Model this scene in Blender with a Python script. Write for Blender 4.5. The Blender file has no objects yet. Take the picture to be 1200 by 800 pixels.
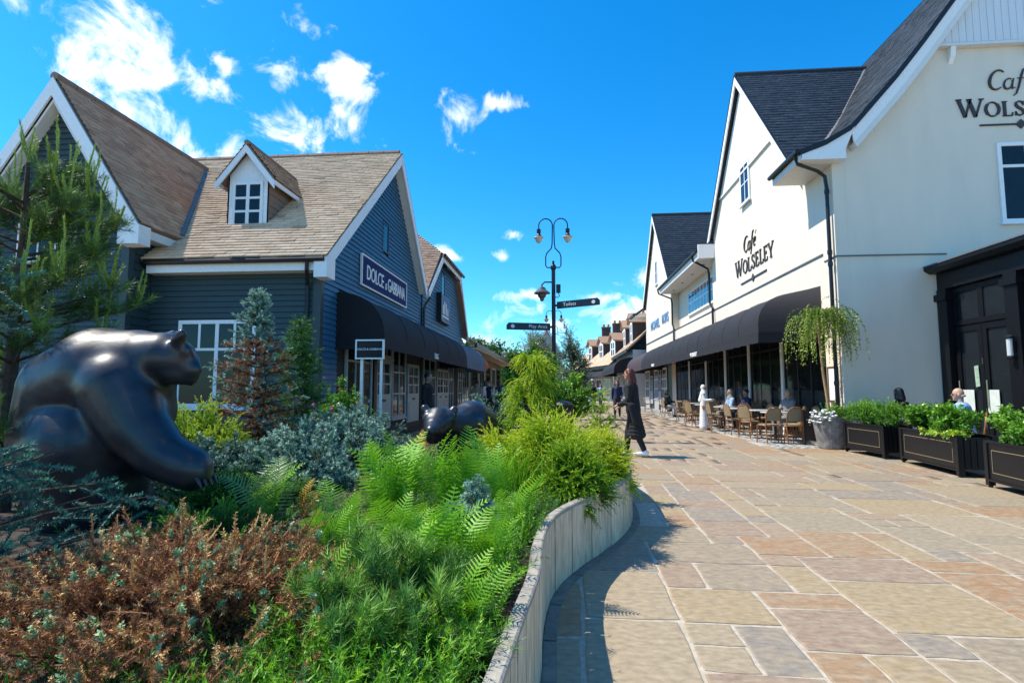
import bpy, bmesh, math, random
import numpy as np
from mathutils import Vector, Matrix
random.seed(7)
RNG = np.random.default_rng(11)
scn = bpy.context.scene
COL = scn.collection
rad = math.radians

# ------------------------------------------------------------------ camera
cam_d = bpy.data.cameras.new('camera')
cam_d.sensor_width = 36.0
cam_d.lens = 19.2
cam_d.clip_start = 0.05
cam_d.clip_end = 2000
cam = bpy.data.objects.new('camera', cam_d)
COL.objects.link(cam)
cam.location = (0, 0, 1.35)
cam.rotation_euler = (rad(90) + math.atan(56/640), 0, math.atan(55/640))
scn.camera = cam

# ------------------------------------------------------------------ sky, sun, exposure
SUN_DIR = Vector((-0.56, 0.05, 0.825)).normalized()
SUN_EL = math.asin(SUN_DIR.z)
SUN_AZ = math.atan2(SUN_DIR.x, SUN_DIR.y)          # clockwise from +Y
world = bpy.data.worlds.new('World')
scn.world = world
world.use_nodes = True
wt = world.node_tree
wt.nodes.clear()
def wn(t, **kw):
    n = wt.nodes.new(t)
    for k, v in kw.items(): setattr(n, k, v)
    return n
wout = wn('ShaderNodeOutputWorld')
wbg = wn('ShaderNodeBackground'); wbg.inputs['Strength'].default_value = 0.15
wsky = wn('ShaderNodeTexSky', sky_type='NISHITA')
wsky.sun_disc = False
wsky.sun_elevation = SUN_EL
wsky.sun_rotation = SUN_AZ
wsky.air_density = 1.0; wsky.dust_density = 0.3; wsky.ozone_density = 2.0
whsv = wn('ShaderNodeHueSaturation')
whsv.inputs['Saturation'].default_value = 1.45
whsv.inputs['Value'].default_value = 1.0
whsv.inputs['Hue'].default_value = 0.485
wt.links.new(wsky.outputs[0], whsv.inputs['Color'])
wtint = wn('ShaderNodeVectorMath', operation='MULTIPLY'); wtint.inputs[1].default_value = (0.50, 0.96, 1.24)   # the photograph's cyan-blue grade
wt.links.new(whsv.outputs[0], wtint.inputs[0])
wtc = wn('ShaderNodeTexCoord')
# cumulus clouds: soft elliptical regions of the sky dome (direction, half-width, half-height), broken up by noise
CLOUDS = [((-0.66, 0.60, 0.475), .14, .07), ((-0.60, 0.65, 0.47), .10, .085), ((-0.61, 0.66, 0.425), .08, .055),
          ((-0.526, 0.722, 0.45), .055, .03), ((-0.55, 0.753, 0.361), .14, .045), ((-0.60, 0.70, 0.385), .09, .05),
          ((-0.373, 0.747, 0.551), .03, .03), ((-0.415, 0.766, 0.497), .05, .035), ((-0.335, 0.803, 0.485), .055, .03),
          ((-0.362, 0.831, 0.422), .085, .042), ((-0.165, 0.873, 0.458), .055, .038), ((-0.10, 0.874, 0.477), .04, .014),
          ((-0.201, 0.948, 0.246), .035, .018), ((-0.098, 0.966, 0.24), .02, .01), ((-0.082, 0.957, 0.277), .018, .012),
          ((-0.0, 0.993, 0.115), .12, .025), ((0.12, 0.983, 0.135), .14, .035), ((0.15, 0.971, 0.195), .05, .022),
          ((-0.06, 0.984, 0.171), .05, .011), ((-0.147, 0.985, 0.085), .10, .025), ((-0.49, 0.73, 0.475), .025, .02),
          ((0.08, 0.985, 0.165), .06, .015), ((-0.25, 0.96, 0.10), .12, .03), ((0.35, 0.93, 0.10), .2, .04),
          ((-0.85, 0.35, 0.40), .18, .10), ((-0.8, -0.2, 0.5), .2, .1), ((0.5, -0.7, 0.45), .25, .12), ((-0.2, -0.85, 0.4), .2, .1),
          ((0.85, 0.1, 0.4), .2, .08), ((-0.45, -0.6, 0.62), .2, .1), ((0.3, -0.3, 0.85), .2, .15)]
prev = None
wcn = wn('ShaderNodeTexNoise'); wcn.inputs['Scale'].default_value = 11.0; wcn.inputs['Detail'].default_value = 11.0
wcn.inputs['Roughness'].default_value = 0.62; wcn.inputs['Distortion'].default_value = 0.5
wt.links.new(wtc.outputs['Generated'], wcn.inputs['Vector'])
for c, rw, rh in CLOUDS:
    s = wn('ShaderNodeVectorMath', operation='SUBTRACT'); s.inputs[1].default_value = c
    wt.links.new(wtc.outputs['Generated'], s.inputs[0])
    m = wn('ShaderNodeVectorMath', operation='MULTIPLY'); m.inputs[1].default_value = (1/rw, 1/rw, 1/rh)
    wt.links.new(s.outputs[0], m.inputs[0])
    l = wn('ShaderNodeVectorMath', operation='LENGTH'); wt.links.new(m.outputs[0], l.inputs[0])
    f = wn('ShaderNodeMath', operation='SUBTRACT'); f.inputs[0].default_value = 1.25; wt.links.new(l.outputs['Value'], f.inputs[1])
    if prev is None: prev = f
    else:
        x = wn('ShaderNodeMath', operation='SMOOTH_MAX'); x.inputs[2].default_value = 0.25
        wt.links.new(prev.outputs[0], x.inputs[0]); wt.links.new(f.outputs[0], x.inputs[1]); prev = x
# density = mask*0.45 + (noise-0.5)*1.9
ma = wn('ShaderNodeMath', operation='MAXIMUM'); ma.inputs[1].default_value = -0.8; wt.links.new(prev.outputs[0], ma.inputs[0])
mm = wn('ShaderNodeMath', operation='MULTIPLY'); mm.inputs[1].default_value = 0.55; wt.links.new(ma.outputs[0], mm.inputs[0])
mn = wn('ShaderNodeMath', operation='MULTIPLY_ADD'); mn.inputs[1].default_value = 3.8; mn.inputs[2].default_value = -2.08
wt.links.new(wcn.outputs['Fac'], mn.inputs[0])
md = wn('ShaderNodeMath', operation='ADD'); wt.links.new(mm.outputs[0], md.inputs[0]); wt.links.new(mn.outputs[0], md.inputs[1])
mr = wn('ShaderNodeMapRange', interpolation_type='SMOOTHSTEP')
mr.inputs['From Min'].default_value = 0.0; mr.inputs['From Max'].default_value = 0.85
wt.links.new(md.outputs[0], mr.inputs['Value'])
wmix = wn('ShaderNodeMix', data_type='RGBA')
wt.links.new(mr.outputs[0], wmix.inputs['Factor'])
wt.links.new(wtint.outputs[0], wmix.inputs[6])
wmix.inputs[7].default_value = (7.6, 7.9, 8.3, 1)
wt.links.new(wmix.outputs[2], wbg.inputs['Color'])
wt.links.new(wbg.outputs[0], wout.inputs['Surface'])

sun_d = bpy.data.lights.new('sun', 'SUN')
sun_d.energy = 5.0
sun_d.angle = rad(0.5)
sun_d.color = (1.0, 0.93, 0.80)
sun = bpy.data.objects.new('sun', sun_d)
COL.objects.link(sun)
sun.rotation_euler = (-SUN_DIR).to_track_quat('-Z', 'Y').to_euler()

vs = scn.view_settings
vs.view_transform = 'Standard'; vs.look = 'None'; vs.exposure = 0.48; vs.gamma = 1.0; vs.use_curve_mapping = False
scn.cycles.max_bounces = 6
scn.cycles.diffuse_bounces = 2
scn.cycles.glossy_bounces = 3
scn.cycles.transmission_bounces = 4
scn.cycles.transparent_max_bounces = 8
scn.cycles.use_denoising = True

# ------------------------------------------------------------------ materials
MATS = {}
def mat(name, col, rough=0.7, var=0.0, scale=3.0, bump=0.0, bscale=40.0, metal=0.0, spec=0.5, rnd=None, tint=None,
        stretch=(1, 1, 1), translucent=0.0, emit=None, clear=0.0, col2=None, stain=None):
    """procedural Principled material; col2 mixes in over noise, rnd = per-object ramp of colours, tint = ramp on the mesh attribute 'tint'"""
    if name in MATS: return MATS[name]
    m = bpy.data.materials.new(name); m.use_nodes = True
    nt = m.node_tree; nt.nodes.clear()
    out = nt.nodes.new('ShaderNodeOutputMaterial')
    b = nt.nodes.new('ShaderNodeBsdfPrincipled')
    b.inputs['Roughness'].default_value = rough; b.inputs['Metallic'].default_value = metal
    b.inputs['Specular IOR Level'].default_value = spec
    if clear: b.inputs['Coat Weight'].default_value = clear; b.inputs['Coat Roughness'].default_value = 0.08
    tc = nt.nodes.new('ShaderNodeTexCoord')
    mp = nt.nodes.new('ShaderNodeMapping'); mp.inputs['Scale'].default_value = stretch
    nt.links.new(tc.outputs['Object'], mp.inputs['Vector'])
    src = None
    def ramp(stops, interp='LINEAR'):
        r = nt.nodes.new('ShaderNodeValToRGB'); r.color_ramp.interpolation = interp
        el = r.color_ramp.elements
        while len(el) < len(stops): el.new(0.5)
        for e, (p, c) in zip(el, stops): e.position = p; e.color = (*c, 1)
        return r
    if rnd:
        oi = nt.nodes.new('ShaderNodeObjectInfo'); r = ramp(rnd, 'CONSTANT' if len(rnd) > 4 else 'LINEAR')
        nt.links.new(oi.outputs['Random'], r.inputs['Fac']); src = r.outputs['Color']
    elif tint:
        at = nt.nodes.new('ShaderNodeAttribute'); at.attribute_name = 'tint'; r = ramp(tint)
        nt.links.new(at.outputs['Fac'], r.inputs['Fac']); src = r.outputs['Color']
    if src is None:
        rgb = nt.nodes.new('ShaderNodeRGB'); rgb.outputs[0].default_value = (*col, 1); src = rgb.outputs[0]
    if var or col2:
        n = nt.nodes.new('ShaderNodeTexNoise'); n.inputs['Scale'].default_value = scale; n.inputs['Detail'].default_value = 6; n.inputs['Roughness'].default_value = .6
        nt.links.new(mp.outputs[0], n.inputs['Vector'])
        if col2:
            cr = nt.nodes.new('ShaderNodeMapRange'); cr.inputs['From Min'].default_value = .42; cr.inputs['From Max'].default_value = .68
            nt.links.new(n.outputs['Fac'], cr.inputs['Value'])
            mx = nt.nodes.new('ShaderNodeMix'); mx.data_type = 'RGBA'; mx.inputs[7].default_value = (*col2, 1)
            nt.links.new(cr.outputs[0], mx.inputs['Factor']); nt.links.new(src, mx.inputs[6]); src = mx.outputs[2]
        if var:
            mr_ = nt.nodes.new('ShaderNodeMapRange'); mr_.inputs['From Min'].default_value = .25; mr_.inputs['From Max'].default_value = .75
            mr_.inputs['To Min'].default_value = 1 - var; mr_.inputs['To Max'].default_value = 1 + var
            n2 = nt.nodes.new('ShaderNodeTexNoise'); n2.inputs['Scale'].default_value = scale * 2.3; n2.inputs['Detail'].default_value = 5
            nt.links.new(mp.outputs[0], n2.inputs['Vector'])
            nt.links.new(n2.outputs['Fac'], mr_.inputs['Value'])
            mx = nt.nodes.new('ShaderNodeVectorMath'); mx.operation = 'SCALE'
            nt.links.new(src, mx.inputs[0]); nt.links.new(mr_.outputs[0], mx.inputs['Scale']); src = mx.outputs[0]
    if stain:                                             # broad grime plus small dark spots, fixed to the surface
        for q, (sc_, lo, hi, dk) in enumerate(((stain[0], .48, .74, .86), (stain[1], .66, .72, .62))):
            n = nt.nodes.new('ShaderNodeTexNoise'); n.inputs['Scale'].default_value = sc_; n.inputs['Detail'].default_value = 7 if q == 0 else 2; n.inputs['Roughness'].default_value = .62
            nt.links.new(tc.outputs['Object'], n.inputs['Vector'])
            r = nt.nodes.new('ShaderNodeMapRange'); r.inputs['From Min'].default_value = lo; r.inputs['From Max'].default_value = hi; r.inputs['To Min'].default_value = 1; r.inputs['To Max'].default_value = dk
            nt.links.new(n.outputs['Fac'], r.inputs['Value']); mx = nt.nodes.new('ShaderNodeVectorMath'); mx.operation = 'SCALE'
            nt.links.new(src, mx.inputs[0]); nt.links.new(r.outputs[0], mx.inputs['Scale']); src = mx.outputs[0]
    nt.links.new(src, b.inputs['Base Color'])
    if bump:
        n = nt.nodes.new('ShaderNodeTexNoise'); n.inputs['Scale'].default_value = bscale; n.inputs['Detail'].default_value = 5
        nt.links.new(mp.outputs[0], n.inputs['Vector'])
        bp = nt.nodes.new('ShaderNodeBump'); bp.inputs['Strength'].default_value = min(1, bump); bp.inputs['Distance'].default_value = 0.01
        nt.links.new(n.outputs['Fac'], bp.inputs['Height']); nt.links.new(bp.outputs[0], b.inputs['Normal'])
    if emit:
        b.inputs['Emission Color'].default_value = (*emit[:3], 1); b.inputs['Emission Strength'].default_value = emit[3]
    if translucent:
        t = nt.nodes.new('ShaderNodeBsdfTranslucent'); ms = nt.nodes.new('ShaderNodeMixShader'); ms.inputs[0].default_value = translucent
        nt.links.new(src, t.inputs['Color']); nt.links.new(b.outputs[0], ms.inputs[1]); nt.links.new(t.outputs[0], ms.inputs[2])
        nt.links.new(ms.outputs[0], out.inputs['Surface'])
    else:
        nt.links.new(b.outputs[0], out.inputs['Surface'])
    MATS[name] = m
    return m

def glass(name, tint=(0.02, 0.025, 0.03), see=0.6):
    if name in MATS: return MATS[name]
    m = bpy.data.materials.new(name); m.use_nodes = True
    nt = m.node_tree; nt.nodes.clear()
    out = nt.nodes.new('ShaderNodeOutputMaterial')
    tr = nt.nodes.new('ShaderNodeBsdfTransparent'); tr.inputs['Color'].default_value = (.8, .85, .85, 1)
    df = nt.nodes.new('ShaderNodeBsdfPrincipled'); df.inputs['Base Color'].default_value = (*tint, 1); df.inputs['Roughness'].default_value = 0.04
    df.inputs['Specular IOR Level'].default_value = 0.22
    ms = nt.nodes.new('ShaderNodeMixShader'); ms.inputs[0].default_value = 1 - see
    nt.links.new(tr.outputs[0], ms.inputs[1]); nt.links.new(df.outputs[0], ms.inputs[2]); nt.links.new(ms.outputs[0], out.inputs['Surface'])
    MATS[name] = m
    return m

def _p(*cs): return [(i / len(cs), c) for i, c in enumerate(cs)]
M_PAVE = mat('sandstone_paving', (0.293, 0.221, 0.145), .72, var=.26, scale=7, bump=.4, bscale=18, stretch=(1, 1.7, 1), col2=(0.315, 0.247, 0.159), rnd=_p(
    (0.300, 0.232, 0.145), (0.300, 0.206, 0.137), (0.264, 0.209, 0.145), (0.315, 0.232, 0.126), (0.271, 0.187, 0.131), (0.300, 0.187, 0.101), (0.271, 0.221, 0.149), (0.227, 0.194, 0.156), (0.315, 0.247, 0.159), (0.300, 0.173, 0.086), (0.249, 0.187, 0.137)))
M_PAVEFAR = mat('sandstone_paving_far', (0.293, 0.221, 0.145), .72, var=.13, scale=2.6, bump=.08, bscale=22, tint=[
    (0, (0.286, 0.225, 0.145)), (.25, (0.300, 0.216, 0.145)), (.5, (0.271, 0.213, 0.153)), (.75, (0.308, 0.228, 0.137)), (1, (0.286, 0.202, 0.131))])
M_MORTAR = mat('mortar', (.42, .36, .28), .9, var=.25, scale=8, bump=.4, bscale=60)
M_SETT = mat('grey_setts', (.28, .28, .27), .8, var=.2, scale=4, bump=.4, tint=[(0, (.25, .25, .25)), (.5, (.34, .33, .31)), (1, (.42, .40, .36))])
M_SLAB = mat('wall_stone', (.40, .35, .28), .82, var=.32, scale=2.5, bump=.5, bscale=30, stretch=(5, 5, 1), rnd=[(0, (.70, .53, .35)), (.5, (.62, .48, .33)), (1, (.76, .58, .40))])
M_SLABTOP = mat('weathered_coping', (.31, .28, .23), .88, var=.32, scale=6, bump=.6, bscale=40)
M_SOIL = mat('soil', (.045, .032, .022), .95, var=.4, scale=9, bump=.8)
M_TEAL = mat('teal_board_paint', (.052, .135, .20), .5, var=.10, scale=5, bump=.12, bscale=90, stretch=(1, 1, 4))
M_TEAL_SHADE = mat('shaded_teal_board_paint', (.034, .056, .058), .55, var=.14, scale=5, bump=.12, bscale=90, stretch=(1, 1, 4))  # walls turned from the sun: shade put into the teal, darker and greyer
M_BOARD_SKYLIT = mat('skylit_blue_board_paint', (.032, .128, .225), .5, var=.12, scale=5, bump=.12, bscale=90, stretch=(1, 1, 4))  # street-front boards: blue skylight put into the colour
M_WHITE = mat('white_paint', (.86, .84, .82), .45, var=.05, scale=6)
M_SOFF = mat('soffit_white', (.72, .70, .66), .6, var=.05)
M_CREAM = mat('cream_render', (.77, .665, .54), .85, var=.045, scale=1.2, stretch=(1, 1, .25), bump=.25, bscale=120)
M_TILE = mat('clay_tile', (.3, .2, .13), .85, var=.1, scale=3, bump=.3, bscale=50, tint=[(0, (.38, .235, .15)), (.35, (.60, .41, .27)), (.7, (.70, .49, .335)), (1, (.76, .57, .41))])
M_TILERED = mat('red_brown_tile', (.3, .2, .13), .85, var=.1, scale=3, bump=.3, bscale=50, tint=[(0, (.27, .165, .115)), (.5, (.46, .30, .205)), (1, (.58, .405, .29))])
M_SLATE = mat('slate_tile', (.06, .07, .085), .55, var=.25, scale=5, bump=.3, tint=[(0, (.030, .036, .046)), (.5, (.048, .057, .07)), (1, (.075, .085, .10))])
M_LEAD = mat('lead_flashing', (.12, .125, .135), .6, var=.15)
M_BLACK = mat('black_gloss_paint', (.006, .006, .008), .38, var=.1, spec=.3)
M_BLACKM = mat('black_metal', (.014, .015, .018), .38, var=.15, metal=.3)
M_IRON = mat('dark_blue_cast_iron', (.012, .017, .026), .38, metal=.2, var=.15)
M_CANVAS = mat('black_canvas', (.009, .009, .013), .85, var=.2, scale=3, bump=.25, bscale=150)
M_CANVASB = mat('slate_blue_canvas', (.09, .13, .19), .8, var=.12, scale=3, bump=.25, bscale=150)
M_CANVASBR = mat('brown_canvas', (.05, .032, .035), .8, var=.12, scale=3)
M_GLASSD = mat('dark_window_glass', (.012, .015, .018), .06, var=.2, scale=2, spec=.35)
M_GLASS = glass('shop_glass', see=.6)
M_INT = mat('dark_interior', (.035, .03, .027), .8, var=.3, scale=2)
M_INTW = mat('warm_interior', (.22, .13, .07), .8, var=.4, scale=2)
M_FROST = mat('frosted_panel', (.42, .43, .42), .4, var=.1)
M_GREYP = mat('grey_shopfront_paint', (.40, .42, .42), .5, var=.06)
M_WOOD = mat('dark_wood', (.12, .06, .03), .5, var=.3, scale=6, stretch=(1, 1, .2))
M_GOLD = mat('gold_line', (.30, .24, .13), .6)
M_NAVY = mat('navy_sign', (.006, .022, .11), .7, spec=.15)
M_BLUEL = mat('blue_letter', (.07, .24, .48), .5)

# ------------------------------------------------------------------ object helpers
PINV = {}
def link(o, parent=None):
    COL.objects.link(o)
    if parent is not None:
        o.parent = parent
        o.matrix_parent_inverse = PINV.get(parent.name, Matrix.Identity(4))
    return o
def thing(name, label, cat, loc=(0, 0, 0), group=None):
    o = bpy.data.objects.new(name, None)
    o.empty_display_size = .2
    o.location = loc
    link(o)
    PINV[o.name] = Matrix.Translation(-Vector(loc))
    o['label'] = label; o['category'] = cat
    if group: o['group'] = group
    return o
def tag(o, label=None, cat=None, group=None, kind=None):
    for k, v in (('label', label), ('category', cat), ('group', group), ('kind', kind)):
        if v: o[k] = v
    return o
def child_map(o):
    return [c for c in COL.objects if c.parent == o]
def copy_tree(root, loc, rz=0.0, label=None, kids=None, scale=None):
    """a copy of a thing with copies of its parts and sub-parts"""
    if kids is None: kids = tree_of(root)
    r = root.copy(); COL.objects.link(r); r.location = loc; r.rotation_euler = (0, 0, rz)
    if scale: r.scale = scale
    if label: r['label'] = label
    m = {root.name: r}
    for o in kids:
        c = o.copy(); COL.objects.link(c); c.parent = m[o.parent.name]; m[o.name] = c
    return r
def tree_of(root):
    out = []
    def rec(o):
        for c in o.children: out.append(c); rec(c)
    rec(root)
    return out

class MB:
    def __init__(s): s.v = []; s.f = []
    def add(s, vs_, fs):
        k = len(s.v); s.v += [tuple(p) for p in vs_]; s.f += [tuple(i + k for i in f) for f in fs]; return s
    def box(s, a, b):
        x0, y0, z0 = a; x1, y1, z1 = b
        return s.add([(x0, y0, z0), (x1, y0, z0), (x1, y1, z0), (x0, y1, z0), (x0, y0, z1), (x1, y0, z1), (x1, y1, z1), (x0, y1, z1)],
                     [(0, 3, 2, 1), (4, 5, 6, 7), (0, 1, 5, 4), (1, 2, 6, 5), (2, 3, 7, 6), (3, 0, 4, 7)])
    def obox(s, o, u, v, w):
        """box from corner o along vectors u, v, w"""
        o, u, v, w = map(Vector, (o, u, v, w))
        P = [o, o + u, o + u + v, o + v, o + w, o + u + w, o + u + v + w, o + v + w]
        return s.add(P, [(0, 3, 2, 1), (4, 5, 6, 7), (0, 1, 5, 4), (1, 2, 6, 5), (2, 3, 7, 6), (3, 0, 4, 7)])
    def beam(s, a, b, w, h, up=(0, 0, 1)):
        a, b, up = Vector(a), Vector(b), Vector(up)
        d = (b - a); x = d.cross(up)
        x = x.normalized() if x.length > 1e-6 else Vector((1, 0, 0))
        z = x.cross(d).normalized()
        return s.obox(a - x * w / 2 - z * h / 2, d, x * w, z * h)
    def prism(s, poly, ext):
        n = len(poly); e = Vector(ext); P = [Vector(p) for p in poly]
        return s.add(P + [p + e for p in P], [tuple(range(n - 1, -1, -1)), tuple(range(n, 2 * n))] + [(i, (i + 1) % n, n + (i + 1) % n, n + i) for i in range(n)])
    def tube(s, pts, r, n=8, cap=True):
        pts = [Vector(p) for p in pts]; R = r if isinstance(r, (list, tuple)) else [r] * len(pts)
        k = len(s.v); N = len(pts); ref = None
        for i, p in enumerate(pts):
            d = (pts[min(i + 1, N - 1)] - pts[max(i - 1, 0)]).normalized()
            if ref is None:
                ref = d.cross(Vector((0, 0, 1)));
                if ref.length < 1e-3: ref = d.cross(Vector((1, 0, 0)))
            ref = (ref - d * ref.dot(d)).normalized(); b = d.cross(ref)
            for j in range(n):
                a = 2 * math.pi * j / n
                s.v.append(tuple(p + (ref * math.cos(a) + b * math.sin(a)) * R[i]))
        for i in range(N - 1):
            for j in range(n):
                s.f.append((k + i * n + j, k + i * n + (j + 1) % n, k + (i + 1) * n + (j + 1) % n, k + (i + 1) * n + j))
        if cap:
            s.f.append(tuple(k + j for j in range(n - 1, -1, -1))); s.f.append(tuple(k + (N - 1) * n + j for j in range(n)))
        return s
    def lathe(s, prof, c=(0, 0, 0), n=16):
        """prof: list of (r, z)"""
        k = len(s.v)
        for r, z in prof:
            for j in range(n):
                a = 2 * math.pi * j / n; s.v.append((c[0] + r * math.cos(a), c[1] + r * math.sin(a), c[2] + z))
        for i in range(len(prof) - 1):
            for j in range(n): s.f.append((k + i * n + j, k + i * n + (j + 1) % n, k + (i + 1) * n + (j + 1) % n, k + (i + 1) * n + j))
        s.f.append(tuple(k + j for j in range(n - 1, -1, -1))); s.f.append(tuple(k + (len(prof) - 1) * n + j for j in range(n)))
        return s
    def grid(s, rows):
        k = len(s.v); n = len(rows[0])
        for r in rows: s.v += [tuple(p) for p in r]
        for i in range(len(rows) - 1):
            for j in range(n - 1): s.f.append((k + i * n + j, k + i * n + j + 1, k + (i + 1) * n + j + 1, k + (i + 1) * n + j))
        return s
    def build(s, name, m, parent=None, smooth=False, kind=None):
        me = bpy.data.meshes.new(name); me.from_pydata(s.v, [], s.f); me.update()
        if smooth: me.shade_smooth()
        if m: me.materials.append(m)
        o = bpy.data.objects.new(name, me); link(o, parent)
        if kind: o['kind'] = kind
        return o

def np_mesh(name, V, Fq, m, parent=None, tint=None, kind=None, smooth=False):
    """V (n,3) array, Fq (f,k) array of equal-sized faces, tint per vertex"""
    me = bpy.data.meshes.new(name)
    Fs = [f for f in (Fq if isinstance(Fq, list) else [Fq]) if len(f)]
    me.vertices.add(len(V)); me.vertices.foreach_set('co', np.ascontiguousarray(V, dtype=np.float32).ravel())
    li = np.concatenate([f.ravel() for f in Fs]).astype(np.int32); cnt = np.concatenate([np.full(len(f), f.shape[1]) for f in Fs])
    me.loops.add(len(li)); me.loops.foreach_set('vertex_index', li)
    me.polygons.add(len(cnt)); me.polygons.foreach_set('loop_start', (np.cumsum(cnt) - cnt).astype(np.int32))
    me.update(calc_edges=True)
    if tint is not None:
        a = me.attributes.new('tint', 'FLOAT', 'POINT'); a.data.foreach_set('value', np.ascontiguousarray(tint, dtype=np.float32))
    if smooth: me.shade_smooth()
    me.materials.append(m)
    o = bpy.data.objects.new(name, me); link(o, parent)
    if kind: o['kind'] = kind
    return o

def text(name, body, size, o, u, v, m, parent=None, depth=.02, align='CENTER', spacing=1.0, xs=1.0):
    """lettering as solid geometry: o = centre of baseline, u = reading direction, v = up"""
    cu = bpy.data.curves.new('tmp', 'FONT'); cu.body = body; cu.size = size; cu.align_x = align; cu.extrude = depth / 2; cu.space_character = spacing; cu.resolution_u = 3
    t = bpy.data.objects.new('tmp', cu); COL.objects.link(t)
    dg = bpy.context.evaluated_depsgraph_get(); me = bpy.data.meshes.new_from_object(t.evaluated_get(dg))
    bpy.data.objects.remove(t); bpy.data.curves.remove(cu)
    u = Vector(u).normalized(); v = Vector(v).normalized(); n = u.cross(v)
    M4 = Matrix(((u.x * xs, v.x, n.x, o[0]), (u.y * xs, v.y, n.y, o[1]), (u.z * xs, v.z, n.z, o[2]), (0, 0, 0, 1)))
    me.transform(M4); me.name = name; me.materials.clear(); me.materials.append(m)
    ob = bpy.data.objects.new(name, me); return link(ob, parent)

def remesh(parts_mb, voxel, smooth_it=4, name='tmp', m=None, parent=None, decimate=None):
    """fuse overlapping closed shapes into ONE continuous smooth surface"""
    me = bpy.data.meshes.new(name); me.from_pydata(parts_mb.v, [], parts_mb.f); me.update()
    t = bpy.data.objects.new('tmp', me); COL.objects.link(t)
    md_ = t.modifiers.new('r', 'REMESH'); md_.mode = 'VOXEL'; md_.voxel_size = voxel
    if smooth_it:
        sm = t.modifiers.new('s', 'SMOOTH'); sm.iterations = smooth_it; sm.factor = .5
    if decimate:
        dc = t.modifiers.new('d', 'DECIMATE'); dc.ratio = decimate
    dg = bpy.context.evaluated_depsgraph_get(); out = bpy.data.meshes.new_from_object(t.evaluated_get(dg))
    bpy.data.objects.remove(t); bpy.data.meshes.remove(me)
    out.name = name; out.shade_smooth()
    if m: out.materials.clear(); out.materials.append(m)
    o = bpy.data.objects.new(name, out); link(o, parent)
    return o
def ball(mb, c, r, n=12, axes=None):
    """ellipsoid: r scalar or (rx, ry, rz), axes = optional rotation Matrix 3x3"""
    if not isinstance(r, (tuple, list)): r = (r, r, r)
    k = len(mb.v); rings = n // 2 + 1
    A = axes or Matrix.Identity(3); c = Vector(c)
    for i in range(rings + 1):
        th = math.pi * i / rings
        for j in range(n):
            ph = 2 * math.pi * j / n
            mb.v.append(tuple(c + A @ Vector((r[0] * math.sin(th) * math.cos(ph), r[1] * math.sin(th) * math.sin(ph), r[2] * math.cos(th)))))
    for i in range(rings):
        for j in range(n):
            mb.f.append((k + i * n + j, k + (i + 1) * n + j, k + (i + 1) * n + (j + 1) % n, k + i * n + (j + 1) % n))
    return mb
def capsule(mb, a, b, ra, rb, n=12, steps=4):
    """tapered limb with round ends"""
    a, b = Vector(a), Vector(b); L = (b - a).length
    if L < 1e-6: return ball(mb, a, ra, n)
    d = (b - a) / L; pts = []; R = []
    for i in range(steps + 1):
        t = math.pi / 2 * (1 - i / steps); pts.append(a - d * ra * math.sin(t)); R.append(max(1e-4, ra * math.cos(t)))
    for i in range(steps + 1):
        t = math.pi / 2 * i / steps; pts.append(b + d * rb * math.sin(t)); R.append(max(1e-4, rb * math.cos(t)))
    return mb.tube(pts, R, n)
# ------------------------------------------------------------------ builders for buildings
def roof_slope(name, parent, o, u, v, lo, hi, m, tile=.17, gauge=.11, lift=.013, slab=.10, thick=.022, seed=0, smat=None):
    """one pitch of a roof: a solid slab (part) carrying courses of overlapping tiles (joined, far too many to pick apart).
    o eave origin, u unit along eave, v full vector up the slope, lo/hi(t) limits in metres along u"""
    rg = np.random.default_rng(seed)
    o, u, v = Vector(o), Vector(u).normalized(), Vector(v)
    L = v.length; vv = v / L; n = u.cross(vv)
    if n.z < 0: n = -n
    ts = [0, .25, .5, .75, 1]
    poly = [o + u * lo(t) + v * t for t in ts] + [o + u * hi(t) + v * t for t in reversed(ts)]
    clean = []
    for p in poly:
        if not clean or (p - clean[-1]).length > .02: clean.append(p)
    if (clean[0] - clean[-1]).length < .02: clean.pop()
    slab_o = MB().prism(clean, -n * slab).build(name, smat or m, parent)
    V = []; F = []; T = []
    nc = max(1, int(L / gauge)); g = L / nc
    for c in range(nc):
        a = c * g; b = min(L, a + g * 1.35)
        tm = min(1, (a + g * .5) / L)
        x0, x1 = lo(tm), hi(tm)
        if x1 - x0 < .03: continue
        x = x0 - (tile * (.5 if c % 2 else 0)) - .0
        while x < x1:
            xa, xb = max(x, x0), min(x + tile - .006, x1)
            x += tile
            if xb - xa < .02: continue
            h0 = lift + thick + rg.normal(0, .0035); h1 = .006
            da = rg.normal(0, .004)
            P = [o + u * xa + vv * (a + da), o + u * xb + vv * (a + da + rg.normal(0, .003)), o + u * xb + vv * b, o + u * xa + vv * b]
            k = len(V)
            V += [tuple(P[0] + n * h0), tuple(P[1] + n * (h0 + rg.normal(0, .002))), tuple(P[2] + n * h1), tuple(P[3] + n * h1), tuple(P[0] + n * (h0 - thick)), tuple(P[1] + n * (h0 - thick))]
            F += [(k, k + 1, k + 2, k + 3), (k + 4, k + 5, k + 1, k)]
            T += [min(1, max(0, rg.normal(.55, .15)))] * 6
    if V:
        np_mesh('roof_tiles', np.array(V), np.array(F), m, slab_o, tint=np.array(T), kind='stuff')
    return slab_o

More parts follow.
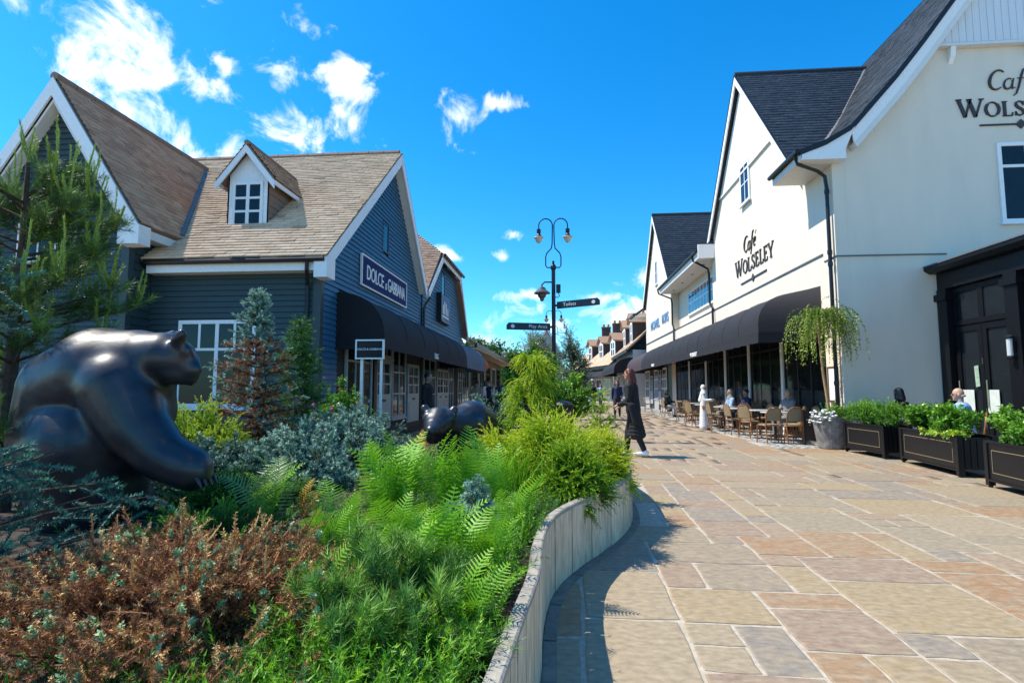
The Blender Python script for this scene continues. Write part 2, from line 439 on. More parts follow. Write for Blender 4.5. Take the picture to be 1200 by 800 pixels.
def boards(parent, o, u, n, z0, z1, pitch, lo, hi, m, holes=(), t=.034, name='weatherboard'):
    o, u, n = Vector(o), Vector(u), Vector(n)
    k = int(round((z1 - z0) / pitch)); pitch = (z1 - z0) / k
    for i in range(k):
        a = z0 + i * pitch; b = a + pitch - .002
        ivs = [(lo(a), hi(a), lo(b), hi(b))]
        for (h0, h1, g0, g1) in holes:
            if b > g0 and a < g1:
                new = []
                for (p, q, r, s) in ivs:
                    if h0 > p + .02 and h0 < q: new.append((p, min(q, h0), r, min(s, h0)))
                    if h1 < q - .02 and h1 > p: new.append((max(p, h1), q, max(r, h1), s))
                    if not (h0 < q and h1 > p): new.append((p, q, r, s))
                ivs = new
        for (p, q, r, s) in ivs:
            if q - p < .03: continue
            if s < r: r = s = (r + s) / 2
            j = random.uniform(-.002, .002)
            P = []
            for (x, zz, d) in ((p, a, 0), (q, a, 0), (q, a, t + j), (p, a, t + j), (r, b, 0), (s, b, 0), (s, b, .007), (r, b, .007)):
                w = o + u * x + n * d; P.append((w.x, w.y, w.z + zz))
            MB().add(P, [(0, 3, 2, 1), (4, 5, 6, 7), (0, 1, 5, 4), (1, 2, 6, 5), (2, 3, 7, 6), (3, 0, 4, 7)]).build(name, m, parent)

def window(parent, o, u, n, w, h, rows, m=None, gm=None, fr=.06, bar=.032, depth=.05, sill=True, name='window', proud=.03):
    """o bottom-left corner on the wall plane; rows from the bottom: (fraction of height, columns)"""
    m = m or M_WHITE; gm = gm or M_GLASSD
    o, u, n = Vector(o), Vector(u).normalized(), Vector(n).normalized(); Z = Vector((0, 0, 1))
    f = MB()
    def bx(a, b, c, d, p0, p1): f.obox(o + u * a + Z * c + n * p0, u * (b - a), Z * (d - c), n * (p1 - p0))
    q0, q1 = proud - depth, proud
    bx(0, fr, 0, h, q0, q1); bx(w - fr, w, 0, h, q0, q1)
    bx(fr, w - fr, 0, fr, q0, q1 - .002); bx(fr, w - fr, h - fr, h, q0, q1 - .002)
    cells = []
    tot = sum(r[0] for r in rows); z = fr; H = h - 2 * fr; W = w - 2 * fr
    for i, (rf, nc) in enumerate(rows):
        zh = H * rf / tot
        if i: bx(fr, w - fr, z - bar / 2, z + bar / 2, q0 + .006, q1 - .006)
        for c in range(nc):
            xa = fr + W * c / nc; xb = fr + W * (c + 1) / nc
            if c:
                bw = bar * (1.5 if (nc % 2 == 0 and c == nc // 2) else 1)
                bx(xa - bw / 2, xa + bw / 2, z, z + zh, q0 + .004, q1 - .008)
            cells.append((xa, xb, z, z + zh))
        z += zh
    fo = f.build(name, m, parent)
    for (a, b, c, d) in cells:
        g = MB(); e = .006
        g.obox(o + u * (a + e) + Z * (c + e) + n * max(q0 + .012, .008), u * (b - a - 2 * e), Z * (d - c - 2 * e), n * .006)
        g.build('pane', gm, fo)
    if sill:
        s = MB(); s.obox(o - u * .05 - Z * .05 + n * 0.001, u * (w + .1), Z * .048, n * .09); s.build('sill', m, fo)
    return fo

def awning(parent, ax, sgn, y0, y1, z_top, z_bot, reach, m, val=.22, taper0=0.0, taper1=0.0, segs=9, name='awning', cap0=True):
    """hooped shop awning on a wall at X=ax, reaching out along sgn; taper pulls the top edge in at the ends (a Dutch hood)"""
    rows = []; prof = []
    for i in range(segs + 1):
        t = math.pi / 2 * i / segs
        prof.append((ax + sgn * reach * math.sin(t) ** .95, z_bot + (z_top - z_bot) * math.cos(t) ** .9))
    b = MB(); N = 24
    for i, (x, z) in enumerate(prof):
        q = 1 - i / segs
        a0 = y0 + taper0 * q ** 1.3; a1 = y1 - taper1 * q ** 1.3
        rows.append([(x, a0 + (a1 - a0) * k / N, z - .018 * (1 - abs(2 * ((k / N * 6) % 1) - 1)) * math.sin(math.pi * i / segs)) for k in range(N + 1)])
    b.grid(rows)
    aw = b.build(name, m, parent, smooth=True)
    if cap0:
        for k, yw in ((0, y0), (N, y1)):
            e = MB(); e.grid([[(ax, yw, r[0][2]) for r in rows], [r[k] for r in rows]]); e.build('end_panel', m, aw, smooth=True)
    ns = max(2, int((y1 - y0) / 1.45))
    for q in range(1, ns):                                # sewn seams running down the canvas
        kf = q / ns; sr = [Vector(r_[0]).lerp(Vector(r_[-1]), kf) for r_ in rows]
        sm = MB(); sm.grid([[(p.x + sgn * .006, p.y - .016, p.z + .006) for p in sr], [(p.x + sgn * .012, p.y, p.z + .012) for p in sr], [(p.x + sgn * .006, p.y + .016, p.z + .006) for p in sr]]); sm.build('seam', m, aw)
    v = MB(); x = prof[-1][0]
    dip = lambda y: .02 * math.cos(y * 9)
    v.grid([[(x + sgn * .003, y0 + (y1 - y0) * k / 48, z_bot + .004) for k in range(49)], [(x + sgn * .012, y0 + (y1 - y0) * k / 48, z_bot - val + .5 * dip(y0 + (y1 - y0) * k / 48)) for k in range(49)]])
    for yw in (y0, y1): v.grid([[(ax, yw, z_bot), (x, yw, z_bot)], [(ax, yw, z_bot - val), (x, yw, z_bot - val)]])
    v.build('valance', m, aw)
    # frame bars under the hood
    fb = MB(); k = max(2, int((y1 - y0) / 2.6))
    for i in range(k + 1):
        y = y0 + .06 + (y1 - y0 - .12) * i / k
        fb.beam((ax, y, z_bot - .03), (x - sgn * .03, y, z_bot - .03), .03, .03)
    fb.beam((x - sgn * .03, y0 + .02, z_bot - .03), (x - sgn * .03, y1 - .02, z_bot - .03), .03, .03)
    fb.build('awning_frame', M_BLACKM, aw)
    return aw

# ------------------------------------------------------------------ ground and paving
g = MB(); g.add([(-400, -60, -.03), (400, -60, -.03), (400, 900, -.03), (-400, 900, -.03)], [(0, 1, 2, 3)])
tag(g.build('ground', M_MORTAR), kind='structure')

def wall_curve(n=160):
    """footprint of the planting bed's stone wall, near to far, then round the end and back along the far side"""
    P = [(-.46, .15), (-.31, .75), (-.205, 1.4), (-.145, 2.1), (-.10, 2.65), (-.10, 3.1), (-.08, 3.5), (-.02, 3.87), (.10, 4.21), (.24, 4.5), (.43, 4.9), (.62, 5.37), (.74, 5.85),
         (.80, 6.5), (.80, 7.2), (.70, 8.0), (.45, 8.7), (0.0, 9.15), (-.7, 9.35), (-1.6, 9.2), (-2.6, 8.9)]
    P = [Vector((x, y, 0)) for x, y in P]; out = []
    for i in range(len(P) - 1):
        p0 = P[max(i - 1, 0)]; p1 = P[i]; p2 = P[i + 1]; p3 = P[min(i + 2, len(P) - 1)]
        for k in range(10):
            t = k / 10
            out.append(.5 * ((2 * p1) + (p2 - p0) * t + (2 * p0 - 5 * p1 + 4 * p2 - p3) * t * t + (3 * p1 - p0 - 3 * p2 + p3) * t ** 3))
    out.append(P[-1]); return out
WC = wall_curve()
def wall_x(y):
    best = min(WC[:140], key=lambda p: abs(p.y - y)); return best.x

pav = MB(); pav.add([(-5.5, -6, -.005), (14, -6, -.005), (14, 140, -.005), (-5.5, 140, -.005)], [(0, 1, 2, 3)])
pavement = tag(pav.build('pavement', M_MORTAR), kind='structure')
# random-coursed flags on a 0.29 m module, turned 2 degrees
MOD = .285; TA = rad(-2.2); ca, sa = math.cos(TA), math.sin(TA)
GX0, GX1, GY0, GY1 = -26, 56, -4, 214
occ = {}
sizes = [(4, 2), (3, 2), (2, 2), (3, 3), (2, 1), (3, 2), (2, 3), (4, 2), (1, 2), (2, 2), (5, 2), (1, 1), (3, 1), (4, 3)]
stones = []
rp = random.Random(5)
for gy in range(GY0, GY1):
    for gx in range(GX0, GX1):
        if (gx, gy) in occ: continue
        opt = sizes[:]; rp.shuffle(opt)
        for (w, h) in opt + [(1, 1)]:
            if all((gx + i, gy + j) not in occ for i in range(w) for j in range(h)) and gx + w <= GX1:
                for i in range(w):
                    for j in range(h): occ[(gx + i, gy + j)] = 1
                stones.append((gx, gy, w, h)); break
WCXY = [(p.x, p.y) for p in WC]
def in_bed(x, y, m=0.0):
    # inside the bed when left of the wall curve
    if y > 9.5: return False
    if y < .1: return x < -.6
    if y < 8.2: return x < wall_x(y) + m
    if x < -3: return True
    best = min(WCXY, key=lambda p: (p[0] - x) ** 2 + (p[1] - y) ** 2)
    return (y < best[1]) and math.hypot(best[0] - x, best[1] - y) > -m
cand = []
for (gx, gy, w, h) in stones:
    cx, cy = (gx + w / 2) * MOD, (gy + h / 2) * MOD
    X = cx * ca - cy * sa; Y = cx * sa + cy * ca
    if X < -4.4 or X > 9.0 or Y < .6 or Y > 58: continue
    if X > 6.9 and Y > 13.6: continue
    if in_bed(X, Y, -.15 if Y < 8 else 0): continue
    if Y > 13.9 and X > 4.95 + .012 * (Y - 13.9): continue       # setts under the tables
    d = max(1.2, math.hypot(X, Y)); size = w * h / d ** 3
    vis = (abs(X + .085 * Y) / d < .75) and Y > 1.6
    cand.append((size * (1 if vis else .01), gx, gy, w, h, X, Y))
cand.sort(reverse=True)
def flag(gx, gy, w, h, k):
    r = random.Random(gx * 991 + gy * 17)
    x0, y0, x1, y1 = gx * MOD, gy * MOD, (gx + w) * MOD, (gy + h) * MOD
    j = .006; e = .009
    cx, cy = (x0 + x1) / 2, (y0 + y1) / 2
    pts = []
    for (ax, ay, bx_, by_) in ((x0, y0, x1, y0), (x1, y0, x1, y1), (x1, y1, x0, y1), (x0, y1, x0, y0)):
        for t in (.03, .35, .68):
            px, py = ax + (bx_ - ax) * t, ay + (by_ - ay) * t
            px += (cx - px) * .0 ; s = 1
            dx, dy = (1 if px < cx else -1), (1 if py < cy else -1)
            ed = j + r.uniform(-.003, .010)
            if ay == by_: py += ed * (1 if ay < cy else -1); px += (j * dx if t < .1 else 0)
            else: px += ed * (1 if ax < cx else -1); py += (j * dy if t < .1 else 0)
            pts.append((px, py))
    zt = r.uniform(-.001, .003); tx, ty = r.uniform(-.003, .003), r.uniform(-.003, .003)
    V = []
    def W(px, py, z): return (px * ca - py * sa, px * sa + py * ca, z)
    for (px, py) in pts: V.append(W(px, py, -.03))
    for (px, py) in pts: V.append(W(px, py, zt - .0035 + tx * (px - cx) + ty * (py - cy)))
    for (px, py) in pts:
        s = 1 - e / max(.1, min(x1 - x0, y1 - y0) / 2); qx, qy = cx + (px - cx) * s, cy + (py - cy) * s
        V.append(W(qx, qy, zt + tx * (qx - cx) + ty * (qy - cy)))
    n = len(pts)
    F = [(i, (i + 1) % n, n + (i + 1) % n, n + i) for i in range(n)] + [(n + i, n + (i + 1) % n, 2 * n + (i + 1) % n, 2 * n + i) for i in range(n)]
    F.append(tuple(2 * n + i for i in range(n)))
    return V, F
for (_, gx, gy, w, h, X, Y) in cand[:300]:
    V, F = flag(gx, gy, w, h, 0); MB().add(V, F).build('paving_stone', M_PAVE, pavement)
V = []; F = []; T = []
for (_, gx, gy, w, h, X, Y) in cand[300:]:
    x0, y0, x1, y1 = gx * MOD + .006, gy * MOD + .006, (gx + w) * MOD - .006, (gy + h) * MOD - .006
    z = rp.uniform(-.001, .004); k = len(V)
    for zz in (-.03, z):
        for (px, py) in ((x0, y0), (x1, y0), (x1, y1), (x0, y1)): V.append((px * ca - py * sa, px * sa + py * ca, zz))
    F += [(k + 4, k + 5, k + 6, k + 7)] + [(k + i, k + (i + 1) % 4, k + 4 + (i + 1) % 4, k + 4 + i) for i in range(4)]
    T += [rp.random()] * 8
np_mesh('distant_paving_stones', np.array(V), np.array(F), M_PAVEFAR, pavement, tint=np.array(T), kind='stuff')
# setts below the cafe tables
V = []; F = []; T = []
y = 13.2
row = 0
while y < 46:
    x = 4.98 + .012 * (y - 13.9) + (.08 if row % 2 else 0)
    while x < 6.8:
        w = rp.uniform(.14, .2); z = rp.uniform(-.001, .006); k = len(V)
        for zz in (-.03, z):
            for (px, py) in ((x, y), (x + w, y), (x + w, y + .14), (x, y + .14)): V.append((px, py, zz))
        F += [(k + 4, k + 5, k + 6, k + 7)] + [(k + i, k + (i + 1) % 4, k + 4 + (i + 1) % 4, k + 4 + i) for i in range(4)]
        T += [rp.random()] * 8
        x += w + .012
    y += .152; row += 1
np_mesh('terrace_setts', np.array(V), np.array(F), M_SETT, pavement, tint=np.array(T), kind='stuff')

# ------------------------------------------------------------------ planting bed: curved wall of upright stone slabs with weathered copings
WH = .47; WT = .055
bedwall = thing('bed_edging', 'low curved wall of upright pale stone slabs edging the planting bed', 'wall', (.1, 4.2, 0))
acc = [0.0]
for i in range(1, len(WC)): acc.append(acc[-1] + (WC[i] - WC[i - 1]).length)
def at_len(s):
    s = max(0, min(acc[-1] - 1e-4, s))
    for i in range(1, len(acc)):
        if acc[i] >= s:
            t = (s - acc[i - 1]) / max(1e-6, acc[i] - acc[i - 1]); p = WC[i - 1].lerp(WC[i], t); d = (WC[i] - WC[i - 1]).normalized(); return p, d
s = .02; rw = random.Random(3)
while s < acc[-1] - .3:
    L = rw.choice([.15, .17, .2, .22, .19, .24]); g_ = .006
    p, d = at_len(s + g_); q, d2 = at_len(s + L - g_)
    nrm = Vector((d.y, -d.x, 0)); nrm2 = Vector((d2.y, -d2.x, 0)); o_ = rw.uniform(-.004, .005); hh = WH + rw.uniform(-.006, .004)
    f = MB(); e = .006
    A = [p + nrm * o_, q + nrm2 * o_, q - nrm2 * WT, p - nrm * WT]
    up = lambda v, z: Vector((v.x, v.y, z))
    B = [A[0] + d * e - nrm * e, A[1] - d2 * e - nrm2 * e, A[2], A[3]]
    f.add([up(v, -.03) for v in A] + [up(v, hh - e) for v in A] + [up(v, hh) for v in B],
          [(0, 1, 5, 4), (1, 2, 6, 5), (2, 3, 7, 6), (3, 0, 4, 7), (4, 5, 9, 8), (5, 6, 10, 9), (6, 7, 11, 10), (7, 4, 8, 11), (8, 9, 10, 11)])
    f.build('stone_slab', M_SLAB, bedwall)
    s += L
s = .0
while s < acc[-1] - .5:
    L = rw.uniform(.42, .62); f = MB(); rows = []
    for k in range(5):
        p, d = at_len(s + .004 + (L - .008) * k / 4); nrm = Vector((d.y, -d.x, 0)); z0 = WH + .003; z1 = WH + .028
        rows.append([p + nrm * .004 + Vector((0, 0, z0)), p + nrm * .004 + Vector((0, 0, z1 - .006)), p - nrm * .004 + Vector((0, 0, z1)), p - nrm * (WT - .004) + Vector((0, 0, z1)), p - nrm * (WT + .006) + Vector((0, 0, z0))])
    f.grid(rows); f.add(rows[0], [(0, 1, 2, 3, 4)]); f.add(rows[-1], [(4, 3, 2, 1, 0)])
    f.build('coping_stone', M_SLABTOP, bedwall); s += L
M_SETTD = mat('edging_stone', (.20, .18, .15), .85, var=.3, scale=5, bump=.4)
# kerb course at its foot
s = .0
while s < 7.6:
    L = rw.uniform(.38, .6); f = MB(); rows = []
    for k in range(5):
        p, d = at_len(s + .006 + (L - .012) * k / 4); nrm = Vector((d.y, -d.x, 0))
        rows.append([p + nrm * .008 + Vector((0, 0, .006)), p + nrm * .075 + Vector((0, 0, .006)), p + nrm * .082 + Vector((0, 0, -.03))])
    f.grid(rows); f.build('edging_stone', M_SETTD, pavement); s += L
# the soil fills the bed
f = MB(); rows = []
bed_pts = [p for p in WC]
back = [(-12, .15), (-12, 3), (-12, 6), (-8, 9.0), (-5, 9.6), (-3.6, 9.5)]
rowsA = []
for i in range(0, len(WC), 4):
    p = WC[i]; t = i / (len(WC) - 1); bx_ = Vector((-9.5 + 5.5 * max(0, t - .6) * 2, .0 + 9.6 * min(1, t * 1.25), 0))
    r = []
    for k in range(13):
        q = (p - Vector((.05, 0, 0))).lerp(bx_, k / 12); q.z = .40 + .16 * math.sin(math.pi * min(1, k / 7)) * .8 + .02 * math.sin(q.x * 5 + q.y * 3); r.append(q)
    rowsA.append(r)
f.grid(rowsA); tag(f.build('bed_soil', M_SOIL, smooth=True), kind='structure')
# ================================================================== LEFT: teal weatherboarded shop with a brown tiled roof
shop = thing('teal_shop', 'teal weatherboarded shop with brown tiled roof, white dormer and navy name sign', 'shop', (-6.5, 12, 0))
LX = -4.6
EZ = 3.85                                           # eaves
RS = (7.95 - EZ) / (14.5 - 9.8)                     # roof rise per metre
# solid body
b = MB()
b.prism([(LX - .03, 10.13, 0), (LX - .03, 17.85, 0), (LX - .03, 17.85, 4.25), (LX - .03, 14.5, 7.75), (LX - .03, 10.13, 3.95)], (-6.2, 0, 0))
b.prism([(-11.3, 9.53, 0), (-8.13, 9.53, 0), (-8.13, 9.53, 4.5), (-9.6, 9.53, 6.95), (-11.3, 9.53, 4.5)], (0, 3.5, 0))
wall = b.build('wall', M_TEAL_SHADE, shop)
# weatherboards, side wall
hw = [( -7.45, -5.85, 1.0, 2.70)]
boards(wall, (0, 10.1, 0), (1, 0, 0), (0, -1, 0), .3, 3.62, .112, lambda z: -8.1, lambda z: LX - .1, M_TEAL_SHADE, hw)
boards(wall, (0, 9.5, 0), (1, 0, 0), (0, -1, 0), .3, 7.0, .112, lambda z: max(-11.3, -9.6 - (7.0 - z) * .62), lambda z: min(-8.2, -9.6 + (7.0 - z) * .62), M_TEAL_SHADE, [(-10.4, -9.17, 3.8, 5.07)])
boards(wall, (-8.1, 0, 0), (0, 1, 0), (1, 0, 0), .3, 4.4, .15, lambda z: 9.55, lambda z: 10.07, M_TEAL_SHADE)
boards(wall, (LX, 0, 0), (0, 1, 0), (1, 0, 0), .3, 7.6, .112, lambda z: max(10.2, 10.13 + (z - 3.95) * 1.15), lambda z: min(17.75, 17.85 - (z - 4.25) * .957) - .02, M_BOARD_SKYLIT,
       [(10.95, 17.85, 0, 3.4), (13.7, 14.2, 4.97, 5.77)])
cb = MB(); cb.box((LX - .12, 10.06, 0), (LX + .035, 10.2, 3.66)); cb.build('corner_board', M_TEAL_SHADE, shop)
cb = MB(); cb.box((-8.22, 9.46, 0), (-8.06, 9.6, 4.4)); cb.build('corner_board', M_TEAL_SHADE, shop)
# eaves: soffit, fascia, gutter
MB().box((-8.0, 9.86, 3.60), (LX + .2, 10.12, 3.63)).build('soffit', M_SOFF, shop)
MB().box((-8.0, 9.83, 3.601), (LX + .2, 9.858, 3.80)).build('fascia', M_WHITE, shop)
gt = MB(); gt.tube([(-8.0, 9.76, 3.80), (LX + .22, 9.76, 3.80)], .058, 8); gt.build('gutter', M_BLACKM, shop)
dp = MB(); dp.tube([(LX - .12, 9.76, 3.78), (LX - .14, 9.8, 3.62), (LX - .22, 10.02, 3.35), (LX - .22, 10.03, 3.2), (LX - .22, 10.03, .1)], .036, 8); dp.build('downpipe', M_BLACKM, shop)
# main roof (pitch facing the camera)
def main_lo(t):
    z = EZ + (7.95 - EZ) * t
    if z > 7.35: return 0.0
    if z > 4.5: return (-7.8 - (z - 4.5) / 2.85 * 1.8) + 11
    return -8.05 + 11
roof = roof_slope('roof', shop, (-11, 9.74, EZ), (1, 0, 0), (0, 14.5 - 9.74, 7.95 - EZ), main_lo, lambda t: 11 + LX + .27, M_TILE, tile=.30, gauge=.125, seed=1)
roof_slope('rear_roof', shop, (LX + .27, 17.6, 4.7), (-1, 0, 0), (0, -3.1, 7.95 - 4.7), lambda t: 0, lambda t: 6.6, M_TILE, tile=.3, gauge=.2, seed=2)
rd = MB()
x = -11.0
while x < LX + .2:
    x1 = min(x + .44, LX + .28); rd.tube([(x, 14.5, 7.95 + random.uniform(-.004, .004)), (x1 - .012, 14.5, 7.955)], .085, 8); x = x1
rd.build('ridge_tiles', M_TILERED, roof, kind='stuff')
def barge(parent, pts, off, w=.22, t=.035, m=None, name='bargeboard', n=(0, -1, 0)):
    """board running along a rake: pts = top edge polyline, off = direction of the board's width"""
    for a, c in zip(pts[:-1], pts[1:]):
        a, c, o_ = Vector(a), Vector(c), Vector(off)
        MB().prism([a, c, c + o_ * w, a + o_ * w], Vector(n) * t).build(name, m or M_WHITE, parent)
bx_ = LX + .24
barge(shop, [(bx_, 9.74, 3.83), (bx_, 14.5, 7.92)], (0, .02, -1), w=.30, n=(1, 0, 0))
barge(shop, [(bx_, 14.5, 7.92), (bx_, 17.6, 4.66)], (0, -.02, -1), w=.32, n=(1, 0, 0))
MB().box((LX + .02, 9.75, 3.45), (bx_ + .04, 10.12, 3.84)).build('eaves_box', M_WHITE, shop)
MB().prism([(LX + .01, 9.9, 3.72), (LX + .01, 14.5, 7.7), (LX + .01, 17.5, 4.55), (LX + .01, 17.5, 4.47), (LX + .01, 14.5, 7.62), (LX + .01, 9.9, 3.64)], (.25, 0, 0)).build('verge_soffit', M_SOFF, shop)
# wing roof
def wing_hi(t): return 10.5 - 9.26 + t * (13.85 - 10.5)
roof_slope('wing_roof', shop, (-7.72, 9.26, 4.42), (0, 1, 0), (-1.92, 0, 7.35 - 4.42), lambda t: 0, wing_hi, M_TILERED, tile=.30, gauge=.125, seed=3)
roof_slope('wing_roof', shop, (-11.55, 9.26, 4.42), (0, 1, 0), (1.9, 0, 7.35 - 4.42), lambda t: 0, lambda t: 3.5, M_TILERED, tile=.3, gauge=.12, seed=4)
rd = MB(); y = 9.24
while y < 13.8:
    rd.tube([(-9.645, y, 7.36), (-9.645, y + .42, 7.365)], .085, 8); y += .435
rd.build('ridge_tiles', M_TILERED, shop, kind='stuff')
vl = MB(); vl.beam((-7.76, 10.42, 4.52), (-9.62, 13.78, 7.36), .13, .05); vl.build('valley_flashing', M_LEAD, shop)
barge(shop, [(-9.64, 9.24, 7.32), (-7.70, 9.24, 4.36)], (0, 0, -1), w=.36, n=(0, -1, 0))
barge(shop, [(-9.64, 9.24, 7.32), (-11.58, 9.24, 4.36)], (0, 0, -1), w=.36, n=(0, -1, 0))
MB().box((-8.1, 9.2, 4.02), (-7.68, 9.5, 4.38)).build('eaves_box', M_WHITE, shop)
MB().box((-8.06, 9.5, 4.2), (-7.76, 10.6, 4.36)).build('soffit', M_SOFF, shop)
MB().prism([(-8.2, 9.26, 4.7), (-9.64, 9.26, 6.92), (-11.1, 9.26, 4.7), (-11.1, 9.26, 4.62), (-9.64, 9.26, 6.84), (-8.2, 9.26, 4.62)], (0, .25, 0)).build('verge_soffit', M_SOFF, shop)
# windows
window(shop, (-7.45, 10.1, 1.0), (1, 0, 0), (0, -1, 0), 1.6, 1.70, [(2.1, 2), (1, 4)], fr=.075, bar=.05, gm=M_GLASSD)
window(shop, (-10.4, 9.5, 3.8), (1, 0, 0), (0, -1, 0), 1.23, 1.27, [(1, 3), (1, 3)], fr=.07)
window(shop, (LX, 13.7, 4.97), (0, 1, 0), (1, 0, 0), .5, .8, [(1, 1)], m=M_BLACKM, fr=.05, sill=False)
# dormer
dor = MB(); dx0, dx1, dy, dz0, dz1, dap = -7.10, -6.18, 10.92, 4.74, 5.93, 6.50
yb = lambda z: 9.74 + (z - EZ) / ((7.95 - EZ) / (14.5 - 9.74))
dor.add([(dx0, dy, dz0), (dx1, dy, dz0), (dx1, dy, dz1), ((dx0 + dx1) / 2, dy, dap), (dx0, dy, dz1)], [(0, 1, 2, 3, 4)])
dorm = dor.build('dormer', M_WHITE, shop)
for x in (dx0, dx1):
    MB().prism([(x, dy, dz0), (x, dy, dz1 + .05), (x, yb(dz1 + .05), dz1 + .05)], (.03 if x == dx0 else -.03, 0, 0)).build('cheek', M_TILERED, dorm)
    sg = 1 if x == dx1 else -1
    for i in range(9):                                            # tile-hung courses on the cheeks
        za = dz0 + .02 + i * .13; ya = max(dy + .02, yb(za) if False else dy + .02); ye = yb(za) - .01
        if ye > ya + .04: MB().prism([(x, ya, za), (x, ye, za), (x, ye, za + .12), (x, ya, za + .12)], (sg * (.018 if i % 2 else .024), 0, 0)).build('hung_tile_course', M_TILERED, dorm)
window(dorm, (dx0 + .12, dy, dz0 + .06), (1, 0, 0), (0, -1, 0), dx1 - dx0 - .24, 1.0, [(1, 2), (1, 2), (1, 2)], fr=.06, bar=.05)
cxm = (dx0 + dx1) / 2; sl = (dap - dz1) / (dx1 - cxm)
for sg in (-1, 1):
    e0 = Vector((cxm + sg * .66, dy - .14, dap + .12 - .66 * sl)); r0 = Vector((cxm, dy - .14, dap + .12))
    def hi_(t, e0=e0, r0=r0): z = e0.z + (r0.z - e0.z) * t; return max(.2, yb(z) - e0.y)
    roof_slope('dormer_roof', dorm, e0, (0, 1, 0), r0 - e0, lambda t: 0, hi_, M_TILERED, tile=.17, gauge=.11, seed=6, slab=.05)
    bo = e0 - Vector((0, .0, .05)); ro = r0 - Vector((0, 0, .05))
    barge(dorm, [ro, bo], (0, 0, -1), w=.17, t=.03)
    MB().beam((e0.x - sg * .02, e0.y, e0.z - .07), (e0.x - sg * .02, yb(e0.z) - .05, e0.z - .07), .03, .09).build('dormer_fascia', M_WHITE, dorm)
MB().box((dx0 - .02, dy - .05, dz0 - .1), (dx1 + .02, dy + .1, dz0 + .03)).build('sill', M_LEAD, dorm)
dr = MB(); y = dy - .15
while y < yb(dap + .12) - .1:
    dr.tube([(cxm, y, dap + .13), (cxm, y + .3, dap + .132)], .06, 8); y += .31
dr.build('ridge_tiles', M_TILERED, dorm, kind='stuff')
# name sign
sg_ = MB(); sg_.box((LX + .036, 12.12, 3.787), (LX + .075, 15.77, 4.463)); sign = sg_.build('name_sign', M_NAVY, shop)
fr = MB()
for a, c in (((12.08, 3.75), (15.81, 3.785)), ((12.08, 4.465), (15.81, 4.50)), ((12.08, 3.786), (12.118, 4.464)), ((15.772, 3.786), (15.81, 4.464))):
    fr.box((LX + .04, a[0], a[1]), (LX + .09, c[0], c[1]))
fr.build('sign_border', M_WHITE, sign)
text('sign_lettering', 'DOLCE', .50, (LX + .08, 13.03, 3.95), (0, 1, 0), (0, 0, 1), M_WHITE, sign, spacing=.92, xs=.82)
text('sign_lettering', '&', .26, (LX + .08, 13.86, 3.95), (0, 1, 0), (0, 0, 1), M_WHITE, sign, xs=.8)
text('sign_lettering', 'GABBANA', .50, (LX + .08, 14.80, 3.95), (0, 1, 0), (0, 0, 1), M_WHITE, sign, spacing=.9, xs=.74)
# shopfront below the awning
rec = MB(); rec.box((LX - .02, 10.95, .0), (LX + .012, 17.85, .35)); rec.build('plinth', M_BLACKM, shop)
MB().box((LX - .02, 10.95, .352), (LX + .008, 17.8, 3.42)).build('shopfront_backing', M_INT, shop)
MB().box((LX + .008, 10.95, 2.55), (LX + .06, 17.8, 3.38)).build('fascia_board', M_BLACKM, shop)
def shop_window(parent, y0, y1, z0, z1, rows, m=M_GREYP, fr=.08, bar=.04):
    return window(parent, (LX + .01, y0, z0), (0, 1, 0), (1, 0, 0), y1 - y0, z1 - z0, rows, m=m, gm=M_GLASSD, fr=fr, bar=bar, proud=.06)
shop_window(shop, 11.35, 13.0, .55, 2.5, [(3, 3), (1, 3)])
MB().box((LX + .01, 13.05, .35), (LX + .1, 13.26, 2.55)).build('pilaster', M_BLACKM, shop)
def panelled_door(parent, y0, y1, lx, m=M_GREYP, top=2.12):
    d = MB(); d.box((lx + .01, y0, .36), (lx + .06, y1, 1.12)); do = d.build('door', m, parent)
    MB().box((lx + .062, y0 + .12, .48), (lx + .075, y1 - .12, .95)).build('door_panel', m, do)
    window(do, (lx + .01, y0, 1.122), (0, 1, 0), (1, 0, 0), y1 - y0, top - 1.122, [(1, 2), (1, 2), (1, 2)], m=m, gm=M_GLASSD, fr=.1, bar=.04, proud=.052, sill=False, name='door_window')
    MB().box((lx + .063, (y0 + y1) / 2 - .13, 1.03), (lx + .08, (y0 + y1) / 2 + .13, 1.09)).build('letter_plate', M_BLACKM, do)
    return do
panelled_door(shop, 13.32, 14.55, LX)
shop_window(shop, 13.3, 14.6, 2.16, 2.5, [(1, 3)], bar=.03)
shop_window(shop, 14.62, 15.95, .55, 2.5, [(1, 2), (1, 2), (1, 2)])
panelled_door(shop, 16.2, 17.5, LX)
aw = awning(shop, LX, 1, 10.85, 20.9, 3.36, 2.42, 1.05, M_CANVAS, val=.25, name='awning')
text('awning_lettering', 'D&G SHOP'[:3], .24, (LX + 1.065, 15.6, 2.22), (0, 1, 0), (0, 0, 1), M_WHITE, aw)

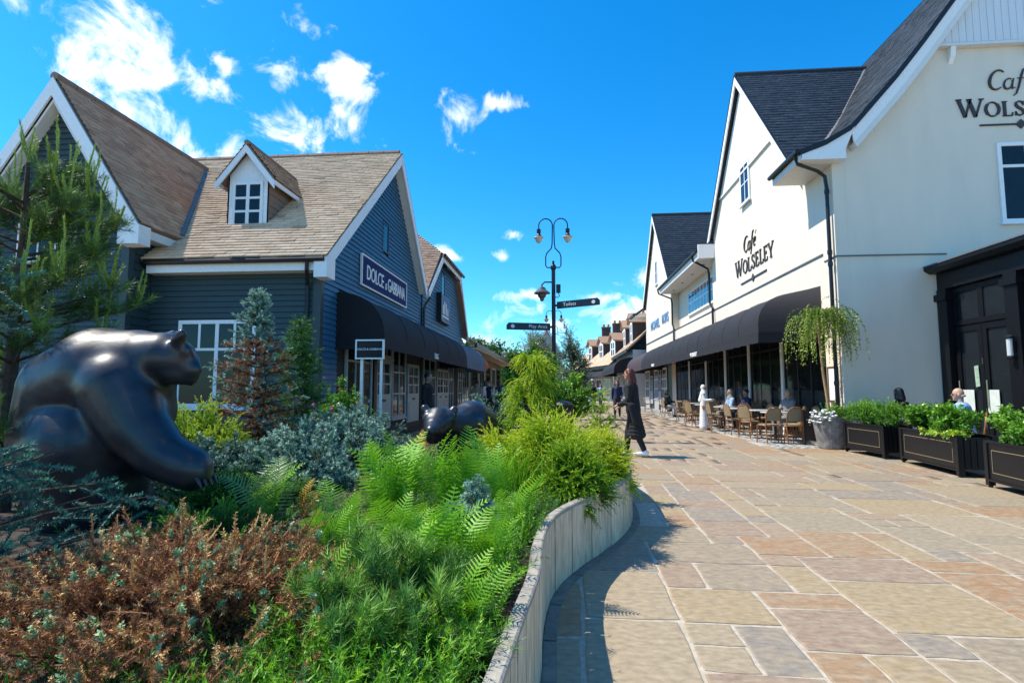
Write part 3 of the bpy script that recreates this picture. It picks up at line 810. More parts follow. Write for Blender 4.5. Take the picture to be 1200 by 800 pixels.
# ------------------------------------------------------------------ the blue half-hipped shop beyond it
sh2 = thing('blue_shop', 'blue weatherboarded shop with clipped gable beyond the teal shop', 'shop', (-6.5, 22, 0))
b = MB(); b.prism([(LX - .03, 17.9, 0), (LX - .03, 25.6, 0), (LX - .03, 25.6, 4.0), (LX - .03, 23.75, 6.3), (LX - .03, 20.0, 6.35), (LX - .03, 17.9, 4.7)], (-6, 0, 0))
wall2 = b.build('wall', M_BOARD_SKYLIT, sh2)
boards(wall2, (LX, 0, 0), (0, 1, 0), (1, 0, 0), .4, 6.3, .14, lambda z: max(17.95, 17.9 + (z - 4.7) * 1.27), lambda z: min(25.55, 25.6 - (z - 4.0) * .8), M_BOARD_SKYLIT,
       [(17.9, 25.6, 0, 3.4), (20.9, 21.5, 5.0, 5.9)])
window(sh2, (LX, 20.9, 5.0), (0, 1, 0), (1, 0, 0), .6, .9, [(1, 1)], m=M_BLACKM, fr=.05, sill=False)
apx, apy, apz = -6.3, 21.85, 8.1
roof_slope('roof', sh2, (LX + .2, 17.95, 4.72), (-1, 0, 0), (0, apy - 17.95, apz - 4.72), lambda t: 0 if t < .52 else (t - .52) / .48 * 1.9, lambda t: 6.5, M_TILERED, tile=.25, gauge=.14, seed=8)
roof_slope('roof', sh2, (LX + .25, 25.8, 3.9), (-1, 0, 0), (0, apy - 25.8, apz - 3.9), lambda t: 0 if t < .55 else (t - .55) / .45 * 1.9, lambda t: 6.5, M_TILERED, tile=.3, gauge=.2, seed=9)
roof_slope('hip_roof', sh2, (LX + .33, 19.9, 6.38), (0, 1, 0), (-2.0, 0, 1.72), lambda t: t * 1.95, lambda t: 3.95 - t * 2.0, M_TILERED, tile=.25, gauge=.14, seed=10)
gx = LX + .3
barge(sh2, [(gx - .08, 17.95, 4.68), (gx - .04, 19.95, 6.36)], (0, 0, -1), w=.26, n=(1, 0, 0))
barge(sh2, [(gx - .04, 19.95, 6.36), (gx - .04, 23.8, 6.33)], (0, 0, -1), w=.2, n=(1, 0, 0))
barge(sh2, [(gx - .04, 23.8, 6.33), (gx - .04, 25.8, 3.88)], (0, 0, -1), w=.28, n=(1, 0, 0))
MB().tube([(gx + .08, 19.8, 6.36), (gx + .08, 23.9, 6.36)], .06, 8).build('gutter', M_BLACKM, sh2)
MB().tube([(LX + .3, 17.9, 4.45), (LX + .12, 17.9, 4.2), (LX + .09, 17.9, 4.0), (LX + .09, 17.9, 3.4)], .045, 8).build('downpipe', M_BLACKM, sh2)
p_ = MB(); p_.box((LX + .03, 20.05, 3.95), (LX + .22, 20.2, 5.0)); p_.box((LX + .03, 20.2, 3.93), (LX + .2, 21.95, 3.98)); ps = p_.build('projecting_sign', M_BLACKM, sh2)
MB().box((LX + .03, 20.21, 3.985), (LX + .16, 21.95, 5.0)).build('sign_face', mat('sign_blue_face', (.06, .15, .30), .6, var=.35, scale=1.5), ps)
pm = MB()
for i, (y, h) in enumerate(((20.55, .35), (20.8, .5), (21.1, .46), (21.4, .3))): pm.box((LX + .161, y, 4.25), (LX + .172, y + .12, 4.25 + h))
pm.box((LX + .161, 20.45, 4.13), (LX + .172, 21.6, 4.19)); pm.build('sign_mark', M_WHITE, ps)
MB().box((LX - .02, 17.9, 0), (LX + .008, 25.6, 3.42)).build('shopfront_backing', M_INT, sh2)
MB().box((LX + .008, 17.9, 2.5), (LX + .06, 25.6, 3.38)).build('fascia_board', M_BLACKM, sh2)
for (a, c) in ((18.1, 19.9), (22.3, 23.3), (24.4, 25.5)): shop_window(sh2, a, c, .5, 2.45, [(1, 2), (1, 2), (1, 2)])
panelled_door(sh2, 20.2, 21.3, LX); panelled_door(sh2, 21.3, 22.25, LX)
awning(sh2, LX, 1, 20.95, 26.4, 3.36, 2.42, 1.05, M_CANVASB, val=.25, name='awning')

# ------------------------------------------------------------------ low brown-roofed row, left far
low = thing('low_shop_row', 'low shop row with dark overhanging roof and cream soffit at the far left', 'shop', (-6, 35, 0))
MB().prism([(LX - .3, 26.4, 0), (LX - .3, 46, 0), (LX - .3, 46, 3.5), (LX - .3, 26.4, 3.5)], (-6, 0, 0)).build('wall', mat('brown_shop_wall', (.20, .14, .09), .8, var=.3, scale=1), low)
roof_slope('roof', low, (LX + .55, 26.3, 3.55), (0, 1, 0), (-3.6, 0, 2.2), lambda t: 0, lambda t: 20, M_TILERED, tile=.5, gauge=.25, seed=12)
MB().box((LX - .3, 26.3, 3.32), (LX + .6, 46.2, 3.36)).build('soffit', mat('cream_soffit', (.72, .56, .36), .7), low)
MB().box((LX + .56, 26.3, 3.361), (LX + .62, 46.2, 3.62)).build('fascia', M_BLACKM, low)
for i in range(6):
    y = 27.2 + i * 3.1
    window(low, (LX - .3, y, .4), (0, 1, 0), (1, 0, 0), 2.3, 2.5, [(1, 3)], m=M_BLACKM if i % 2 else M_GREYP, fr=.1, gm=M_GLASSD)
sgn = thing('round_orange_sign', 'round orange hanging shop sign under the far left eaves', 'sign', (-4.2, 29.5, 2.6))
f = MB(); ball(f, (-4.3, 29.5, 2.62), (.5, .16, .42), 14); f.build('sign_face', mat('orange_sign', (.75, .16, .02), .5, var=.2), sgn)
MB().tube([(-4.3, 29.5, 3.0), (-4.3, 29.5, 3.34)], .02, 6).build('hanger', M_BLACKM, sgn)
# far gables closing the street on the left
def cottage(name, label, x0, x1, y0, y1, ez, rz, wm, rm, ridge_x=True, wins=2):
    t = thing(name, label, 'building', ((x0 + x1) / 2, (y0 + y1) / 2, 0)); o = .3
    if ridge_x:
        ym = (y0 + y1) / 2
        MB().prism([(x0, y0, 0), (x0, y1, 0), (x0, y1, ez), (x0, ym, rz), (x0, y0, ez)], (x1 - x0, 0, 0)).build('wall', wm, t)
        s = (rz - ez) / (ym - y0)
        roof_slope('roof', t, (x0 - o, y0 - o, ez - o * s), (1, 0, 0), (0, ym - y0 + o, rz - ez + o * s + .1), lambda q: 0, lambda q: x1 - x0 + 2 * o, rm, tile=.6, gauge=.3, seed=20)
        roof_slope('roof', t, (x1 + o, y1 + o, ez - o * s), (-1, 0, 0), (0, ym - y1 - o, rz - ez + o * s + .1), lambda q: 0, lambda q: x1 - x0 + 2 * o, rm, tile=.8, gauge=.5, seed=21)
        for i in range(wins): window(t, (x0 + (x1 - x0) * (i + .5) / wins - .5, y0, ez - 1.7), (1, 0, 0), (0, -1, 0), 1.0, 1.2, [(1, 2), (1, 2)])
    else:
        xm = (x0 + x1) / 2
        MB().prism([(x0, y0, 0), (x1, y0, 0), (x1, y0, ez), (xm, y0, rz), (x0, y0, ez)], (0, y1 - y0, 0)).build('wall', wm, t)
        s = (rz - ez) / (xm - x0)
        for sg in (-1, 1):
            e = x1 + o if sg > 0 else x0 - o
            roof_slope('roof', t, (e, y0 - o, ez - o * s), (0, 1, 0), (xm - e, 0, rz - ez + o * s + .1), lambda q: 0, lambda q: y1 - y0 + o, rm, tile=.6, gauge=.3, seed=22)
            barge(t, [(xm, y0 - o - .02, rz + .06), (e, y0 - o - .02, ez - o * s - .02)], (0, 0, -1), w=.3)
        for i in range(wins): window(t, (x0 + (x1 - x0) * (i + .5) / wins - .5, y0, ez - 1.7), (1, 0, 0), (0, -1, 0), 1.0, 1.2, [(1, 2), (1, 2)])
    return t
M_GREYW = mat('pale_grey_boards', (.45, .47, .48), .7, var=.1)
cottage('grey_cottage', 'small pale grey gabled shop at the far end of the street', -6.5, -2.2, 62, 68, 4.0, 5.6, M_GREYW, M_SLATE, True, 2)
cottage('white_gabled_shop', 'far white gabled shop with brown roof behind the lamp post', -3.6, .4, 74, 84, 6.2, 9.6, M_GREYW, M_TILE, False, 1)
# ================================================================== RIGHT: cream rendered cafe
CX = 6.85; SY = 13.9
cafe = thing('cafe_building', 'cream rendered cafe with dark slate roofs, street gable and black hooped awning', 'cafe', (10, 20, 0))
b = MB()
# street wall above the shopfront, with its gable (Y,Z outline)
b.prism([(CX, SY, 3.3), (CX, 24.7, 3.3), (CX, 24.7, 7.7), (CX, 20.15, 12.8), (CX, 15.75, 7.7), (CX, SY, 7.45)], (.3, 0, 0))
b.prism([(CX, 24.7, 3.3), (CX, 33.3, 3.3), (CX, 33.3, 4.82), (CX, 24.7, 4.82)], (.3, 0, 0))
b.prism([(CX + .38, 24.7, 4.7), (CX + .38, 33.3, 4.7), (CX + .38, 33.3, 7.5), (CX + .38, 24.7, 7.5)], (.3, 0, 0))
b.box((CX + .01, SY + .004, 0), (CX + .5, 14.7, 3.31))                      # corner pier
# side wall facing the terrace (X,Z outline)
b.prism([(CX + .302, SY, 0), (16.8, SY, 0), (16.8, SY, 8.5), (12.2, SY, 14.1), (9.85, SY, 10.95), (9.0, SY, 9.8), (8.3, SY, 8.9), (7.2, SY, 7.65), (CX + .302, SY, 7.45)], (0, .35, 0))
b.box((CX + .01, 33.0, 0), (CX + .4, 33.5, 3.31))
cw = b.build('wall', M_CREAM, cafe)
MB().prism([(12.2, SY + .35, 3.4), (16.4, SY + .35, 3.4), (16.4, 33.3, 3.4), (12.2, 33.3, 3.4)], (0, 0, 4)).build('rear_wall', M_CREAM, cafe)
# string course, thin dark ledge
for (a, c) in (((CX - .03, 14.55, 4.81), (CX + .001, 33.3, 4.85)), ((CX - .02, SY - .02, 4.61), (CX + .001, 14.5, 4.64)), ((CX - .02, SY - .03, 4.61), (9.4, SY + .001, 4.64))):
    MB().box(a, c).build('string_course', M_LEAD, cafe)
# main roof, west pitch with sprocketed eaves
prof = [(5.95, 7.2), (6.6, 7.45), (7.2, 7.8), (8.3, 9.06), (9.0, 9.95), (9.85, 11.1), (12.25, 14.3)]
yG, zG, yE, zE = 20.15, 13.0, 15.6, 7.75
def valley_y(z): return 15.35 + max(0, z - 7.35) / (zG - 7.35) * (yG - 15.35)
for i in range(len(prof) - 1):
    (xa, za), (xb, zb) = prof[i], prof[i + 1]
    roof_slope('roof', cafe, (xa, SY - .3, za), (0, 1, 0), (xb - xa, 0, zb - za), lambda t: 0, lambda t, za=za, zb=zb: (valley_y(za + (zb - za) * t) if za + (zb - za) * t < zG else 24.5) - SY + .3, M_SLATE, tile=.25, gauge=.19, seed=30 + i, thick=.01, lift=.01)
roof_slope('roof', cafe, (16.9, SY - .3, 8.2), (0, 1, 0), (12.25 - 16.9, 0, 14.3 - 8.2), lambda t: 0, lambda t: 19, M_SLATE, tile=.6, gauge=.5, seed=39)
# street gable roof
def gx_hi(z):
    for (xa, za), (xb, zb) in zip(prof[:-1], prof[1:]):
        if za <= z <= zb: return xa + (xb - xa) * (z - za) / (zb - za)
    return prof[0][0]
VX = CX - .22
roof_slope('gable_roof', cafe, (VX, 15.55, 7.6), (1, 0, 0), (0, yG - 15.55, zG + .05 - 7.6), lambda t: 0, lambda t: max(.3, gx_hi(7.6 + (zG - 7.6) * t) - VX + .1), M_SLATE, tile=.25, gauge=.19, seed=41, thick=.01, lift=.01)
roof_slope('gable_roof', cafe, (VX, 24.85, 7.6), (1, 0, 0), (0, yG - 24.85, zG + .05 - 7.6), lambda t: 0, lambda t: max(.3, gx_hi(7.6 + (zG - 7.6) * t) - VX + .1), M_SLATE, tile=.4, gauge=.3, seed=42)
MB().tube([(VX, yG, zG + .07), (11.3, yG, zG + .07)], .09, 8).build('ridge', M_SLATE, cafe)
vl = MB(); vl.beam((7.25, 15.75, 7.86), (9.0, 17.56, 9.98), .14, .04); vl.beam((9.0, 17.56, 9.98), (11.2, 20.1, 12.98), .14, .04); vl.build('valley_flashing', M_LEAD, cafe)
for (ya, za, yb_, zb) in ((15.55, 7.56, yG, zG), (24.85, 7.56, yG, zG)):
    barge(cafe, [(VX - .012, yb_, zb - .02), (VX - .012, ya, za - .02)], (0, 0, -1), w=.3, n=(.06, 0, 0) if False else (1, 0, 0), t=.05)
    MB().prism([(VX - .03, yb_, zb + .08), (VX - .03, ya, za + .03), (VX - .03, ya, za - .04), (VX - .03, yb_, zb + .01)], (.05, 0, 0)).build('verge', M_BLACKM, cafe)
# gable head: white boarded panel above a ledge, small window
MB().prism([(CX - .03, 17.15, 9.36), (CX - .03, 23.15, 9.36), (CX - .03, yG, 12.6)], (.028, 0, 0)).build('gable_panel', mat('pale_boarding', (.74, .73, .70), .6, var=.04), cafe)
MB().box((CX - .07, 17.25, 9.28), (CX - .001, 23.1, 9.355)).build('ledge', M_SOFF, cafe)
window(cafe, (CX - .032, 19.55, 8.1), (0, 1, 0), (-1, 0, 0), .95, 1.5, [(1, 2), (1, 2)], fr=.09)
# eaves of the near roof: boxed end, soffit, gutter, downpipe
MB().box((5.98, SY - .32, 6.98), (7.05, SY - .002, 7.22)).build('eaves_box', M_WHITE, cafe)
MB().prism([(6.0, SY - .31, 7.222), (7.05, SY - .31, 7.222), (7.3, SY - .31, 7.8), (7.2, SY - .31, 7.74), (6.6, SY - .31, 7.40)], (0, .3, 0)).build('eaves_box', M_WHITE, cafe)
MB().box((5.98, SY, 6.98), (CX + .02, 15.35, 7.01)).build('soffit', M_SOFF, cafe)
MB().box((5.97, SY - .32, 7.012), (6.0, 15.35, 7.19)).build('fascia', M_SOFF, cafe)
MB().tube([(5.9, SY - .34, 7.2), (5.9, 15.38, 7.2)], .06, 8).build('gutter', M_BLACKM, cafe)
# verge over the side wall, following the bellcast
for (pa, pb) in zip(prof[:-1], prof[1:]):
    a = Vector((pa[0], SY - .34, pa[1] + .03)); c = Vector((pb[0], SY - .34, pb[1] + .03))
    MB().prism([a, c, c - Vector((0, 0, .14)), a - Vector((0, 0, .14))], (0, .06, 0)).build('verge', M_BLACKM, cafe)
    if pa[0] > 6.9:
        a = a - Vector((-.02, -.05, .14)); c = c - Vector((-.02, -.05, .14))
        MB().prism([a, c, c - Vector((-.05, 0, .30)), a - Vector((-.05, 0, .30))], (0, .04, 0)).build('bargeboard', M_WHITE, cafe)
        MB().prism([a - Vector((-.05, 0, .30)), c - Vector((-.05, 0, .30)), c - Vector((-.12, 0, .42)), a - Vector((-.12, 0, .42))], (0, .26, 0)).build('verge_soffit', M_SOFF, cafe)
MB().prism([(9.05, SY - .12, 9.9), (15.4, SY - .12, 9.9), (12.2, SY - .12, 13.9)], (0, .119, 0)).build('gable_panel', mat('boarded_panel', (.70, .71, .72), .6, var=.06, scale=1, stretch=(8, 1, .3)), cafe)
for k in range(36):
    x = 9.3 + k * .17
    zt = min(9.9 + (x - 9.05) * 1.25, 9.9 + (15.4 - x) * 1.25)
    if zt > 10.05: MB().box((x, SY - .13, 9.93), (x + .155, SY - .121, zt)).build('vertical_board', MATS['boarded_panel'], cafe)
MB().box((9.0, SY - .17, 9.83), (15.4, SY - .001, 9.9)).build('ledge', M_SOFF, cafe)
for x in (9.76, 11.6, 13.4): MB().prism([(x, SY, 9.83), (x, SY - .15, 9.83), (x, SY - .1, 9.6), (x, SY, 9.45)], (.12, 0, 0)).build('bracket', M_WHITE, cafe)
dpm = MB(); dpm.tube([(5.9, 13.75, 7.17), (6.0, 13.8, 6.95), (6.55, 13.98, 6.83), (6.72, 14.0, 6.7), (6.75, 14.0, 6.4), (6.75, 14.0, .05)], .045, 8)
for z in (6.3, 4.75, 4.45, 3, 1.5): dpm.tube([(6.75, 14.0, z - .05), (6.75, 14.0, z + .05)], .062, 8)
dpm.build('downpipe', M_BLACKM, cafe)
# windows
window(cafe, (10.72, SY, 5.36), (1, 0, 0), (0, -1, 0), 1.35, 2.0, [(2.6, 2), (1, 2)], fr=.09, bar=.07, proud=.04)
window(cafe, (CX + .37, 25.7, 5.42), (0, 1, 0), (-1, 0, 0), 5.1, 1.25, [(1, 8), (1, 8)], fr=.07, bar=.05, gm=mat('sky_lit_glass', (.02, .05, .12), .03, spec=1.0))
# mid roof
roof_slope('roof', cafe, (6.1, 24.3, 7.45), (0, 1, 0), (4.2, 0, 2.7), lambda t: 0, lambda t: 9.4, M_SLATE, tile=.25, gauge=.2, seed=45)
MB().prism([(6.1, 24.3, 7.35), (6.1, 33.4, 7.35), (6.14, 33.4, 7.12), (6.14, 24.3, 7.12)], (.03, 0, 0)).build('fascia', M_SOFF, cafe)
MB().box((6.14, 24.3, 7.09), (7.3, 33.4, 7.12)).build('soffit', M_SOFF, cafe)
MB().box((6.14, 24.2, 7.091), (7.2, 24.3, 7.7)).build('eaves_box', M_WHITE, cafe)
MB().tube([(6.05, 24.3, 7.4), (6.05, 33.6, 7.4)], .065, 8).build('gutter', M_BLACKM, cafe)
for i in range(4): MB().lathe([(.07, 7.075), (.075, 7.088)], (6.7, 25.5 + i * 2.2, 0), 10).build('downlight', M_BLACKM, cafe)
for (y0_, yw) in ((25.0, 24.9), (33.6, 33.05)):
    MB().tube([(6.05, y0_, 7.35), (6.1, y0_, 7.15), (6.72, yw, 6.75), (6.76, yw, 6.5), (6.76, yw, 5.2), (6.76, yw - .4, 4.9), (6.76, yw - .4, 4.0)], .05, 8).build('downpipe', M_BLACKM, cafe)

# ---- lettering: strokes with serifs, so that it reads as the cafe's painted capitals
def stroke_text(name, word, o, u, n, h, m, parent, gap=.12, first_scale=1.25):
    """serif capitals built from bars: o left end of baseline"""
    o, u, n = Vector(o), Vector(u), Vector(n); Z = Vector((0, 0, 1)); mb = MB()
    TH, TN = .17, .085
    def bar(x, s, a, c, w):
        a = Vector(a) * s; c = Vector(c) * s; d = (c - a).normalized(); p = Vector((-d.y, d.x)) * w * s / 2
        P = [a + p, c + p, c - p, a - p]
        mb.prism([o + u * (x + q.x) + Z * q.y + n * .002 for q in P], n * .03)
    G = {
     'W': (1.15, [((.0, 1), (.30, 0), TH), ((.30, 0), (.575, 1), TN), ((.50, 1), (.80, 0), TH), ((.80, 0), (1.12, 1), TN), ((-.12, 1), (.16, 1), .06), ((.40, 1), (.66, 1), .06), ((1.0, 1), (1.24, 1), .06)]),
     'O': (.95, [(( .475 + .40 * math.cos(2 * math.pi * k / 16), .5 + .5 * math.sin(2 * math.pi * k / 16)), (.475 + .40 * math.cos(2 * math.pi * (k + 1) / 16), .5 + .5 * math.sin(2 * math.pi * (k + 1) / 16)), TH if abs(math.cos(2 * math.pi * (k + .5) / 16)) > .6 else TN) for k in range(16)]),
     'L': (.62, [((.14, 0), (.14, 1), TH), ((0, 0), (.58, 0), .07), ((.58, 0), (.60, .22), .06), ((0, 1), (.3, 1), .06)]),
     'S': (.62, [((.52, .80), (.45, .95), TN), ((.45, .95), (.28, 1), TN), ((.28, 1), (.12, .92), TN), ((.12, .92), (.08, .75), .13), ((.08, .75), (.2, .58), TH), ((.2, .58), (.42, .43), TH), ((.42, .43), (.53, .27), TH), ((.53, .27), (.48, .08), .13), ((.48, .08), (.3, 0), TN), ((.3, 0), (.12, .06), TN), ((.12, .06), (.05, .24), TN), ((.52, .70), (.53, 1), .05), ((.05, 0), (.05, .3), .05)]),
     'E': (.66, [((.14, 0), (.14, 1), TH), ((0, 0), (.58, 0), .07), ((.14, .52), (.45, .52), .07), ((0, 1), (.55, 1), .07), ((.58, 0), (.60, .2), .06), ((.55, .82), (.55, 1), .06), ((.45, .42), (.45, .62), .05)]),
     'Y': (.80, [((.02, 1), (.40, .45), TH), ((.40, .45), (.76, 1), TN), ((.40, .48), (.40, 0), TH), ((-.1, 1), (.2, 1), .06), ((.6, 1), (.88, 1), .06), ((.24, 0), (.56, 0), .06)]),
    }
    x = 0
    for i, ch in enumerate(word):
        s = h * (first_scale if i == 0 else 1); w, st = G[ch]
        for a, c, t in st: bar(x, s, a, c, t)
        x += w * s + gap * h
    return mb.build(name, m, parent), x
def cafe_script(parent, o, u, n, h, m):
    """'Cafe' with an acute, slanted italic"""
    o, u, n = Vector(o), Vector(u), Vector(n); Z = Vector((0, 0, 1)); mb = MB()
    def P(x, y): return o + u * ((x + .22 * y) * h) + Z * (y * h) + n * .018
    def st(pts, w0=.05, w1=.05):
        k = len(pts); mb.tube([P(*p) for p in pts], [h * (w0 + (w1 - w0) * abs(2 * i / (k - 1) - 1)) for i in range(k)], 6)
    arc = lambda cx, cy, rx, ry, a0, a1, k=12: [(cx + rx * math.cos(rad(a0 + (a1 - a0) * i / k)), cy + ry * math.sin(rad(a0 + (a1 - a0) * i / k))) for i in range(k + 1)]
    st(arc(.38, .5, .36, .5, 50, 310), .075, .03)
    st(arc(.92, .28, .2, .27, 60, 400, 14), .05, .03); st([(1.12, .55), (1.1, .2), (1.16, .02), (1.26, .08)], .05, .03)
    st([(1.68, .95), (1.6, 1.05), (1.5, .98), (1.46, .7), (1.42, .1), (1.36, -.25), (1.26, -.33)], .055, .03); st([(1.28, .55), (1.66, .55)], .03, .02)
    st([(1.74, .28), (2.08, .36), (2.08, .5), (1.95, .56), (1.8, .42), (1.76, .2), (1.86, .03), (2.06, .08)], .05, .03); st([(1.98, .72), (2.1, .95)], .045, .02)
    return mb.build('lettering', m, parent)
M_LET = mat('bronze_letter', (.05, .032, .025), .5)
def cafe_name(oc, u, n, w, h):
    """whole name block centred at oc (baseline of the capitals)"""
    u = Vector(u); _o, wid = stroke_text('lettering', 'WOLSELEY', Vector(oc) - u * (w / 2), u, n, h, M_LET, cafe)
    s = w / wid
    for v in _o.data.vertices:
        r = v.co - Vector(oc); a = r.dot(u); v.co += u * ((a + w / 2) * s - w / 2 - a)
    return _o
cafe_name((CX, 19.55, 5.60), (0, -1, 0), (-1, 0, 0), 3.75, .47)
cafe_script(cafe, (CX, 20.45, 6.34), (0, -1, 0), (-1, 0, 0), .56, M_LET)
r_ = MB(); r_.box((CX - .03, 18.35, 5.24), (CX - .002, 20.9, 5.29)); r_.prism([(CX - .034, 19.62, 5.12), (CX - .034, 19.76, 5.265), (CX - .034, 19.62, 5.41), (CX - .034, 19.48, 5.265)], (.03, 0, 0)); r_.build('lettering_rule', M_LET, cafe)
cafe_name((11.32, SY, 8.04), (1, 0, 0), (0, -1, 0), 2.8, .36)
cafe_script(cafe, (10.62, SY, 8.72), (1, 0, 0), (0, -1, 0), .5, M_LET)
r_ = MB(); r_.box((10.38, SY - .03, 7.80), (12.25, SY - .002, 7.84)); r_.prism([(11.32, SY - .034, 7.7), (11.44, SY - .034, 7.82), (11.32, SY - .034, 7.94), (11.2, SY - .034, 7.82)], (0, .03, 0)); r_.build('lettering_rule', M_LET, cafe)

# ---- shopfront: open dark interior behind white posts and black glazing
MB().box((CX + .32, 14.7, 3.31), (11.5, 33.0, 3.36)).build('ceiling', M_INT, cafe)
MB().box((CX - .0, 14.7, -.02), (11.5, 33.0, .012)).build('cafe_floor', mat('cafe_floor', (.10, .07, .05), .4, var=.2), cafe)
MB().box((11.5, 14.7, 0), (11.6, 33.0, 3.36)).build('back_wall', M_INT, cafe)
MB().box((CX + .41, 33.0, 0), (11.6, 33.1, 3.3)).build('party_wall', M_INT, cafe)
for i, y in enumerate((17.5, 20.45, 23.3, 26.3, 29.6)):
    MB().box((CX - .02, y - .07, 0), (CX + .14, y + .07, 3.3)).build('post', M_WHITE, cafe)
edges = [14.72, 17.43, 17.57, 20.38, 20.52, 23.23, 23.37, 26.23, 26.37, 29.53, 29.67, 33.0]
for y0, y1 in zip(edges[::2], edges[1::2]):
    fo = window(cafe, (CX + .06, y0, .02), (0, 1, 0), (-1, 0, 0), y1 - y0, 3.27, [(1, 3), (3.4, 3), (1, 3)], m=M_BLACK, gm=M_GLASS, fr=.09, bar=.06, sill=False, name='glazing')
    for k in range(3):
        a = y0 + .12 + (y1 - y0 - .2) * k / 3; c = a + (y1 - y0 - .2) / 3 - .06
        MB().box((CX + .09, a, .72), (CX + .1, c, 1.32)).build('frosted_panel', M_FROST, fo)
MB().box((CX + .9, 14.72, 0), (CX + .96, 17.2, .95)).build('counter', M_WOOD, cafe)
aw1 = awning(cafe, CX, -1, 14.78, 24.4, 4.05, 2.85, 1.62, M_CANVAS, val=.28, taper0=1.2, name='awning')
aw2 = awning(cafe, CX, -1, 24.42, 35.4, 4.05, 2.85, 1.62, M_CANVAS, val=.28, name='awning')
text('awning_lettering', 'WOLSELEY', .22, (CX - 1.64, 21.7, 2.62), (0, -1, 0), (0, 0, 1), M_WHITE, aw1)
text('awning_lettering', 'WOLSELEY', .2, (CX - 1.64, 31.0, 2.62), (0, -1, 0), (0, 0, 1), M_WHITE, aw2)
# menu case on the corner pier
mc = MB(); mc.box((CX - .05, 14.1, 1.02), (CX + .009, 14.56, 1.92)); mo = mc.build('menu_case', M_WOOD, cafe)
MB().box((CX - .058, 14.16, 1.08), (CX - .051, 14.46, 1.86)).build('menu_sheet', M_WHITE, mo)

# ------------------------------------------------------------------ second cream gable up the street
mk = thing('cream_gabled_shop', 'cream gabled shop with blue lettering beyond the cafe', 'shop', (9, 38, 0))
b = MB(); b.prism([(CX - .02, 33.35, 3.1), (CX - .02, 43.3, 3.1), (CX - .02, 43.3, 7.9), (CX - .02, 38.3, 13.35), (CX - .02, 33.35, 7.9)], (6, 0, 0)); b.box((CX, 33.5, 0), (CX + .3, 34.1, 3.1)); b.box((CX, 42.9, 0), (CX + 4, 43.28, 3.1))
b.build('wall', M_CREAM, mk)
for (ya) in (33.05, 43.6):
    roof_slope('roof', mk, (CX - .25, ya, 7.62), (1, 0, 0), (0, 38.3 - ya, 13.55 - 7.62), lambda t: 0, lambda t: 7, M_SLATE, tile=.3, gauge=.24, seed=50)
    barge(mk, [(CX - .26, 38.3, 13.5), (CX - .26, ya, 7.58)], (0, 0, -1), w=.35, n=(1, 0, 0))
MB().box((CX - .06, 33.35, 4.79), (CX - .021, 43.3, 4.86)).build('string_course', M_LEAD, mk)
MB().tube([(CX - .25, 38.3, 13.6), (13, 38.3, 13.6)], .1, 8).build('ridge', M_SLATE, mk)
window(mk, (CX - .03, 37.9, 8.6), (0, 1, 0), (-1, 0, 0), .8, 1.7, [(1, 2), (1, 2)], fr=.09)
text('lettering', 'MICHAEL', .86, (CX - .06, 39.15, 5.62), (0, -1, 0), (0, 0, 1), M_BLUEL, mk, depth=.03, xs=.98)
text('lettering', 'KORS', .86, (CX - .06, 35.45, 5.62), (0, -1, 0), (0, 0, 1), M_BLUEL, mk, depth=.03, xs=.98)
MB().box((CX - .25, 34.1, .0), (CX - .2, 42.9, 3.2)).build('shopfront_backing', M_INT, mk)
for (a, c) in ((34.3, 36.2), (37.0, 38.6), (40.6, 42.6)):
    wo = window(mk, (CX - .26, a, .7), (0, 1, 0), (-1, 0, 0), c - a, 2.0, [(1, 3), (1, 3), (1, 3)], m=M_WHITE, fr=.12, bar=.06)
    MB().box((CX - .30, a, .0), (CX - .251, c, .66)).build('stall_riser', M_GREYP, wo)
for y in (36.5, 39.6): panelled_door(mk, y - .5, y + .5, CX - .33, m=M_GREYP, top=2.3)
awm = awning(mk, CX, -1, 35.45, 42.9, 4.0, 2.85, 1.62, M_CANVASBR, val=.28, name='awning')
text('awning_lettering', 'KORS', .22, (CX - 1.64, 39.5, 2.62), (0, -1, 0), (0, 0, 1), M_WHITE, awm)
MB().box((6.0, 43.2, 7.0), (CX + .4, 46, 7.1)).build('soffit', M_SOFF, mk)
MB().tube([(5.9, 43.2, 7.2), (5.9, 46, 7.2)], .08, 8).build('gutter', M_BLACKM, mk)
roof_slope('roof', mk, (5.95, 43.2, 7.2), (0, 1, 0), (3, 0, 2.2), lambda t: 0, lambda t: 2.8, M_SLATE, tile=.4, gauge=.3, seed=51)

# ------------------------------------------------------------------ black shopfront beside the terrace
bs = thing('black_shopfront', 'black painted shopfront wing with glazed doors beside the terrace planters', 'shopfront', (9.5, 11, 0))
BX = 9.15
b = MB(); b.box((BX + .12, 5.2, 0), (12.6, SY - .01, 4.0)); b.build('wall', M_BLACK, bs)
MB().box((BX - .02, 5.2, 3.72), (BX + .119, SY - .012, 4.1)).build('fascia_board', M_BLACK, bs)
MB().prism([(BX - .3, SY - .014, 4.28), (BX - .3, SY - .014, 4.2), (BX - .18, SY - .014, 4.12), (BX + .118, SY - .014, 4.102), (BX + .118, SY - .014, 4.28)], (0, -8.7, 0)).build('cornice', M_BLACK, bs)
MB().box((BX - .32, 5.2, 4.282), (12.7, SY - .012, 4.31)).build('lead_capping', M_LEAD, bs)
for (y0, y1) in ((13.55, 13.86), (11.55, 11.88), (9.3, 9.6), (7.0, 7.3)):
    MB().box((BX - .06, y0, 0), (BX + .118, y1, 3.719)).build('pilaster', M_BLACK, bs)
    MB().box((BX - .11, y0 - .05, 3.45), (BX + .117, y1 + .05, 3.6)).build('capital', M_BLACK, bs)
    MB().box((BX - .09, y0 - .04, 0), (BX + .1165, y1 + .04, .25)).build('base', M_BLACK, bs)
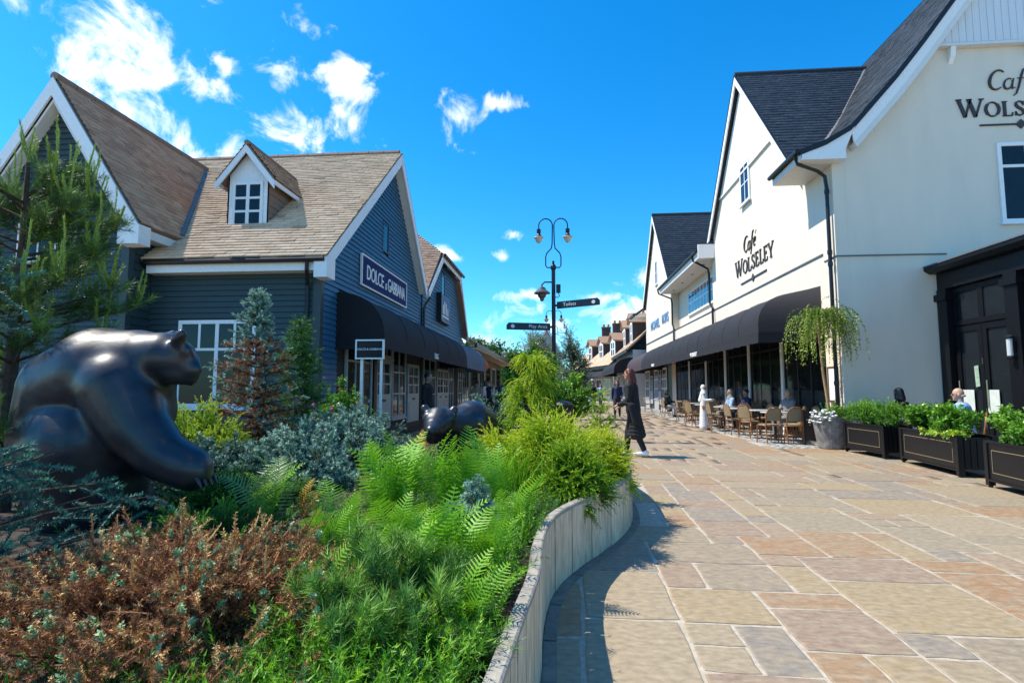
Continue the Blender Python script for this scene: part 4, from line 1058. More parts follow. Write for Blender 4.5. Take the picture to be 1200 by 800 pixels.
for (y0, y1) in ((11.9, 13.53), (9.62, 11.53), (7.32, 9.28)):
    window(bs, (BX + .12, y0, 2.82), (0, 1, 0), (-1, 0, 0), y1 - y0, .62 + .25, [(1, 2)], m=M_BLACK, fr=.11, bar=.10, sill=False, name='transom', proud=.05)
    m2 = (y0 + y1) / 2
    for (a, c) in ((y0 + .01, m2 - .005), (m2 + .005, y1 - .01)):
        dd = window(bs, (BX + .12, a, .02), (0, 1, 0), (-1, 0, 0), c - a, 2.76, [(.32, 1), (1.6, 1)], m=M_BLACK, fr=.12, bar=.1, sill=False, name='door', proud=.05)
        MB().tube([(BX + .03, c - .08, .95), (BX + .03, c - .08, 1.55)], .014, 6).build('handle', mat('brass', (.6, .5, .3), .3, metal=1), dd)
        for zz in (.5, 1.9): MB().box((BX + .055, a + .015, zz), (BX + .069, a + .035, zz + .14)).build('hinge', mat('steel', (.5, .5, .5), .3, metal=1), dd)
pp = MB(); pp.prism([(BX + .058, 12.86, 1.42), (BX + .058, 12.98, 1.40), (BX + .058, 13.0, 1.86), (BX + .058, 12.88, 1.88)], (.006, 0, 0)); pp.build('poster', mat('green_poster', (.35, .48, .36), .5, var=.4, scale=3), bs)
for (y, z) in ((12.35, .84), (13.05, .84)): MB().box((BX + .058, y, z), (BX + .064, y + .33, z + .5)).build('notice', mat('notice_paper', (.62, .66, .62), .5, var=.1), bs)
wl = thing('wall_lantern', 'cylindrical glass wall lantern on the black pilaster', 'lantern', (BX - .14, 11.72, 2.2))
MB().lathe([(.055, 1.95), (.07, 1.97), (.07, 2.0), (.05, 2.02)], (BX - .15, 11.72, 0), 12).build('base', M_BLACKM, wl)
MB().lathe([(.05, 2.02), (.05, 2.36)], (BX - .15, 11.72, 0), 12).build('glass', mat('lantern_glass', (.55, .58, .58), .15), wl)
MB().lathe([(.05, 2.36), (.075, 2.38), (.07, 2.41), (.03, 2.44)], (BX - .15, 11.72, 0), 12).build('cap', M_BLACKM, wl)
MB().box((BX - .12, 11.68, 2.1), (BX - .062, 11.76, 2.3)).build('wall_bracket', M_BLACKM, wl)

# ------------------------------------------------------------------ brown-roofed shops further up on the right
def dormer_far(parent, p, face, up_w=1.5, up_h=1.9, depth=2.2):
    """white-fronted dormer: p sill centre, face = outward unit"""
    p, f = Vector(p), Vector(face); s = Vector((-f.y, f.x, 0)); Z = Vector((0, 0, 1))
    A = [p - s * up_w / 2, p + s * up_w / 2, p + s * up_w / 2 + Z * up_h, p - s * up_w / 2 + Z * up_h]
    d = MB(); d.prism(A, -f * depth); do = d.build('dormer', mat('dark_cheek', (.035, .03, .03), .8), parent)
    window(do, A[0] + f * .01, s, f, up_w, up_h, [(1, 2), (1, 2)], fr=.22, bar=.1, sill=False)
    for sg in (-1, 1):
        e = p + s * sg * (up_w / 2 + .25) + Z * (up_h - .1) + f * .3; rdg = p + Z * (up_h + .75) + f * .3
        MB().prism([e, rdg, rdg + Z * .14, e + Z * .14], -f * (depth + .6)).build('dormer_roof', M_TILE, do)
    MB().prism([A[3] + f * .02, A[2] + f * .02, p + Z * (up_h + .6) + f * .02], -f * .3).build('dormer_gable', M_WHITE, do)
    return do
fa = thing('brown_roofed_shop', 'brown tiled shop with a dormer next to the cream gable', 'shop', (7, 50, 0))
MB().box((5.9, 44.2, 0), (12, 57, 4.5)).build('wall', M_GREYP, fa)
roof_slope('roof', fa, (5.4, 44.2, 4.55), (0, 1, 0), (3.6, 0, 3.2), lambda t: 0, lambda t: 13, M_TILE, tile=.4, gauge=.25, seed=55)
MB().box((5.38, 44.2, 4.3), (5.5, 57, 4.5)).build('fascia', M_BLACKM, fa)
dormer_far(fa, (6.5, 49.5, 5.4), (-1, 0, 0)); dormer_far(fa, (6.5, 54.6, 5.4), (-1, 0, 0))
awning(fa, 5.9, -1, 44.4, 56.6, 3.9, 2.9, 1.5, M_CANVAS, val=.25)
for y in (45.5, 49, 53): window(fa, (5.88, y, .6), (0, 1, 0), (-1, 0, 0), 2.4, 2.1, [(1, 3), (1, 3)], fr=.12)
fb_ = thing('chimneyed_shop', 'long brown tiled shop with dormers and three chimneys facing down the street', 'shop', (5, 66, 0))
A0 = Vector((5.6, 57.0, 0)); A1 = Vector((1.9, 72.0, 0)); du = (A1 - A0).normalized(); nf = Vector((-du.y, du.x, 0)); nf = nf if nf.x < 0 else -nf
LB = (A1 - A0).length
MB().prism([A0, A1, A1 - nf * 8, A0 - nf * 8], (0, 0, 3.8)).build('wall', M_GREYP, fb_)
roof_slope('roof', fb_, A0 + nf * .5 + Vector((0, 0, 3.85)), du, -nf * 4.6 + Vector((0, 0, 4.2)), lambda t: 0, lambda t: LB, M_TILE, tile=.4, gauge=.25, seed=56)
roof_slope('roof', fb_, A1 - nf * 8.7 + Vector((0, 0, 3.85)), -du, nf * 4.6 + Vector((0, 0, 4.2)), lambda t: 0, lambda t: LB, M_TILE, tile=.8, gauge=.5, seed=57)
MB().prism([A1 + Vector((0, 0, 3.8)), A1 - nf * 8 + Vector((0, 0, 3.8)), A1 - nf * 4 + Vector((0, 0, 7.9))], du * .1).build('gable_wall', M_GREYP, fb_)
MB().obox(A0 + nf * .45 + Vector((0, 0, 3.55)), du * LB, nf * .06, (0, 0, .25)).build('fascia', M_BLACKM, fb_)
for q in (2.2, 6.2, 10.4): dormer_far(fb_, A0 + du * q - nf * .75 + Vector((0, 0, 4.75)), nf, 1.5, 1.8)
for q in (1.0, 5.2, 10.0, 14.2):
    c0 = A0 + du * q - nf * 4.1; ch = MB(); ch.box((c0.x - .55, c0.y - .45, 6.8), (c0.x + .55, c0.y + .45, 9.3)); co = ch.build('chimney', mat('chimney_brick', (.06, .04, .035), .85, var=.4, scale=3), fb_)
    MB().box((c0.x - .62, c0.y - .52, 9.3), (c0.x + .62, c0.y + .52, 9.42)).build('chimney_cap', M_TILERED, co)
    for k in (-.3, .3): MB().lathe([(.16, 9.42), (.14, 9.8)], (c0.x + k, c0.y, 0), 10).build('chimney_pot', mat('terracotta', (.42, .19, .08), .8, var=.2), co)
for q in (.3, 8.2):
    p0 = A0 + du * q + nf * .02; p1 = A0 + du * (q + 7.0) + nf * .02; aa = MB()
    aa.grid([[p0 + Vector((0, 0, 3.5)), p1 + Vector((0, 0, 3.5))], [p0 + nf * 1.5 + Vector((0, 0, 2.7)), p1 + nf * 1.5 + Vector((0, 0, 2.7))], [p0 + nf * 1.5 + Vector((0, 0, 2.45)), p1 + nf * 1.5 + Vector((0, 0, 2.45))]])
    aa.build('awning', M_CANVAS if q < 1 else M_CANVASB, fb_)
for k in range(5): window(fb_, A0 + du * (1 + k * 2.8) + nf * .01 + Vector((0, 0, .5)), du, nf, 2.0, 2.0, [(1, 3), (1, 2)], fr=.12)

# ================================================================== planting
def unit(a): return a / np.maximum(1e-9, np.linalg.norm(a, axis=-1, keepdims=True))
class Fol:
    """collects leaf and twig quads of one plant"""
    def __init__(s): s.V = []; s.F = []; s.F3 = []; s.T = []; s.n = 0
    def add(s, V, F, T):
        s.V.append(V); (s.F if F.shape[1] == 4 else s.F3).append(F + s.n); s.T.append(T); s.n += len(V)
    def build(s, name, m, parent, kind=None):
        return np_mesh(name, np.concatenate(s.V), [np.concatenate(q) for q in (s.F, s.F3) if q], m, parent, tint=np.clip(np.concatenate(s.T), 0, 1), kind=kind)
def shoots(fo, P, D, L, nseg=7, g=0.0, k=5, ll=.02, lw=.004, ang=50, stem=.002, tint=None, tip=.25, start=.12, curl=0.0, leafvar=.25, taper=.3, stem_tint=None, fold=True, drop=0.0):
    """curved twigs from P along D (n,3), length L, bending by g per segment (down > 0), each carrying nseg*k blade-like leaves"""
    P = np.asarray(P, float); D = unit(np.asarray(D, float)); n = len(P)
    if n == 0: return
    L = np.broadcast_to(np.asarray(L, float), (n,)); tint = np.full(n, .5) if tint is None else np.broadcast_to(tint, (n,))
    p = P.copy(); d = D.copy(); step = (L / nseg)[:, None]
    nodes = [p.copy()]; dirs = [d.copy()]
    cv = RNG.normal(0, 1, (n, 3)) * curl
    for i in range(nseg):
        d = unit(d + np.array([0, 0, -g]) + cv + RNG.normal(0, .04, (n, 3)))
        p = p + d * step; nodes.append(p.copy()); dirs.append(d.copy())
    if stem > 0:
        w = unit(np.cross(D, RNG.normal(0, 1, (n, 3)))) * stem
        Vs = []; 
        for i, q in enumerate(nodes):
            f = 1 - .6 * i / nseg
            Vs.append(np.stack([q - w * f, q + w * f], 1))
        Vs = np.stack(Vs, 1)                                  # n, nseg+1, 2, 3
        idx = np.arange(n * (nseg + 1) * 2).reshape(n, nseg + 1, 2)
        F = np.stack([idx[:, :-1, 0], idx[:, :-1, 1], idx[:, 1:, 1], idx[:, 1:, 0]], -1).reshape(-1, 4)
        st = tint if stem_tint is None else np.full(n, stem_tint)
        fo.add(Vs.reshape(-1, 3), F, np.repeat(st, (nseg + 1) * 2))
    ca_, sa_ = math.cos(rad(ang)), math.sin(rad(ang))
    for i in range(nseg):
        t0 = (i + .5) / nseg
        if t0 < start: continue
        for q in range(k):
            f = RNG.random((n, 1)); b = nodes[i] * (1 - f) + nodes[i + 1] * f; d = dirs[i + 1]
            r = unit(np.cross(d, RNG.normal(0, 1, (n, 3))))
            ld = unit(d * ca_ + r * sa_ + RNG.normal(0, .12, (n, 3)) - np.array([0, 0, drop]))
            sc = (1 + RNG.normal(0, leafvar, (n, 1))) * (1 - taper * t0)
            l = ll * np.clip(sc, .4, 1.7); w = unit(np.cross(ld, r + RNG.normal(0, .3, (n, 3)))) * lw / 2
            nn = np.cross(ld, w)
            mid = b + ld * l * .5 + (nn * .25 * lw / np.maximum(1e-9, np.linalg.norm(nn, axis=1, keepdims=True)) if fold else 0)
            if lw < .36 * ll:                                   # needles: one slim triangle each
                V = np.stack([b + ld * l * .12 - w, b + ld * l * .12 + w, b + ld * l], 1).reshape(-1, 3); nv = 3
            else:
                V = np.stack([b, mid - w, b + ld * l, mid + w], 1).reshape(-1, 3); nv = 4
            F = np.arange(n * nv).reshape(n, nv)
            tt = np.repeat(np.clip(tint + (t0 - .5) * tip + RNG.normal(0, .06, n), 0, 1), nv)
            fo.add(V, F, tt)
def lump(dirs, seed, amp=.18):
    """smooth radius variation over directions, so that a crown has bulges and hollows"""
    rg = np.random.default_rng(seed); r = np.ones(len(dirs))
    for i in range(10):
        c = unit(rg.normal(0, 1, 3)); r += amp * rg.choice([-1, 1]) * np.exp(-(1 - dirs @ c) * rg.uniform(5, 14))
    return r
def mound(c, R, nb, per, seed, zmin=-.1, amp=.2, inner=.45, spread=.55, up=.15, top=0.0):
    """branch tips over a bumpy dome; returns shoot origins, directions and a per-branch number"""
    rg = np.random.default_rng(seed); R = np.array(R); c = np.array(c)
    d = unit(rg.normal(0, 1, (nb * 4, 3))); d = d[d[:, 2] > zmin][:nb]
    r = lump(d, seed, amp) * rg.uniform(.82, 1.06, len(d))
    tip = d * R * r[:, None]
    t = rg.uniform(inner, 1.0, (len(d), per, 1))
    P = c + tip[:, None, :] * t + rg.normal(0, .035, (len(d), per, 3)) * R.mean()
    bd = unit(tip)[:, None, :]
    D = unit(bd * (.5 + .5 * t) + rg.normal(0, spread, (len(d), per, 3)) + np.array([0, 0, up]))
    br = np.repeat(rg.random(len(d))[:, None], per, 1)
    lines = [(c + np.array([0, 0, -R[2] * .1]), c + q * .9) for q in tip]
    depth = np.clip((t[..., 0] - inner) / (1 - inner), 0, 1)
    return P.reshape(-1, 3), D.reshape(-1, 3), br.ravel(), depth.ravel(), lines
def cone_tree(c, h, r, nwh, nbr, per, seed, droop=.15, taper=1.0, inner=.25, spread=.45, base=.08):
    """whorled conifer: origins and directions of twigs, plus branch lines"""
    rg = np.random.default_rng(seed); P = []; D = []; B = []; lines = []; dep = []
    for i in range(nwh):
        t = base + (1 - base) * (i + rg.uniform(-.2, .2)) / nwh; z = h * t; rr = r * max(.06, (1 - t) ** taper) * rg.uniform(.7, 1.2)
        k = max(3, int(nbr * (1 - .5 * t))); a0 = rg.uniform(0, 6.28)
        for j in range(k):
            a = a0 + 6.283 * j / k + rg.uniform(-.25, .25); q = rr * rg.uniform(.5, 1.3)
            bd = np.array([math.cos(a), math.sin(a), .35 - droop * 2 * (1 - t)])
            o = np.array(c) + np.array([0, 0, z]); e = o + unit(bd) * q; lines.append((o, e)); b = rg.random()
            for s in range(max(2, int(per * (.35 + .65 * q / r)))):
                f = rg.uniform(inner, 1); P.append(o + (e - o) * f + rg.normal(0, .02, 3) * r); D.append(unit(bd) * (.4 + .6 * f) + rg.normal(0, spread, 3)); B.append(b); dep.append(f)
    return np.array(P), np.array(D), np.array(B), np.array(dep), lines
def twigs(name, m, parent, lines, r0=.006, r1=.002, n=5):
    b = MB()
    for a, c in lines:
        a, c = Vector(a), Vector(c); md_ = a.lerp(c, .5) + Vector((random.uniform(-1, 1), random.uniform(-1, 1), random.uniform(-.3, .6))) * (c - a).length * .07
        b.tube([a, md_, c], [r0, (r0 + r1) / 2, r1], n, cap=False)
    return b.build(name, m, parent, kind='stuff')
G = lambda *s: [(p, c) for p, c in s]
M_BARK = mat('bark', (.07, .045, .03), .9, var=.35, scale=12, bump=.6)
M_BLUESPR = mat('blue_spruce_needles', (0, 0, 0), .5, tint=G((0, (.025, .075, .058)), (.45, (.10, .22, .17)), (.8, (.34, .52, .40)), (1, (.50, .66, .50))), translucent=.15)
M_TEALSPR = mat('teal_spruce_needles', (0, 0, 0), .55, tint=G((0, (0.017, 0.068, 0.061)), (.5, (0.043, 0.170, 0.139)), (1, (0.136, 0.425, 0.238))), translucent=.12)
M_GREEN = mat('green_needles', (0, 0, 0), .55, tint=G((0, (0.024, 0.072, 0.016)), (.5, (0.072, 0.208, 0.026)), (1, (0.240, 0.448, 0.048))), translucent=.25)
M_PINE = mat('pine_needles', (0, 0, 0), .5, tint=G((0, (0.031, 0.068, 0.017)), (.5, (0.102, 0.187, 0.031)), (1, (0.340, 0.459, 0.076))), translucent=.15)
M_GOLDF = mat('golden_foliage', (0, 0, 0), .5, tint=G((0, (.035, .13, .008)), (.4, (.15, .33, .012)), (.75, (.42, .56, .016)), (1, (.66, .68, .03))), translucent=.42)
M_LIME = mat('lime_foliage', (0, 0, 0), .5, tint=G((0, (.05, .13, .012)), (.5, (.25, .40, .02)), (1, (.52, .62, .05))), translucent=.4)
M_FERN = mat('fern_green', (0, 0, 0), .5, tint=G((0, (.05, .18, .008)), (.5, (.16, .42, .015)), (1, (.40, .64, .035))), translucent=.35)
M_FERNP = mat('fern_pale', (0, 0, 0), .4, tint=G((0, (.06, .16, .03)), (1, (.30, .45, .16))), translucent=.3)
M_FERNO = mat('fern_orange', (0, 0, 0), .55, tint=G((0, (.35, .12, .012)), (1, (.75, .36, .03))), translucent=.4)
M_BROWNN = mat('brown_needles', (0, 0, 0), .8, tint=G((0, (.08, .030, .014)), (.5, (.29, .115, .048)), (1, (.52, .25, .10))), translucent=.12)
M_TAN = mat('tan_twigs', (0, 0, 0), .7, tint=G((0, (.24, .10, .03)), (.5, (.46, .225, .07)), (1, (.68, .42, .17))), translucent=.1)
M_LEAF = mat('shrub_leaves', (0, 0, 0), .4, tint=G((0, (0.033, 0.111, 0.013)), (.5, (0.104, 0.286, 0.019)), (.85, (0.286, 0.520, 0.039)), (1, (0.585, 0.676, 0.078))), translucent=.3)
M_BIRCH = mat('birch_leaves', (0, 0, 0), .5, tint=G((0, (0.062, 0.125, 0.015)), (.5, (0.188, 0.300, 0.031)), (1, (0.450, 0.525, 0.100))), translucent=.4)
M_GREYLF = mat('grey_green_leaves', (0, 0, 0), .5, tint=G((0, (0.045, 0.083, 0.045)), (.5, (0.120, 0.180, 0.098)), (1, (0.300, 0.360, 0.225))), translucent=.25)
M_DARKLF = mat('dark_leaves', (0, 0, 0), .5, tint=G((0, (0.016, 0.048, 0.013)), (.5, (0.048, 0.128, 0.022)), (1, (0.144, 0.272, 0.040))), translucent=.25)
M_WHITEF = mat('white_petals', (.80, .78, .80), .6, var=.05)
M_PINKF = mat('magenta_petals', (.45, .03, .16), .6, var=.2)

M_TIPS = mat('spruce_tips', (0, 0, 0), .5, tint=G((0, (.08, .17, .08)), (.6, (.22, .40, .20)), (1, (.42, .58, .30))), translucent=.15)
def spruce_mound(name, label, c, R, nb, per, seed, m, ll=.024, L=.055, lw=.0078, k=8, nseg=4, tip=.6, base_t=.50, amp=.24, ang=58, **kw):
    t = thing(name, label, 'shrub', (c[0], c[1], c[2]), kw.get('group'))
    P, D, B, dep, lines = mound(c, R, nb, int(per * 1.25), seed, amp=amp, inner=.62)
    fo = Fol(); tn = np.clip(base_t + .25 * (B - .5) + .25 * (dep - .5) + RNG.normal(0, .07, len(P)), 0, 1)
    shoots(fo, P, D, L * RNG.uniform(.6, 1.25, len(P)), nseg, 0.0, k, ll, lw, ang, .0022, tn, tip, start=.05, taper=.15)
    fo.build('foliage', m, t, 'stuff'); twigs('branches', M_BARK, t, lines[:160], .007, .002)
    return t

# --- dwarf blue spruces
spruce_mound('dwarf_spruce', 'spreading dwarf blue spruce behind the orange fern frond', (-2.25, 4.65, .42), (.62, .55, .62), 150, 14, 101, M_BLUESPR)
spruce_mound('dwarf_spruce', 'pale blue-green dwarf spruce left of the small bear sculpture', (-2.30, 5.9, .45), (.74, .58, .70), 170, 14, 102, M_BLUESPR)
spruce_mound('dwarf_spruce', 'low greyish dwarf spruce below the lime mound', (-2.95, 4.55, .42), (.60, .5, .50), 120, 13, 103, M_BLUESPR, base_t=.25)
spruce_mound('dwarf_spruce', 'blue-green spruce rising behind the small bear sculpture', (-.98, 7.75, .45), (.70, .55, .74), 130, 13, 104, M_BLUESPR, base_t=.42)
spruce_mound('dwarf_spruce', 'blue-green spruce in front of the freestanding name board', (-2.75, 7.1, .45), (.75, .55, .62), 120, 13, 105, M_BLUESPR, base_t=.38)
# --- small blue seedling
t = thing('spruce_seedling', 'single-stemmed silvery blue spruce seedling among the ferns', 'seedling', (-.53, 3.42, .42))
P, D, B, dep, lines = cone_tree((-.53, 3.42, .42), .38, .19, 7, 7, 9, 110, droop=-.1, spread=.5)
fo = Fol(); shoots(fo, P, D, .065, 6, -.05, 9, .024, .006, 58, .003, .55 + .2 * (B - .5), .3, start=0, taper=.1); fo.build('foliage', M_BLUESPR, t, 'stuff'); twigs('branches', M_BARK, t, lines + [((-.53, 3.42, .38), (-.53, 3.42, .76))], .006, .003)
# --- conical spruce, part browned
t = thing('conical_spruce', 'waist-high conical spruce with browned inner needles before the white window', 'conifer', (-3.32, 5.75, .45))
P, D, B, dep, lines = cone_tree((-3.32, 5.75, .45), 2.02, .66, 17, 12, 22, 120, droop=.10, spread=.5, taper=.85)
fo = Fol(); brown = (dep < .86) & (P[:, 2] < 1.9) & (RNG.random(len(P)) < .85)
shoots(fo, P[brown], D[brown], .10, 6, 0, 6, .026, .0065, 55, .003, .55 + .5 * (B[brown] - .5), .2, start=0); fo.build('browned_needles', M_BROWNN, t, 'stuff')
fo = Fol(); o_ = ~brown
shoots(fo, P[o_], D[o_], .10, 6, 0, 7, .026, .007, 55, .003, .50 + .35 * (B[o_] - .5), .45, start=0); fo.build('foliage', M_BLUESPR, t, 'stuff')
twigs('branches', M_BARK, t, lines + [((-3.32, 5.75, .35), (-3.32, 5.75, 2.45))], .012, .003)
# --- deep green conifer against the corner
t = thing('green_conifer', 'narrow deep green conifer by the corner of the teal shop', 'conifer', (-3.75, 7.6, .4))
P, D, B, dep, lines = cone_tree((-3.75, 7.6, .4), 2.0, .46, 16, 11, 18, 121, droop=-.05, spread=.5, taper=.7)
fo = Fol(); shoots(fo, P, D, .16, 6, .02, 5, .04, .008, 40, .003, .40 + .4 * (B - .5), .35, start=0); fo.build('foliage', M_GREEN, t, 'stuff'); twigs('branches', M_BARK, t, lines[:120] + [((-3.75, 7.6, .3), (-3.75, 7.6, 2.2))], .01, .003)

# --- lime mound
def cypress(name, label, c, R, nb, per, seed, m, L=.22, g=.10, base_t=.45, tip=.55, k=4, ll=.028, lw=.007, cat='shrub', inner=.5, zmin=-.1, amp=.25, up=.35, spread=.45):
    t = thing(name, label, cat, c); P, D, B, dep, lines = mound(c, R, nb, per, seed, amp=amp, inner=inner, up=up, zmin=zmin, spread=spread)
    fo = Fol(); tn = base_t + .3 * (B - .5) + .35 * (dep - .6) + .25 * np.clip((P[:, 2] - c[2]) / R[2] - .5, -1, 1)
    shoots(fo, P, D, L * RNG.uniform(.6, 1.2, len(P)), 7, g, k, ll, lw, 32, .0025, np.clip(tn, 0, 1), tip, start=.05)
    fo.build('foliage', m, t, 'stuff'); twigs('branches', M_BARK, t, lines[:100], .008, .002); return t
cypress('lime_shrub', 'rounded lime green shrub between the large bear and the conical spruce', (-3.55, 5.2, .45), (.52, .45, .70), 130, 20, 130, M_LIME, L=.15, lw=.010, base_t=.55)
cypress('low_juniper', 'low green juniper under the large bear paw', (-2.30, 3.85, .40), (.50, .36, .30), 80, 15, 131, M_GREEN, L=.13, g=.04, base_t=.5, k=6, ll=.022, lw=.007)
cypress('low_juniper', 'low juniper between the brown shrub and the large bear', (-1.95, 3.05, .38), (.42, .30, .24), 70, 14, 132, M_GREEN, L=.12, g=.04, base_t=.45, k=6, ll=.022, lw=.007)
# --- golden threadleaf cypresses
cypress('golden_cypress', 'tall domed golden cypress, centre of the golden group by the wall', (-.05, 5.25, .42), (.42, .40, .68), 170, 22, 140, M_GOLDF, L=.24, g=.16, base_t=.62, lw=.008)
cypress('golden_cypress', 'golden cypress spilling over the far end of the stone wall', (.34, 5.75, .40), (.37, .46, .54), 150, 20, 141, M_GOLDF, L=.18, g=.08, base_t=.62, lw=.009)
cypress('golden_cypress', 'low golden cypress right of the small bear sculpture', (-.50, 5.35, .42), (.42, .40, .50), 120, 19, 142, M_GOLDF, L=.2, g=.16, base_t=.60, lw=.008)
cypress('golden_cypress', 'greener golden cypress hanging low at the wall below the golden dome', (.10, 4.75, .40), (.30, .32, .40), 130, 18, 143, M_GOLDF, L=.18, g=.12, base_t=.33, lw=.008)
# weeping golden conifer: leaning leader with hanging curtains
t = thing('weeping_conifer', 'weeping yellow-green conifer with a leaning top beside the lamp post', 'conifer', (-.38, 7.0, .45))
lead = [(-.38, 7.0, .4), (-.44, 7.0, .85), (-.38, 7.0, 1.2), (-.30, 7.0, 1.52), (-.42, 7.0, 1.72)]
MB().tube(lead, [.02, .018, .014, .01, .006], 6).build('trunk', M_BARK, t)
rg = np.random.default_rng(150); P = []; D = []; lines = []
for i in range(46):
    f = (i / 46) ** .8; k_ = min(3, int(f * 4)); a_ = Vector(lead[k_]).lerp(Vector(lead[k_ + 1]), f * 4 - k_); an = rg.uniform(0, 6.28); q = (.50 * (1 - f) ** 1.1 + .05) * rg.uniform(.45, 1.2)
    e = np.array(a_) + np.array([math.cos(an) * q, math.sin(an) * q, .10]); lines.append((np.array(a_), e))
    for s in range(26): u_ = rg.uniform(.3, 1); P.append(np.array(a_) * (1 - u_) + e * u_ + rg.normal(0, .02, 3)); D.append(np.array([math.cos(an) * .8, math.sin(an) * .8, .15]) + rg.normal(0, .35, 3))
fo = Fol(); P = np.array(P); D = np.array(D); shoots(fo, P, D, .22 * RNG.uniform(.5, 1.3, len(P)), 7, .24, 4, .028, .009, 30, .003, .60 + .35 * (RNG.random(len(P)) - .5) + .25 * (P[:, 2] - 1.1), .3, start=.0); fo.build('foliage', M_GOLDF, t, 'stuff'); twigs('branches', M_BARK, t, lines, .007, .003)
# small golden spire
t = thing('golden_spire', 'small upright golden conifer in front of the walking woman', 'conifer', (.50, 6.75, .42))
P, D, B, dep, lines = cone_tree((.50, 6.75, .42), .95, .27, 11, 8, 9, 151, droop=-.1, spread=.5, taper=.8)
fo = Fol(); shoots(fo, P, D, .09, 5, .03, 5, .026, .008, 40, .003, .68 + .4 * (B - .5), .4, start=0); fo.build('foliage', M_GOLDF, t, 'stuff'); twigs('branches', M_BARK, t, lines[:60] + [((.5, 6.75, .35), (.5, 6.75, 1.3))], .007, .003)
# --- foreground mountain pine, brown spruce
t = thing('mountain_pine', 'small bushy green pine in the near corner beside the wall', 'pine', (-.78, 1.78, .4))
P, D, B, dep, lines = mound((-.62, 2.12, .40), (.40, .52, .34), 60, 9, 160, up=.8, spread=.4, inner=.5)
fo = Fol(); shoots(fo, P, D, .10, 6, -.06, 10, .055, .0040, 48, .003, .58 + .5 * (B - .5) + .25 * (dep - .5), .3, start=.1, taper=.1); fo.build('foliage', M_GREEN, t, 'stuff'); twigs('branches', M_BARK, t, lines, .008, .003)
t = thing('browned_spruce', 'wide browned spruce with tan curled tips in the near left corner', 'shrub', (-1.5, 2.0, .4))
c0 = (-1.55, 2.0, .36); P, D, B, dep, lines = mound(c0, (.98, .70, .42), 260, 22, 170, amp=.25, inner=.4)
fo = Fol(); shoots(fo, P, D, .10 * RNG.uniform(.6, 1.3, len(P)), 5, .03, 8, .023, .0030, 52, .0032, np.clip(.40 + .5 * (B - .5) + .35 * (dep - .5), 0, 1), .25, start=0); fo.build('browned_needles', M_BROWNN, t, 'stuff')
sel = RNG.random(len(P)) < .30; fo = Fol(); shoots(fo, P[sel] + D[sel] * .02, D[sel] + np.array([0, 0, .25]), .10 * RNG.uniform(.6, 1.5, sel.sum()), 7, -.05, 8, .012, .0045, 60, .0045, .60 + .3 * RNG.normal(0, 1, sel.sum()), .4, start=.1, curl=.05, taper=0); fo.build('tan_shoots', M_TAN, t, 'stuff')
sel = (RNG.random(len(P)) < .26) & (dep > .55); fo = Fol(); shoots(fo, P[sel] + D[sel] * .06, D[sel] + np.array([0, 0, .5]), .035, 4, 0, 9, .017, .0075, 55, .003, .75 + .2 * RNG.normal(0, 1, sel.sum()), .3, start=0); fo.build('green_tips', M_TIPS, t, 'stuff')
twigs('branches', M_BARK, t, lines, .007, .002)
# --- blue spruce at the left edge: long drooping branches set with needles
t = thing('blue_spruce', 'teal blue spruce reaching in from the left edge below the pine', 'spruce', (-2.72, 2.15, .35))
MB().tube([(-2.72, 2.15, .3), (-2.74, 2.15, 1.3), (-2.72, 2.16, 2.15)], [.035, .025, .008], 7).build('trunk', M_BARK, t)
P, D, B, dep, lines = cone_tree((-2.72, 2.15, .35), 1.75, .66, 10, 9, 9, 180, droop=.12, spread=.36, taper=.7, inner=.2)
ok_ = (P[:, 2] < 1.18) | (P[:, 2] > 1.56); P, D, B, dep = P[ok_], D[ok_], B[ok_], dep[ok_]; lines = [q for q in lines if not 1.12 < q[0][2] < 1.6]
fo = Fol(); shoots(fo, P, D, .17 * RNG.uniform(.7, 1.3, len(P)), 13, .012, 13, .023, .0042, 58, .006, .42 + .4 * (B - .5) + .3 * (dep - .5), .5, start=0, taper=.1); fo.build('foliage', M_TEALSPR, t, 'stuff'); twigs('branches', M_BARK, t, lines, .01, .004)
# --- pine with upright candles behind it
t = thing('candle_pine', 'tall pine with upright green candles in front of the teal gable', 'pine', (-3.85, 3.55, .4))
MB().tube([(-3.85, 3.55, .3), (-3.87, 3.55, 1.4), (-3.85, 3.55, 2.4), (-3.86, 3.55, 3.0)], [.055, .045, .025, .012], 8).build('trunk', M_BARK, t)
rg = np.random.default_rng(190); tips = []; lines = []; NP = []; ND = []
for i in range(74):
    z = rg.uniform(.6, 2.75); an = rg.uniform(0, 6.28); q = (.90 - .22 * (z - .7)) * rg.uniform(.55, 1.05)
    a_ = np.array((-3.85, 3.55, z)); e = a_ + np.array([math.cos(an) * q, math.sin(an) * q, .22 * q + .08]); lines.append((a_, e)); tips.append((e, an))
    for s in range(17): u_ = rg.uniform(.30, 1); NP.append(a_ * (1 - u_) + e * u_ + rg.normal(0, .03, 3)); ND.append(np.array([math.cos(an), math.sin(an), .6]) + rg.normal(0, .5, 3))
tips.append((np.array((-3.86, 3.55, 3.0)), 0)); 
fo = Fol(); shoots(fo, NP, ND, .16, 7, -.03, 9, .085, .0042, 45, .005, .40 + .3 * RNG.normal(0, 1, len(NP)) * .5, .25, start=0); fo.build('foliage', M_PINE, t, 'stuff')
CP = []; CD = []; CLn = []
for e, an in tips:
    CP.append(e); CD.append((.15 * math.cos(an), .15 * math.sin(an), 1)); CLn.append(rg.uniform(.22, .42))
    for s in range(4):
        b_ = rg.uniform(0, 6.28); CP.append(e + rg.normal(0, .012, 3)); CD.append((.75 * math.cos(b_), .75 * math.sin(b_), 1)); CLn.append(rg.uniform(.12, .26))
